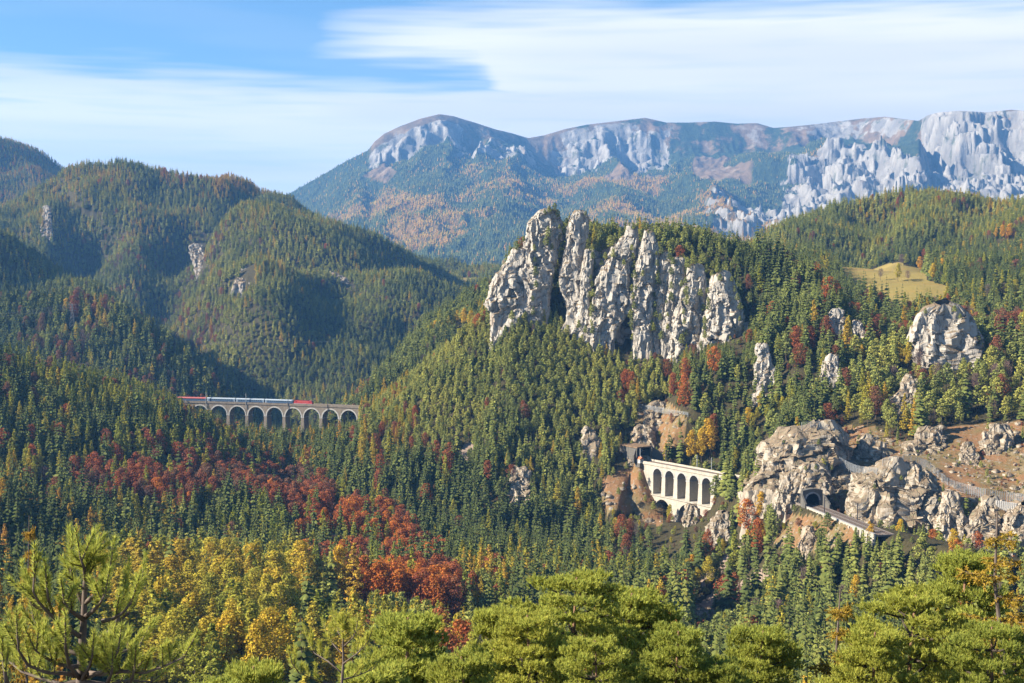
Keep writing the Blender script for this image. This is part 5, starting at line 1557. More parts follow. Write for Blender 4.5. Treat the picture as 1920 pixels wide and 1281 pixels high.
put(ne & in_poly(TU, TV, [(1250, 660), (1400, 680), (1520, 700), (1560, 800), (1440, 860), (1380, 890), (1290, 850), (1260, 760)]), [0.80, 0.08, 0.06, 0.03, 0.01, 0.02], {0: (0.0, 0.45)})
put(ne & in_poly(TU, TV, [(1400, 790), (1500, 760), (1500, 800), (1420, 870)]), [0.1, 0.6, 0.1, 0, 0.2, 0], {4: (0.0, 0.4)})
put(ne & in_poly(TU, TV, [(1560, 680), (1720, 640), (2000, 600), (2000, 810), (1780, 810), (1560, 800)]), [0.12, 0.66, 0.04, 0.06, 0.01, 0.11], {1: (0.1, 0.8), 3: (0.0, 0.3)})
put(ne & (TU > 1220) & (TV > 930), [0.40, 0.44, 0.05, 0.03, 0.05, 0.03], {0: (0.1, 0.7), 1: (0.0, 0.6), 4: (0.3, 1.0), 3: (0.4, 1.0)})
put((TY < 640) & (TU > 1350), [0.52, 0.40, 0.02, 0.02, 0.02, 0.02], {0: (0.1, 0.7), 1: (0.1, 0.6)})
RED1 = [(120, 905), (160, 880), (340, 880), (440, 905), (610, 925), (640, 955), (500, 968), (430, 950), (330, 975), (170, 968)]
RED2 = [(480, 930), (600, 950), (740, 985), (840, 1070), (880, 1165), (760, 1160), (680, 1140), (570, 1090), (560, 1010), (500, 970)]
put(ne & in_poly(TU, TV, [(120, 860), (440, 845), (460, 905), (340, 900), (150, 905)]) & (TY > 780), [0.08, 0, 0.72, 0.2, 0, 0], {2: (0.0, 0.35)})
put(ne & in_poly(TU, TV, RED1), [0.17, 0, 0.10, 0.53, 0.0, 0.20], {3: (0.0, 0.95)})
put(ne & in_poly(TU, TV, RED2), [0.18, 0, 0.06, 0.62, 0.02, 0.12], {3: (0.0, 0.95), 2: (0.0, 0.3)})
put(ne & in_poly(TU, TV, [(330, 980), (480, 975), (560, 1020), (560, 1090), (420, 1060), (330, 1020)]), [0.84, 0.0, 0.14, 0.02, 0, 0], {0: (0.2, 0.8), 2: (0.0, 0.3)})
put((TY < 640) & (TU > 190) & (TU < 620) & (TV > 1020), [0.04, 0.03, 0.50, 0.0, 0.43, 0.0], {2: (0.05, 0.6), 4: (0.0, 0.62), 1: (0.4, 0.9)})
put((TY < 690) & ~in_poly(TU, TV, RED2) & (TU >= 560) & (TU < 960) & (TV > 1080), [0.34, 0.26, 0.30, 0.03, 0.05, 0.02], {0: (0.2, 0.8), 2: (0.05, 0.7)})
put((TY < 700) & (TU < 190) & (TV > 900), [0.86, 0.03, 0.08, 0.0, 0.0, 0.03], {0: (0.0, 0.12), 2: (0.5, 1.0)})  # darkest spruce tint paints in the shadow over the lower left wood
put((TY < 300), [0.62, 0.25, 0.12, 0, 0.01, 0], {0: (0.0, 0.5)})

Wt = np.maximum(Wt, 0)
# neighbours tend to be of a kind
jit = np.stack([fbm(TX / 40, TY / 40, seed=400 + i * 7, oct=2) for i in range(6)], 1)
Wl = Wt * np.exp(2.2 * jit)
Wl /= Wl.sum(1)[:, None]
pick = (Wl.cumsum(1) > NR_.random(N0)[:, None]).argmax(1)
tintv = T_lo[np.arange(N0), pick] + (T_hi - T_lo)[np.arange(N0), pick] * np.clip(0.5 + 0.8 * clump2 + 0.5 * fbm(TX / 200, TY / 200, seed=808, oct=3) + NR_.normal(0, 0.26, N0), 0, 1)
hmin = np.array([HEIGHT[k][0] for k in kinds])[pick]; hmax = np.array([HEIGHT[k][1] for k in kinds])[pick]
hgt = hmin + (hmax - hmin) * np.clip(NR_.beta(1.7, 1.6, N0) + 0.3 * clump, 0, 1)
# stunted pines and spruces on and under the rock wall
wallz = (TU > 900) & (TU < 1420) & (TV < 700) & (TY > 850) & (TY < 1120)
hgt = np.where(wallz, hgt * 0.60, hgt)
fine_ = (in_poly(TU, TV, POLL) & ne) | wallz
hgt = np.where(in_poly(TU, TV, POLL) & ne & ~wallz, hgt * 0.62, hgt)
wid = NR_.uniform(0.85, 1.2, N0) 
hgt = np.where(TY > 1500, hgt * 0.68, hgt); wid = np.where(TY > 1500, wid * 1.12, wid)
goldw = (TY < 640) & (TU > 190) & (TU < 660) & (TV > 1020)
wid = np.where(goldw & (pick == 2), wid * 1.55, wid); wid = np.where(goldw & (pick == 4), wid * 1.15, wid)
hgt = np.where(goldw & (pick == 4), hgt * 1.45, hgt)

# gaps: meadows, scree, tracks, rock, bare slopes
keepm = np.ones(N0, bool)
keepm &= ~(extra & ~fine_)
keepm &= ~(~extra & fine_ & (TY > 802) & (TY < 1078) & (TU > 682) & (TU < 1428))
keepm &= ~(in_poly(TU, TV, MEADOW) & (TY > 950) & (TY < 1600))
keepm &= ~(in_poly(TU, TV, MEADOW2) & (TY > 1900))
for sp in SCREE:
    keepm &= ~(in_poly(TU, TV, sp) & (TY < 1100))
bare = (in_poly(TU, TV, HEATH) | in_poly(TU, TV, HEATH2)) & (TY > 560) & (TY < 900)
keepm &= ~(bare & (NR_.random(N0) > np.where(TU < 1330, 0.3, 0.06)))
hgt = np.where(bare, hgt * 0.35, hgt)
keepm &= ~(in_poly(TU, TV, HEATH3) & (TY > 560) & (TY < 900) & (NR_.random(N0) > 0.35))
keepm &= ~((TU > 1560) & (TV > 690) & (TV < 810) & (TY < 900) & (NR_.random(N0) < 0.30))
keepm &= ~((TU > 1220) & (TU < 1560) & (TV > 960) & (TY > 560) & (TY < 900) & (clump < -0.05))
keepm &= ~((TY < 900) & (TY > 350) & (NR_.random(N0) < 0.10))
for pts_, r_ in (([TP1, VR0, VR1, CUT0], 8.5), ([TP2, TRK, TRK2], 7.5), ([VL0 + (VL0 - VLm) * 0.8, VL0, VLm, VL1], 9)):
    d_, _, _ = polydist(TX, TY, pts_)
    keepm &= d_ > r_
for fx, fy, fr in FOOT:
    keepm &= ((TX - fx) ** 2 + (TY - fy) ** 2) > fr * fr
# nothing may stand in front of what the photograph shows uncovered
KEEP += [([(398, 738), (676, 748), (676, 782), (600, 792), (398, 784)], 1160),
         ([(344, 738), (400, 738), (400, 756), (344, 756)], 1160),
         ([(1190, 825), (1232, 825), (1250, 862), (1366, 884), (1345, 893), (1322, 905), (1300, 928), (1262, 930), (1232, 890), (1190, 868)], 765),
         ([(1505, 895), (1545, 900), (1545, 950), (1610, 972), (1600, 984), (1510, 955)], 640),
         ([(1430, 890), (1450, 890), (1450, 922), (1430, 922)], 730),
         (MEADOW, 1000), (HEATH, 620), (HEATH2, 830)] + [(sp, 645) for sp in SCREE[:2]]
topv = proj(TX, TY, TZ + hgt)[1]
for poly, D_ in KEEP:
    us = [p[0] for p in poly]; vs = [p[1] for p in poly]
    cand = np.where(keepm & (TY < D_) & (TY > 150) & (TU > min(us) - 20) & (TU < max(us) + 20) & (TV > min(vs)) & (topv < max(vs)))[0]
    if len(cand) == 0: continue
    bad = np.zeros(len(cand), bool)
    hw_ = 0.10 * (TV[cand] - topv[cand])
    for f in (0.0, 0.25, 0.5, 0.75, 1.0):
        vv_ = topv[cand] + f * (TV[cand] - topv[cand])
        for sgn in (-1, 0, 1):
            bad |= in_poly(TU[cand] + sgn * hw_ * f, vv_, poly)
    # lower growth where a full tree would stand in the way
    ci = cand[bad]
    for shrink in (0.55, 0.3):
        if len(ci) == 0: break
        nt = TV[ci] + (topv[ci] - TV[ci]) * shrink
        fits = np.ones(len(ci), bool)
        for f in (0.0, 0.35, 0.7, 1.0):
            fits &= ~in_poly(TU[ci], nt + f * (TV[ci] - nt), poly)
        good = ci[fits]
        hgt[good] *= shrink; topv[good] = nt[fits]; wid[good] *= 1.25
        ci = ci[~fits]
    keepm[ci] = False
# skyline of the nearest woods
lim = np.interp(TU, [-300, 0, 60, 180, 260, 420, 560, 640, 760, 900, 1000, 1200, 1300, 1420, 1600, 1750, 1920, 2200], [840, 870, 895, 930, 955, 985, 1040, 1085, 1110, 1140, 1160, 1160, 1130, 1080, 1000, 985, 985, 985])
keepm &= ~((TY < 560) & (topv < lim))
keepm &= TY > 75
keepm &= ~(goldw & (NR_.random(N0) < 0.68))
keepm &= ~((TY < 330) & (TU > 120) & (topv < 1240))
keepm &= ~((TY < 330) & (NR_.random(N0) < 0.4))

# what the land itself hides is left out (with room for a step to the side)
dline = np.exp(np.linspace(math.log(60), math.log(4500), 420))
tline = np.linspace((-280 - 960) / F, (2200 - 960) / F, 420)
LT, LD = np.meshgrid(tline, dline)
elev = (ground(LT * LD, LD) - CAMZ) / LD
hz = np.maximum.accumulate(elev, 0)
ii = np.clip(np.searchsorted(dline, TY) - 3, 0, len(dline) - 1); jj = np.clip(np.searchsorted(tline, TX / TY), 0, len(tline) - 1)
vis = (TZ + hgt - CAMZ) / TY > hz[ii, jj] - np.where(TY > 1500, 16.0, 9.0) / F
keepm &= vis
sel = np.where(keepm)[0]
TX, TY, TZ, TU, TV, pick, tintv, hgt, wid, topv = [a[sel] for a in (TX, TY, TZ, TU, TV, pick, tintv, hgt, wid, topv)]

# low scrub over the open slopes
BX, BY = scatter(560, 1100, 4.2, 640, 2080)
BZ = ground(BX, BY); BU, BV = proj(BX, BY, BZ)
bk_ = ~(in_poly(BU, BV, MEADOW) & (BY > 950))
for sp in SCREE: bk_ &= ~in_poly(BU, BV, sp)
hth = (in_poly(BU, BV, HEATH) | in_poly(BU, BV, HEATH2)) & (BY < 900)
bk_ &= ~(hth & (fbm(BX / 14, BY / 14, seed=900, oct=2) < -0.05))
bk_ &= ~(~hth & (NR_.random(len(BX)) < 0.45))
for pts_, r_ in (([TP1 - axR * 12, TP1, VR0, VR1, CUT0], 6.5), ([TP2 - ax2 * 14, TP2, TRK, TRK2], 6.5)):
    d_, _, _ = polydist(BX, BY, pts_); bk_ &= d_ > r_
ih = np.clip(np.searchsorted(dline, BY) - 2, 0, len(dline) - 1); jh = np.clip(np.searchsorted(tline, BX / BY), 0, len(tline) - 1)
bk_ &= (BZ + 3 - CAMZ) / BY > hz[ih, jh] - 6.0 / F
BX, BY, BZ, hth = BX[bk_], BY[bk_], BZ[bk_], hth[bk_]
nb_ = len(BX)
bkind = np.where(NR_.random(nb_) < 0.5, 1, np.where(NR_.random(nb_) < 0.45, 3, np.where(NR_.random(nb_) < 0.5, 5, 4)))
SCRUB = (BX, BY, BZ - 0.15, NR_.uniform(1.4, 4.6, nb_) * np.where(hth, 0.5, 1.0), NR_.uniform(1.1, 1.9, nb_), NR_.uniform(0, 6.28, nb_), NR_.integers(0, 1000, nb_), np.where(bkind == 3, NR_.uniform(0, 0.45, nb_), np.where(bkind == 4, NR_.uniform(0, 0.5, nb_), NR_.uniform(0, 0.7, nb_))))

# loose stones on the open slopes
SX, SY = scatter(600, 900, 5.5, 1100, 2080)
SZ = ground(SX, SY); SU, SV = proj(SX, SY, SZ)
sm_ = (in_poly(SU, SV, HEATH) | in_poly(SU, SV, HEATH2) | in_poly(SU, SV, HEATH3)) & (fbm(SX / 18, SY / 18, seed=950, oct=2) > -0.05)
for sp in SCREE: sm_ |= in_poly(SU, SV, sp)
for pts_ in ([TP1, VR0, VR1, CUT0], [TP2, TRK, TRK2]):
    d_, _, _ = polydist(SX, SY, pts_); sm_ &= d_ > 6.5
SX, SY, SZ = SX[sm_], SY[sm_], SZ[sm_]; ns_ = len(SX)
STONES = (SX, SY, SZ, NR_.uniform(0.5, 1.0, ns_) ** 2 * 2.6, NR_.uniform(0.9, 1.8, ns_), NR_.uniform(0, 6.28, ns_), NR_.integers(0, 1000, ns_), np.zeros(ns_))

# named single trees that the photograph shows apart from the mass
SINGLES = [('maple', 1296, 868, 20, 0.75, 1.1), ('maple', 1316, 872, 21, 0.7, 1.1), ('maple', 1330, 862, 24, 0.8, 1.2),
           ('beech', 1340, 703, 18, 0.85, 1.0), ('beech', 1283, 765, 22, 0.8, 0.9), ('beech', 1262, 745, 16, 0.55, 1.0), ('beech', 1250, 712, 14, 0.3, 1.0), ('beech', 1285, 715, 15, 0.6, 1.0),
           ('beech', 1492, 655, 15, 0.6, 1.1), ('beech', 1520, 660, 16, 0.5, 1.1), ('beech', 1500, 688, 15, 0.4, 1.2), ('beech', 1475, 622, 10, 0.7, 1.2),
           ('beech', 1553, 800, 14, 0.4, 1.1), ('beech', 1586, 822, 7, 0.25, 1.0), ('beech', 690, 1135, 15, 0.95, 0.9), ('bare', 512, 1068, 18, 0.6, 1.1),
           ('larch', 545, 872, 17, 0.85, 1.1), ('larch', 437, 826, 20, 0.55, 1.5), ('larch', 515, 822, 13, 0.85, 1.1), ('larch', 540, 826, 19, 0.8, 1.0), ('beech', 598, 822, 12, 0.2, 1.0), ('beech', 662, 832, 13, 0.55, 1.1), ('beech', 716, 822, 12, 0.55, 1.0),
           ('maple', 870, 612, 17, 0.75, 1.2), ('maple', 884, 618, 18, 0.7, 1.1), ('maple', 858, 606, 13, 0.7, 1.0), ('maple', 1688, 684, 14, 0.6, 0.9), ('maple', 1702, 688, 15, 0.55, 0.9),
           ('bare', 1651, 524, 12, 0.3, 1.2), ('maple', 1684, 526, 16, 0.35, 1.0), ('bare', 1702, 526, 11, 0.7, 1.3),
           ('maple', 1725, 508, 17, 0.9, 1.1), ('maple', 1745, 505, 15, 0.6, 1.2), ('maple', 1768, 500, 18, 0.7, 1.2), ('beech', 1733, 490, 15, 0.6, 1.1), ('bare', 1690, 498, 15, 0.4, 1.4),
           ('maple', 1880, 448, 17, 0.95, 1.1), ('maple', 1892, 449, 18, 0.95, 1.1), ('maple', 1868, 447, 13, 0.85, 1.1), ('larch', 645, 945, 20, 0.25, 1.3), ('larch', 632, 948, 16, 0.3, 1.1),
           ('bare', 1880, 560, 15, 0.4, 1.5), ('bare', 1850, 560, 14, 0.3, 1.5), ('maple', 1905, 560, 13, 0.2, 1.4), ('larch', 327, 858, 21, 0.2, 1.3),
           ('maple', 1590, 872, 5, 0.3, 1.2), ('maple', 1270, 945, 6, 0.6, 1.4), ('maple', 1240, 928, 8, 0.85, 0.9), ('maple', 1298, 1070, 9, 0.9, 1.0), ('maple', 1420, 795, 9, 0.3, 1.2), ('maple', 1380, 872, 11, 0.35, 1.2), ('maple', 1375, 892, 9, 0.45, 1.3),
           ('bare', 88, 925, 17, 0.7, 1.1), ('maple', 1885, 620, 8, 0.2, 1.2), ('beech', 1907, 618, 13, 0.3, 1.3), ('bare', 1888, 720, 16, 0.9, 1.0), ('beech', 880, 520, 14, 0.5, 1.2)]
# small pines rooted on the rock towers and in their clefts
LEDGE = [(1049,430,5),(1049,449,6),(1050,467,7),(1050,486,8),(1043,504,5),(1043,523,6),(1044,541,7),(1037,560,8),(1109,455,5),(1111,472,6),(1112,490,7),(1114,508,8),(1108,525,5),(1110,542,6),(1112,560,7),(1106,578,8),(1108,595,5),(1109,612,6),(1111,630,7),(1137,430,5),(1137,444,6),(1136,458,7),(1136,472,8),(1128,486,5),(1128,500,6),(1185,470,5),(1187,489,6),(1189,508,7),(1190,527,8),(1185,546,5),(1187,564,6),(1189,583,7),(1183,602,8),(1185,621,5),(1187,640,6),(1231,480,5),(1232,500,6),(1233,520,7),(1234,540,8),(1227,560,5),(1228,580,6),(1229,600,7),(1223,620,8),(1259,490,5),(1259,516,6),(1259,542,7),(1259,568,8),(1252,594,5),(1252,620,6),(1284,515,5),(1285,534,6),(1287,554,7),(1288,573,8),(1282,592,5),(1283,611,6),(1285,631,7),(1279,650,8),(1327,535,5),(1327,552,6),(1328,569,7),(1328,586,8),(1321,604,5),(1321,621,6),(1322,638,7),(1315,655,8),(1372,530,5),(1378,548,6),(1383,567,7),(1388,585,8),(1387,603,5),(1392,622,6),(1398,640,7),(1002,470,5),(1003,494,6),(1004,518,7),(1005,542,8),(999,566,5),(1000,590,6),
         (1030, 402, 6), (1040, 400, 7), (1022, 404, 5), (1046, 412, 7), (1104, 402, 7), (1098, 405, 5), (1110, 420, 8), (1180, 425, 4), (1188, 432, 5), (1216, 438, 4), (1028, 450, 9), (1024, 465, 8), (1035, 470, 7), (975, 462, 8), (968, 470, 7), (982, 455, 6),
         (1115, 470, 9), (1125, 480, 10), (1135, 490, 9), (1145, 470, 10), (1150, 485, 8), (1130, 465, 9), (1062, 430, 8), (1058, 445, 7), (1240, 480, 8), (1255, 490, 8), (1262, 500, 7), (1285, 520, 9), (1290, 505, 8), (1300, 500, 8), (1320, 500, 9), (1345, 515, 9), (1350, 530, 8), (1278, 540, 6), (1313, 560, 8), (1318, 590, 8), (1322, 610, 7), (1205, 520, 6), (1192, 545, 5), (1170, 500, 6), (1105, 560, 7), (1110, 590, 7), (1050, 545, 8), (1042, 560, 8), (1250, 570, 5), (1238, 600, 6), (1180, 600, 6), (1185, 615, 7), (1000, 590, 8), (985, 600, 8), (960, 605, 8), (1085, 615, 8), (1098, 628, 8), (1225, 625, 8), (1240, 640, 8),
         (1440, 815, 5), (1470, 830, 3), (1535, 835, 4), (1560, 880, 4), (1510, 880, 3), (1640, 915, 3), (1690, 900, 3), (1735, 590, 5), (1790, 588, 6), (1800, 600, 5), (1690, 850, 3), (1762, 940, 3), (1530, 880, 4), (1150, 890, 6), (1175, 880, 5), (1200, 900, 5), (1160, 930, 7), (1210, 940, 6), (1225, 960, 7)]
SG = [(k, *[float(q) for q in px(u, v, hit(u, v + 2, 400))[:2]], h, tn, wd) for k, u, v, h, tn, wd in SINGLES]
sk = np.array([list(kinds).index(s_[0]) for s_ in SG]); sx = np.array([s_[1] for s_ in SG]); sy_ = np.array([s_[2] for s_ in SG])
far_ok = np.ones(len(TX), bool)
for a_, b_, s_ in zip(sx, sy_, SG):
    far_ok &= ((TX - a_) ** 2 + (TY - b_) ** 2) > (0.16 * s_[3]) ** 2
    # a lone tree is seen free of nearer ones
    du = np.abs(TU - proj(a_, b_, CAMZ)[0])
    sv = proj(a_, b_, ground(a_, b_))[1]; st = proj(a_, b_, ground(a_, b_) + s_[3])[1]
    far_ok &= ~((TY < b_) & (TY > b_ - 110) & (du < 0.15 * (sv - st) + 3) & (topv < st + 0.7 * (sv - st)))
TX, TY, TZ, pick, tintv, hgt, wid = [a[far_ok] for a in (TX, TY, TZ, pick, tintv, hgt, wid)]
TX = np.concatenate([TX, sx]); TY = np.concatenate([TY, sy_]); TZ = np.concatenate([TZ, ground(sx, sy_)])
lx = []; lr = random.Random(3)
for u_, v_, h_ in LEDGE:
    q_ = look(u_, v_)
    if q_ is not None and q_[1] < 1100: lx.append((q_[0] * 0.9985, q_[1] * 0.9985, q_[2] - 0.9, h_ * lr.uniform(0.8, 1.2), lr.uniform(0.0, 0.6), 1.15))
lx = np.array(lx)
TX = np.concatenate([TX, lx[:, 0]]); TY = np.concatenate([TY, lx[:, 1]]); TZ = np.concatenate([TZ, lx[:, 2]])
sk = np.concatenate([sk, np.ones(len(lx), int)]); SG = SG + [('pine', q_[0], q_[1], q_[3], q_[4], q_[5]) for q_ in lx]
pick = np.concatenate([pick, sk]); tintv = np.concatenate([tintv, [s_[4] for s_ in SG]]); hgt = np.concatenate([hgt, [s_[3] for s_ in SG]]); wid = np.concatenate([wid, [s_[5] for s_ in SG]])
lone = np.concatenate([np.zeros(far_ok.sum(), bool), np.ones(len(SG), bool)])
TU, TV = proj(TX, TY, TZ); topv = proj(TX, TY, TZ + hgt)[1]
rotz = NR_.uniform(0, 6.283, len(TX))
var = NR_.integers(0, 1000, len(TX))

# which trees show: march the view columns from near to far and see which crowns stay uncovered
order = np.argsort(TY)
BW = 4
ncol = int(2600 / BW)
front = np.full(ncol, 1400.0)                     # lowest still uncovered pixel row of each column
ii = np.clip(np.searchsorted(dline, TY), 0, len(dline) - 1); jj = np.clip(np.searchsorted(tline, TX / TY), 0, len(tline) - 1)
shown = np.zeros(len(TX))
for q in order:
    c0 = int((TU[q] + 340 - 0.08 * (TV[q] - topv[q])) / BW); c1 = int((TU[q] + 340 + 0.08 * (TV[q] - topv[q])) / BW) + 1
    if c1 <= 0 or c0 >= ncol: continue
    c0 = max(c0, 0); c1 = min(max(c1, c0 + 1), ncol)
    vis_ = np.clip(np.minimum(front[c0:c1], TV[q]) - topv[q], 0, None)
    shown[q] = vis_.sum() * BW
    front[c0:c1] = np.minimum(front[c0:c1], topv[q] + 0.15 * (TV[q] - topv[q]))
inframe = (TU > -15) & (TU < 1935) & (topv < 1281)
shown = np.where(inframe, shown, 0)

KNAME = {'spruce': 'spruce_tree', 'pine': 'pine_tree', 'larch': 'larch_tree', 'beech': 'beech_tree', 'maple': 'maple_tree', 'bare': 'leafless_tree'}
KCAT = {'spruce': 'spruce', 'pine': 'pine', 'larch': 'larch', 'beech': 'beech', 'maple': 'maple', 'bare': 'bare tree'}
# ------------------------------------------------------------------ pines and larches close to the viewpoint
M_pine_near = foliage_mat('near_pine_needles', [(0.0, (0.22, 0.26, 0.054)), (0.5, (0.42, 0.435, 0.085)), (1.0, (0.54, 0.51, 0.09))], transl=0.5, vary=0.30)
M_larch_near = foliage_mat('near_larch_needles', [(0.0, (0.30, 0.25, 0.045)), (1.0, (0.50, 0.30, 0.045))], transl=0.35, vary=0.3)
M_bark_pine = simple_mat('pine_bark', (0.13, 0.10, 0.08), 0.9, 0.1, 0.35, 6.0, 0.02)
M_bark_red = simple_mat('orange_pine_bark', (0.26, 0.15, 0.09), 0.9, 0.1, 0.35, 5.0, 0.02)
M_deadwood = simple_mat('grey_dead_twigs', (0.33, 0.29, 0.25), 0.9, 0.1, 0.25, 5.0)

def needles(P, Dr, L, n, nl, nw, spread, seed, up=0.0):
    """needle sprays: shoots start at P, run along Dr for L, each clothed with n needles"""
    g = np.random.default_rng(seed)
    P = np.asarray(P, float); Dr = np.asarray(Dr, float); Dr /= np.linalg.norm(Dr, axis=1)[:, None] + 1e-9
    L = np.asarray(L, float)
    m = len(P)
    ref = np.where(np.abs(Dr[:, 2:3]) > 0.9, np.array([[1.0, 0, 0]]), np.array([[0, 0, 1.0]]))
    A = np.cross(Dr, ref); A /= np.linalg.norm(A, axis=1)[:, None]; B = np.cross(Dr, A)
    f = g.random((m, n)) ** 0.8
    ph = g.uniform(0, 2 * np.pi, (m, n))
    sp = np.clip(g.normal(spread, 0.16, (m, n)) * (1.12 - 0.5 * f), 0.08, 1.5)
    d = np.cos(sp)[..., None] * Dr[:, None] + np.sin(sp)[..., None] * (np.cos(ph)[..., None] * A[:, None] + np.sin(ph)[..., None] * B[:, None])
    d[..., 2] += up; d /= np.linalg.norm(d, axis=2)[..., None]
    o = P[:, None] + Dr[:, None] * (f * L[:, None])[..., None]
    ln = nl * g.uniform(0.7, 1.15, (m, n))[..., None]
    e = o + d * ln
    w = np.cross(d, g.normal(size=(m, n, 3))); w /= np.linalg.norm(w, axis=2)[..., None] + 1e-9
    w = w * nw
    V = np.stack([o - w * 0.7, o + w * 0.7, e], 2).reshape(-1, 3)
    return V, np.arange(len(V)).reshape(-1, 3)

def near_pine(seed, h, crown_r, crown_low, n_whorl, tufts, nl=0.10, nn=11, nw=0.020, dome=1.0):
    """trunk, boughs and needles of one grown pine: returns (trunk mesh, bough mesh, crown mesh)"""
    rg = random.Random(seed)
    tr = MB(); pts = []; rad = []
    bx_, by_ = rg.uniform(-0.03, 0.03) * h, rg.uniform(-0.03, 0.03) * h
    for i in range(10):
        f = i / 9
        pts.append(Vector((bx_ * math.sin(f * 2.4), by_ * math.sin(f * 3.1), -0.6 + (h * 0.96 + 0.6) * f))); rad.append(0.018 * h * (1 - 0.93 * f) + 0.006)
    tr.tube(pts, rad, 9)
    def on(f): 
        q = f * 9; i = min(8, int(q)); return pts[i].lerp(pts[i + 1], q - i)
    br = MB(); TP = []; TD = []; TL = []
    for wv in range(n_whorl):
        f = crown_low + (0.985 - crown_low) * (wv + rg.uniform(-0.3, 0.3)) / max(1, n_whorl - 1)
        f = min(max(f, 0.05), 0.985)
        g = (f - crown_low) / (1 - crown_low)
        R = crown_r * ((max(0.0, 1 - g)) ** 0.55 * (0.8 + 0.2 * min(1, g * 4)) if dome > 0.5 else (1 - g) ** 0.8) * rg.uniform(0.55, 1.22) + 0.25
        nb = rg.choice((5, 6, 7))
        a0 = rg.random() * 6.28
        for j in range(nb):
            a = a0 + 6.283 * j / nb + rg.uniform(-0.35, 0.35)
            p = on(f); L = R * rg.uniform(0.75, 1.1)
            rise = rg.uniform(0.05, 0.30) + 0.22 * g
            bp = [p]
            hd = a
            for q in range(1, 6):
                t_ = q / 5
                hd += rg.uniform(-0.18, 0.18)
                step_ = L / 5
                bp.append(bp[-1] + Vector((math.cos(hd) * step_, math.sin(hd) * step_, step_ * (rise * (0.4 + 0.9 * t_) - 0.10 + rg.uniform(-0.08, 0.08)))))
            br.tube(bp, [0.010 * h * (1 - 0.8 * f) * (1 - 0.85 * q / 5) + 0.006 for q in range(6)], 5)
            # side twigs ending in cushions of shoots
            nt = int(tufts * (0.45 + 0.55 * L / crown_r))
            for q in range(nt):
                t_ = 0.30 + 0.70 * rg.random() ** 0.7
                k = t_ * 5; i = min(4, int(k)); b0 = bp[i].lerp(bp[i + 1], k - i)
                sa = hd + rg.choice((-1, 1)) * rg.uniform(0.2, 1.4)
                sl = L * 0.34 * rg.uniform(0.25, 1.0) * (1.15 - 0.6 * t_)
                e = b0 + Vector((math.cos(sa) * sl, math.sin(sa) * sl, sl * rg.uniform(-0.1, 0.7)))
                if q % 2 == 0: br.tube([b0, e], [0.008, 0.004], 3, cap=False)
                for r_ in range(7):
                    a2 = rg.random() * 6.283; r2 = 0.20 * math.sqrt(rg.random())
                    TP.append(e + Vector((math.cos(a2) * r2, math.sin(a2) * r2, rg.uniform(-.05, .07) - 1.2 * r2 * r2)))
                    TD.append(Vector((math.cos(a2) * r2 * 4, math.sin(a2) * r2 * 4, rg.uniform(0.5, 1.0)))); TL.append(rg.uniform(0.05, 0.10))
            TP.append(bp[-1]); TD.append((bp[-1] - bp[-2]).normalized() + Vector((0, 0, 0.6))); TL.append(0.18)
    V, Fc = needles([tuple(p) for p in TP], [tuple(d) for d in TD], TL, nn, nl, nw, 0.72, seed, up=0.12)
    return tr.mesh('trunk'), br.mesh('boughs'), np_mesh('crown', V, Fc)

def near_larch(seed, h, r, low=0.15, n=26):
    rg = random.Random(seed)
    tr = MB(); pts = [Vector((0.02 * h * math.sin(i * 0.9), 0.015 * h * math.cos(i * 0.8), -0.5 + (h + 0.5) * i / 9)) for i in range(10)]
    tr.tube(pts, [0.012 * h * (1 - 0.93 * i / 9) + 0.005 for i in range(10)], 8)
    br = MB(); TP = []; TD = []; TL = []
    for w_ in range(n):
        f = low + (0.98 - low) * (w_ + rg.random() * 0.5) / n
        q = f * 9; i = min(8, int(q)); p = pts[i].lerp(pts[i + 1], q - i)
        for j in range(rg.choice((3, 4, 5))):
            a = rg.random() * 6.28; L = r * (1 - f) ** 0.7 * rg.uniform(0.6, 1.15) + 0.15
            bp = [p]
            for s_ in range(1, 6):
                t_ = s_ / 5; a += rg.uniform(-0.15, 0.15)
                bp.append(bp[-1] + Vector((math.cos(a) * L / 5, math.sin(a) * L / 5, L / 5 * (0.30 - 0.75 * t_ + 0.65 * t_ * t_))))
            br.tube(bp, [0.022 * (1 - 0.8 * s_ / 5) * (1.1 - f) + 0.004 for s_ in range(6)], 4)
            for s_ in range(int(8 + 34 * L / r)):
                t_ = 0.15 + 0.85 * rg.random(); k = t_ * 5; i2 = min(4, int(k)); b0 = bp[i2].lerp(bp[i2 + 1], k - i2)
                dr = Vector((rg.uniform(-1, 1), rg.uniform(-1, 1), rg.uniform(-1.0, 0.3))).normalized()
                ln = rg.uniform(0.10, 0.32)
                e = b0 + dr * ln
                if s_ % 2 == 0: br.tube([b0, e], [0.005, 0.003], 3, cap=False)
                TP.append(b0); TD.append(dr); TL.append(ln)
    V, Fc = needles([tuple(p) for p in TP], [tuple(d) for d in TD], TL, 26, 0.07, 0.017, 1.1, seed)
    return tr.mesh('trunk'), br.mesh('boughs'), np_mesh('crown', V, Fc)

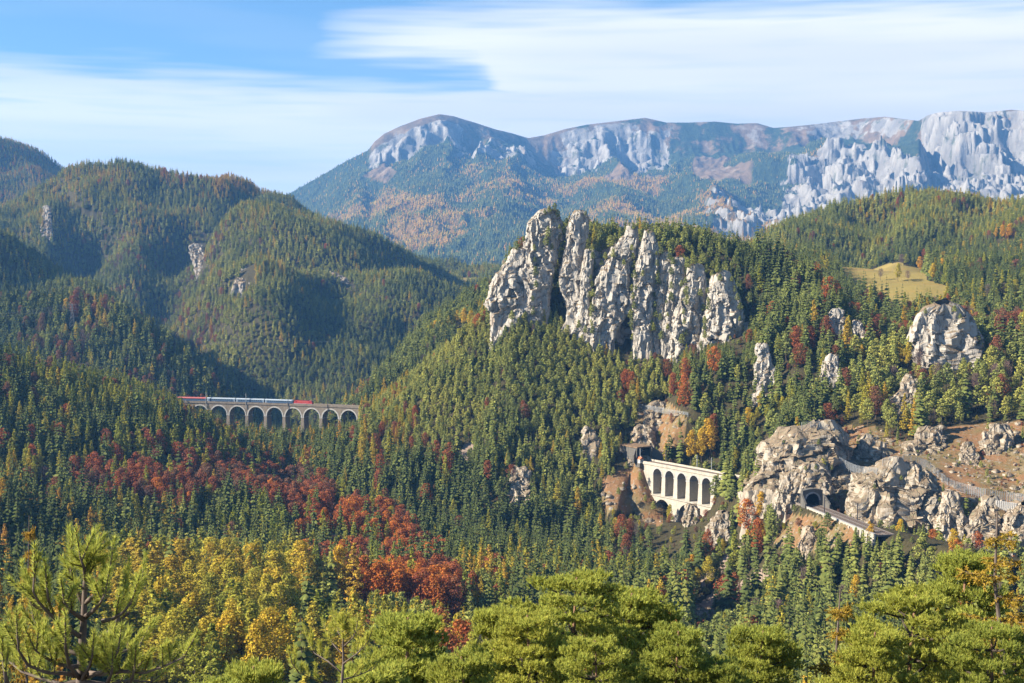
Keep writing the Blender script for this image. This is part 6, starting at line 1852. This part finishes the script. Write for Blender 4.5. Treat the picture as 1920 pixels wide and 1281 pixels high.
def stand(name, meshes, mats, u, vtop, D, h_model, label, cat, group, tint, rz=0.0, wide=1.0):
    """a near tree whose top shows at (u, vtop): rooted in the ground at distance D"""
    p = px(u, vtop, D)
    zg = float(ground(np.array([p[0]]), np.array([D]))[0])
    hh = p[2] - zg
    s_ = hh / h_model
    root = empty(name, (p[0], D, zg), rz); root.scale = (min(s_, 1.15) * wide if s_ > 1.15 else s_ * wide,) * 2 + (s_,)
    for nm, me, mt in zip(('trunk', 'boughs', 'crown'), meshes, mats):
        if not me.materials: me.materials.append(mt)
        o = bpy.data.objects.new(nm, me); COL.objects.link(o); o.parent = root; o['tint'] = tint
    tag(root, label, cat, group)
    return root

M_bark_dark = simple_mat('dark_pine_twigs', (0.07, 0.055, 0.042), 0.9, 0.1, 0.35, 6.0)
PM = (M_bark_red, M_bark_dark, M_pine_near)
np_a = near_pine(1, 12.5, 3.1, 0.34, 24, 24)
np_b = near_pine(2, 12.5, 2.6, 0.34, 23, 22)
np_c = near_pine(3, 9.0, 2.0, 0.25, 20, 19, dome=0.2)
GN = 'pines right below the viewpoint'
stand('pine_tree', np_a, PM, 1096, 1042, 34, 12.5, 'largest bright green pine in the bottom centre', 'pine', GN, 0.55, 0.3)
stand('pine_tree', np_b, PM, 1196, 1078, 36, 12.5, 'bright green pine crown joined to the largest one on its right', 'pine', GN, 0.5, 2.0, 1.1)
stand('pine_tree', np_b, PM, 1000, 1112, 30, 12.5, 'yellowish green pine crown joined to the largest one on its left', 'pine', GN, 0.75, 4.0, 1.05)
stand('pine_tree', np_c, PM, 932, 1106, 33, 9.0, 'slender pale pine top left of the bottom centre crowns', 'pine', GN, 0.6, 1.0, 0.8)
stand('pine_tree', np_c, PM, 776, 1120, 30, 9.0, 'conical pine with a dark right side at the bottom', 'pine', GN, 0.45, 0.2, 1.15)
stand('pine_tree', np_b, PM, 860, 1192, 27, 12.5, 'low green pine between the conical pine and the centre crowns', 'pine', GN, 0.55, 5.0, 0.9)
stand('pine_tree', np_a, PM, 1105, 1165, 26, 12.5, 'green pine crown cut by the bottom edge under the largest pine', 'pine', GN, 0.6, 3.3, 0.8)
stand('pine_tree', np_b, PM, 1265, 1150, 30, 12.5, 'dark sided pine crown right of the largest pine', 'pine', GN, 0.4, 0.9, 0.9)
stand('pine_tree', np_c, PM, 690, 1215, 22, 9.0, 'low bushy pine right of the sparse sprig', 'pine', GN, 0.55, 2.2, 1.2)
stand('pine_tree', np_c, PM, 470, 1212, 17, 9.0, 'low bushy pine at the bottom left of the sparse sprig', 'pine', GN, 0.6, 4.4, 0.9)
stand('pine_tree', np_c, PM, 408, 1240, 15, 9.0, 'low pine tip just right of the young pine', 'pine', GN, 0.5, 1.4, 0.8)
stand('pine_tree', np_b, PM, 1440, 1150, 33, 12.5, 'rounded green pine at the bottom right of centre', 'pine', GN, 0.45, 1.9, 0.9)
stand('pine_tree', np_b, PM, 1352, 1205, 30, 12.5, 'dark green pine at the bottom between two brighter pines', 'pine', GN, 0.3, 3.9, 0.9)
stand('pine_tree', np_a, PM, 1722, 1072, 35, 12.5, 'broad yellow green pine in the bottom right with an orange trunk', 'pine', GN, 0.65, 1.1, 1.05)
stand('pine_tree', np_b, PM, 1830, 1000, 44, 12.5, 'tall green pine behind the golden larch at the right edge', 'pine', GN, 0.45, 2.9, 1.05)
stand('pine_tree', np_a, PM, 1870, 1140, 30, 12.5, 'dark green pine in the bottom right corner', 'pine', GN, 0.35, 5.2, 0.9)
stand('pine_tree', np_b, PM, 1630, 1150, 31, 12.5, 'yellow green pine left of the broad one at bottom right', 'pine', GN, 0.7, 0.5, 0.9)
LM = (M_bark_pine, M_bark_pine, M_larch_near)
nl_a = near_larch(11, 13, 2.4)
nl_b = near_larch(12, 12, 1.5, 0.2, 22)
LG = 'golden larches right below the viewpoint'
stand('larch_tree', nl_b, LM, 1566, 1108, 33, 12, 'thin golden larch between the pines at bottom right', 'larch', LG, 0.6, 0.4, 0.95)
stand('larch_tree', nl_a, LM, 1897, 962, 33, 13, 'golden larch with bare grey twigs at the right edge', 'larch', LG, 0.55, 2.0, 1.1)
stand('larch_tree', nl_b, LM, 50, 968, 130, 12, 'sparse orange larch on the left edge against the dark wood', 'larch', LG, 0.9, 1.0, 1.6)

# the young pine at left, a few steps below the viewpoint: its boughs as the photograph shows them
def young_pine(name, D, trunk, boughs, label, seed, tint, nn, nl, shoot, density, base_r, mats):
    rg = random.Random(seed)
    top = px(*trunk[-1], D)
    gx = px(*trunk[0], D)
    zg = float(ground(np.array([gx[0]]), np.array([D]))[0])
    o = np.array([gx[0], D, zg])
    root = empty(name, tuple(o)); tag(root, label, 'pine', GN)
    tp = [Vector((0, 0, -0.4))] + [Vector(px(u_, v_, D) - o) for u_, v_ in trunk]
    mb = MB(); n = len(tp)
    mb.tube(tp, [base_r * (1 - 0.80 * i / (n - 1)) for i in range(n)], 10); mb.build('trunk', M_bark_pine, root, True)
    br = MB(); TP = []; TD = []; TL = []
    def shoot_at(p, d, L):
        d = d.normalized()
        TP.append(tuple(p)); TD.append(tuple(d)); TL.append(L)
        br.tube([p, p + d * L], [0.006, 0.003], 4, cap=False)
    for pts, dy in boughs:
        P = [Vector(px(u_, v_, D + dy * i / max(1, len(pts) - 1)) - o) for i, (u_, v_) in enumerate(pts)]
        m = len(P)
        br.tube(P, [mats * (1 - 0.7 * i / (m - 1)) for i in range(m)], 6)
        k = max(2, int(density * sum((b - a).length for a, b in zip(P[:-1], P[1:]))))
        for q in range(k):
            t_ = (0.30 + 0.70 * (q + rg.random()) / k) * (m - 1); i = min(m - 2, int(t_)); p = P[i].lerp(P[i + 1], t_ - i)
            ax = (P[i + 1] - P[i]).normalized()
            d = ax * 0.35 + Vector((rg.uniform(-0.55, 0.55), rg.uniform(-0.55, 0.55), rg.uniform(0.5, 1.2)))
            shoot_at(p, d, shoot * rg.uniform(0.6, 1.15))
        shoot_at(P[-1], (P[-1] - P[-2]).normalized() + Vector((0, 0, 0.8)), shoot * 1.2)
    for q in range(int(4 + density * 0.8)):
        t_ = rg.uniform(0.70, 1.0) * (n - 1); i = min(n - 2, int(t_)); p = tp[i].lerp(tp[i + 1], t_ - i)
        shoot_at(p, Vector((rg.uniform(-1, 1), rg.uniform(-1, 1), rg.uniform(0.3, 1.2))), shoot * rg.uniform(0.7, 1.1))
    shoot_at(tp[-1] - Vector((0, 0, shoot * 0.6)), Vector((0.05, 0, 1)), shoot * 1.2)
    br.build('boughs', M_bark_pine, root, True)
    V, Fc = needles(TP, TD, TL, nn, nl, 0.0034, 0.85, seed, up=0.02)
    me = np_mesh('needles', V, Fc); ob = link('needles', me, M_pine_near, root); ob['tint'] = tint
    return root
def zz(L): return [(u_ / 4.558, 1000 + v_ / 4.558) for u_, v_ in L]
B_ = [(zz([(695, 890), (620, 840), (540, 790), (470, 735), (390, 655), (330, 590), (285, 500), (290, 380)]), -0.35),
      (zz([(470, 735), (420, 600), (400, 470)]), -0.3), (zz([(390, 655), (330, 640), (270, 600), (240, 520)]), -0.1),
      (zz([(735, 950), (850, 900), (930, 845), (1000, 765), (1090, 690), (1160, 600), (1200, 470)]), 0.25),
      (zz([(1000, 765), (1020, 640), (1060, 520)]), 0.1), (zz([(880, 750), (960, 735), (1050, 680), (1120, 600)]), -0.2),
      (zz([(728, 1062), (850, 1040), (980, 1025), (1100, 1000), (1200, 960)]), 0.35), (zz([(690, 1135), (600, 1145), (480, 1110), (380, 1060), (300, 1000)]), -0.3),
      (zz([(690, 1040), (560, 1000), (450, 1030), (400, 960), (330, 860), (290, 740)]), 0.2), (zz([(730, 1190), (860, 1205), (1050, 1180), (1250, 1190), (1420, 1130), (1570, 1060)]), -0.4),
      (zz([(700, 1220), (560, 1200), (400, 1190), (240, 1130), (160, 1000), (150, 900)]), -0.5), (zz([(700, 1260), (520, 1290), (320, 1230), (180, 1180), (60, 1080)]), 0.3),
      (zz([(720, 1270), (900, 1290), (1100, 1260), (1300, 1270)]), 0.3), (zz([(740, 1230), (880, 1180), (960, 1100), (1010, 1010)]), -0.5),
      (zz([(720, 620), (660, 500), (610, 380), (600, 250)]), 0.05), (zz([(725, 600), (820, 520), (900, 420), (935, 320)]), -0.1), (zz([(730, 480), (770, 350), (800, 240)]), 0.1),
      (zz([(722, 720), (800, 660), (860, 590), (900, 520)]), -0.3), (zz([(720, 740), (640, 690), (580, 640), (550, 590)]), -0.3), (zz([(735, 400), (720, 300), (690, 220)]), -0.1),
      (zz([(700, 1250), (760, 1150), (790, 1050)]), -0.4), (zz([(690, 1250), (590, 1130), (560, 980), (560, 900)]), -0.5), (zz([(60, 1290), (40, 1180), (20, 1080)]), 0.0), (zz([(900, 1320), (950, 1200), (960, 1150)]), -0.4), (zz([(1100, 1330), (1130, 1230), (1150, 1170)]), -0.3)]
young_pine('pine_tree', 8.0, zz([(690, 1400), (690, 1280), (700, 1100), (705, 900), (715, 760), (722, 560), (730, 380), (738, 260), (745, 200)]), B_, 'young pine with bare grey branches at the lower left', 5, 0.55, 165, 0.050, 0.165, 13, 0.034, 0.015)
S_ = [([(641, 1262), (615, 1240), (590, 1225), (578, 1205)], 0.3), ([(643, 1245), (670, 1225), (690, 1205)], -0.3), ([(640, 1225), (622, 1205), (612, 1190)], 0.3), ([(645, 1212), (662, 1196), (668, 1182)], -0.2),
      ([(640, 1275), (668, 1268), (700, 1255)], 0.3), ([(640, 1285), (600, 1278), (560, 1262), (548, 1245)], -0.4), ([(644, 1200), (634, 1185), (630, 1172)], 0.1)]
young_pine('pine_tree', 12.0, [(642, 1330), (641, 1281), (644, 1240), (643, 1205), (645, 1180), (641, 1168)], S_, 'sparse pine sprig with a pale bare stem at the bottom', 6, 0.85, 120, 0.052, 0.14, 13, 0.017, 0.008)
# ------------------------------------------------------------------ woods on the far range
def far_trees():
    g = np.random.default_rng(5)
    n = 42000
    jcol = g.uniform(np.searchsorted(mu, 520), np.searchsorted(mu, 1560), n); irow = 1 + (NR - 1) * np.where(jcol < np.searchsorted(mu, 690), g.uniform(0.01, 0.97, n), g.uniform(0.17, 0.97, n))
    def samp(A_):
        i = np.clip(irow.astype(int), 1, NR - 1); j = jcol.astype(int); fi = irow - i; fj = jcol - j
        return (A_[i, j] * (1 - fj) + A_[i, j + 1] * fj) * (1 - fi) + (A_[i + 1, j] * (1 - fj) + A_[i + 1, j + 1] * fj) * fi
    x, y, z = samp(MX), samp(MY), samp(MZ)
    lw, rw_, cl = samp(larch), samp(rock_w), samp(clear)
    ok = (rw_ < 0.35) & (cl < 0.5)
    return x[ok], y[ok], z[ok], lw[ok], g
fx_, fy_, fz_, fl_, gfar = far_trees()
V = []; Fc = []
for k in range(3):
    z0, z1, r = 0.1 + 0.27 * k, 0.52 + 0.24 * k, 0.20 - 0.055 * k
    i0 = len(V)
    for j in range(5): V.append((r * math.cos(j * 1.2566 + k), r * math.sin(j * 1.2566 + k), z0))
    V.append((0, 0, z1))
    for j in range(5): Fc.append((i0 + j, i0 + (j + 1) % 5, i0 + 5))
tiny = np_mesh('crown', V, Fc); tiny.materials.append(M_spruce)
tinyl = np_mesh('crown', V, Fc); tinyl.materials.append(M_larch)
# ------------------------------------------------------------------ the air of the valley
mb = MB()
hz0 = min(GZ.min(), MZ.min()) - 1.0; hz1 = max(GZ.max(), MZ.max()) + 40.0
mb.box((0, 6700, (hz0 + hz1) / 2), (26000, 14600, hz1 - hz0))
M_haze = bpy.data.materials.new('valley_air'); M_haze.use_nodes = True
t = NT(M_haze.node_tree)
out = t.add('ShaderNodeOutputMaterial')
pv = t.add('ShaderNodeVolumePrincipled')
pv.inputs['Color'].default_value = (0.20, 0.50, 1.0, 1)
pv.inputs['Density'].default_value = 6.6e-5
pv.inputs['Anisotropy'].default_value = 0.2
t.link(pv.outputs[0], out.inputs['Volume'])
haze = mb.build('haze', M_haze)
tag(haze, 'thin blue haze filling the valley air', 'haze', kind='stuff')
# ------------------------------------------------------------------ trees: the 300 of each kind that show largest stand as things, the rest is one mass per kind
def place_name(u, v, D):
    if D > 3200: return 'on the far left hill', 'far left hill'
    if D > 1550: return ('on the far wooded domes', 'wooded domes') if u < 960 else ('on the hill behind the meadow', 'hill behind the meadow')
    if D > 1230 and u < 1000: return 'behind the railway viaduct', 'slopes behind the viaduct'
    if u > 1380 and D > 960: return 'around the hillside meadow', 'meadow edge'
    if u < 345 and v < 880: return 'on the left spur ending at the train', 'left spur'
    if u < 720 and v < 930 and D > 830: return 'in the hollow below the railway viaduct', 'hollow below the viaduct'
    if u < 660 and D < 640: return 'in the golden wood', 'golden wood'
    if u < 900 and D < 840: return 'in the red wood', 'red wood spur'
    if u < 1440 and v < 560: return 'on top of the rock wall', 'top of the rock wall'
    if u < 1260 and v < 880: return 'on the slope under the rock wall', 'slope under the rock wall'
    if u < 1180: return 'in the dark gully', 'dark gully'
    if u < 1560 and v < 900: return 'right of the rock wall', 'wood right of the wall'
    if v < 810: return 'around the broad white crag', 'slope of the white crag'
    if v < 990 and u > 1540: return 'on the rusty slope above the track', 'rusty slope'
    return 'below the tunnel track', 'slope below the track'

COLN = {'spruce': ['bluish', 'dark', 'green', 'pale'], 'pine': ['dull', 'greyish', 'fresh', 'yellowish'],
        'larch': ['greenish', 'lemon', 'golden', 'orange'], 'beech': ['dull brown', 'dark red', 'rust red', 'orange'],
        'maple': ['green yellow', 'yellow', 'golden yellow', 'orange'], 'bare': ['grey', 'greyish brown', 'brownish', 'reddish brown']}
KWORD = {'spruce': 'spruce', 'pine': 'rounded pine', 'larch': 'feathery larch', 'beech': 'round beech', 'maple': 'leafy maple', 'bare': 'leafless tree'}

protos = {}
for k, lst in KINDS.items():
    protos[k] = lst

rest = {}
NAMED = {}
for ki, k in enumerate(kinds):
    ids = np.where(pick == ki)[0]
    ids = ids[np.argsort(-(shown[ids] + 1e6 * lone[ids]))]
    single = ids[:300][(shown[ids[:300]] > 6) | lone[ids[:300]]]
    rest[k] = np.setdiff1d(ids, single)
    for q in single:
        q = int(q)
        crown_me, trunk_me = protos[k][int(var[q]) % len(protos[k])]
        root = bpy.data.objects.new(KNAME[k], None); COL.objects.link(root)
        root.empty_display_size = 0.2
        root.location = (TX[q], TY[q], TZ[q]); root.rotation_euler = (0, 0, rotz[q])
        root.scale = (hgt[q] * wid[q], hgt[q] * wid[q], hgt[q])
        for nm, me in (('trunk', trunk_me), ('crown', crown_me)):
            o = bpy.data.objects.new(nm, me); COL.objects.link(o); o.parent = root
            o['tint'] = float(tintv[q])
        where, grp = place_name(TU[q], TV[q], TY[q])
        size = 'tall ' if hgt[q] > 0.62 * HEIGHT[k][1] + 0.38 * HEIGHT[k][0] else ('' if hgt[q] > 0.75 * HEIGHT[k][0] + 0.25 * HEIGHT[k][1] else 'small ')
        lab = size + COLN[k][min(3, int(tintv[q] * 4))] + ' ' + KWORD[k] + ' ' + where
        NAMED.setdefault(lab, []).append((TU[q], TY[q], root))
        root['category'] = KCAT[k]
        root['group'] = KCAT[k] + ' trees, ' + grp

# tell the trees of one description apart by where they stand in their wood
def tell_apart(lst, words, key):
    lst = sorted(lst, key=lambda a: a[key]); n = len(lst); m = len(words)
    return [(words[min(m - 1, i * m // n)], a) for i, a in enumerate(lst)]
for lab, lst in NAMED.items():
    n = len(lst)
    if n == 1: lst[0][2]['label'] = lab; continue
    if n <= 3:
        for wd_, a in tell_apart(lst, ['leftmost', 'rightmost'] if n == 2 else ['leftmost', 'middle', 'rightmost'], 0): a[2]['label'] = wd_ + ' ' + lab
        continue
    cols = ['far left', 'left', 'centre', 'right', 'far right'] if n > 8 else ['left', 'centre', 'right']
    byc = {}
    for wd_, a in tell_apart(lst, cols, 0): byc.setdefault(wd_, []).append(a)
    for cw, sub in byc.items():
        rows_ = {1: [''], 2: ['front', 'back'], 3: ['front', 'middle', 'back']}.get(len(sub), ['front', 'near', 'middle', 'rear', 'back'])
        for rw2, a in tell_apart(sub, rows_, 1):
            a[2]['label'] = lab + ', ' + cw + (' ' + rw2 if rw2 else '')

# tree masses
MAIN = (TX, TY, TZ, hgt, wid, rotz, var, tintv)
def mass(name, label, ids_by_var, protos_k, kindname, arr=None):
    TX, TY, TZ, hgt, wid, rotz, var, tintv = arr if arr is not None else MAIN
    col = bpy.data.collections.new('source_' + kindname)      # not linked to the scene: only drawn through the mass
    for vi, (crown_me, trunk_me) in enumerate(protos_k):
        me = bpy.data.meshes.new('tree')
        if trunk_me is None:
            ob = bpy.data.objects.new('%02d_%s' % (vi, kindname), crown_me); col.objects.link(ob); continue
        nv1, nv2 = len(crown_me.vertices), len(trunk_me.vertices)
        co = np.empty((nv1 + nv2) * 3, np.float32)
        a1 = np.empty(nv1 * 3, np.float32); crown_me.vertices.foreach_get('co', a1)
        a2 = np.empty(nv2 * 3, np.float32); trunk_me.vertices.foreach_get('co', a2)
        verts = np.concatenate([a1, a2]).reshape(-1, 3)
        faces = [tuple(p.vertices) for p in crown_me.polygons] + [tuple(nv1 + i for i in p.vertices) for p in trunk_me.polygons]
        me.from_pydata(verts.tolist(), [], faces)
        me.materials.append(crown_me.materials[0]); me.materials.append(trunk_me.materials[0])
        mi = np.zeros(len(faces), np.int32); mi[len(crown_me.polygons):] = 1
        me.polygons.foreach_set('material_index', mi)
        me.update()
        ob = bpy.data.objects.new('%02d_%s' % (vi, kindname), me)
        col.objects.link(ob)
    q = ids_by_var
    me = bpy.data.meshes.new(name)
    me.vertices.add(len(q))
    me.vertices.foreach_set('co', np.stack([TX[q], TY[q], TZ[q]], -1).astype(np.float32).ravel())
    def at(nm, typ, vals, key='value'):
        a = me.attributes.new(nm, typ, 'POINT'); a.data.foreach_set(key, np.asarray(vals).ravel())
    at('tsize', 'FLOAT_VECTOR', np.stack([hgt[q] * wid[q], hgt[q] * wid[q], hgt[q]], -1).astype(np.float32), 'vector')
    at('trot', 'FLOAT_VECTOR', np.stack([NR_.normal(0, 0.02, len(q)), NR_.normal(0, 0.02, len(q)), rotz[q]], -1).astype(np.float32), 'vector')
    at('tvar', 'INT', (var[q] % len(protos_k)).astype(np.int32))
    at('tint', 'FLOAT', tintv[q].astype(np.float32))
    ob = link(name, me, None)
    ng = bpy.data.node_groups.new('plant_' + kindname, 'GeometryNodeTree')
    ng.interface.new_socket('Geometry', in_out='INPUT', socket_type='NodeSocketGeometry')
    ng.interface.new_socket('Geometry', in_out='OUTPUT', socket_type='NodeSocketGeometry')
    gi = ng.nodes.new('NodeGroupInput'); go = ng.nodes.new('NodeGroupOutput')
    ci = ng.nodes.new('GeometryNodeCollectionInfo'); ci.inputs['Collection'].default_value = col
    ci.inputs['Separate Children'].default_value = True; ci.inputs['Reset Children'].default_value = True
    ip = ng.nodes.new('GeometryNodeInstanceOnPoints')
    ip.inputs['Pick Instance'].default_value = True
    def named(nm, typ):
        n_ = ng.nodes.new('GeometryNodeInputNamedAttribute'); n_.data_type = typ; n_.inputs['Name'].default_value = nm
        return n_.outputs[0]
    ng.links.new(gi.outputs[0], ip.inputs['Points']); ng.links.new(ci.outputs[0], ip.inputs['Instance'])
    ng.links.new(named('tvar', 'INT'), ip.inputs['Instance Index'])
    e2r = ng.nodes.new('FunctionNodeEulerToRotation')
    ng.links.new(named('trot', 'FLOAT_VECTOR'), e2r.inputs[0]); ng.links.new(e2r.outputs[0], ip.inputs['Rotation'])
    ng.links.new(named('tsize', 'FLOAT_VECTOR'), ip.inputs['Scale'])
    ng.links.new(ip.outputs[0], go.inputs[0])
    md = ob.modifiers.new('plant', 'NODES'); md.node_group = ng
    tag(ob, label, 'forest', kind='stuff')
    return ob

MASSLAB = {'spruce': 'mass of dark green spruces covering the hillsides', 'pine': 'mass of green pines on the sunny slopes', 'larch': 'mass of yellow larches scattered through the woods',
           'beech': 'mass of red brown beeches between the conifers', 'maple': 'mass of golden broadleaf trees in the woods', 'bare': 'mass of leafless grey trees on the slopes'}
for ki, k in enumerate(kinds):
    if len(rest[k]):
        mass(k + '_forest', MASSLAB[k], rest[k], protos[k], k)

isl = gfar.random(len(fx_)) < np.clip(fl_ * 0.75 + 0.06, 0, 0.8)
for nm, lab, me_, mk, kn in (('mountain_spruce_forest', 'blue green conifer woods on the far mountain slopes', tiny, ~isl, 'far_spruce'), ('mountain_larch_forest', 'rust coloured larch woods on the far mountain slopes', tinyl, isl, 'far_larch')):
    q = np.where(mk)[0]; n_ = len(fx_)
    mass(nm, lab, q, [(me_, None)], kn, (fx_, fy_, fz_ - 1.5, gfar.uniform(11, 20, n_), gfar.uniform(1.0, 1.5, n_), gfar.uniform(0, 6.28, n_), np.zeros(n_, int), np.where(isl, gfar.uniform(0.55, 1.0, n_), gfar.uniform(0.0, 0.6, n_))))

for ki_, kn in ((1, 'pine'), (3, 'beech'), (4, 'maple'), (5, 'bare')):
    mass('scrub', {1: 'low green scrub on the open rocky slopes', 3: 'low rust brown scrub on the open rocky slopes', 4: 'low yellowish scrub on the open rocky slopes', 5: 'low leafless grey scrub on the open rocky slopes'}[ki_], np.where(bkind == ki_)[0], protos[kn], 'scrub_' + kn, SCRUB)

stones = []
for q in range(3):
    th = np.linspace(0, 2 * np.pi, 11, endpoint=False); ph = np.linspace(-0.5, 1.5, 7)
    PX = np.cos(ph)[:, None] * np.cos(th)[None, :]; PY = np.cos(ph)[:, None] * np.sin(th)[None, :]; PZ = np.repeat(np.sin(ph)[:, None], 11, 1)
    o1, t1 = facets(PX * 1.0 + 9 * q, PY, PZ, 0.8, 0.8, 300 + q)
    rr = 1 + 0.22 * o1 + 0.3 * t1
    me_ = np_mesh('stone', np.stack([PX * rr * 0.6, PY * rr * 0.6, PZ * rr * 0.55], -1).reshape(-1, 3), grid_faces(7, 11, wrap=True)); me_.materials.append(M_rock_tan)
    stones.append((me_, None))
mass('stones', 'loose pale stones scattered over the rusty slopes', np.arange(len(STONES[0])), stones, 'stones', STONES)
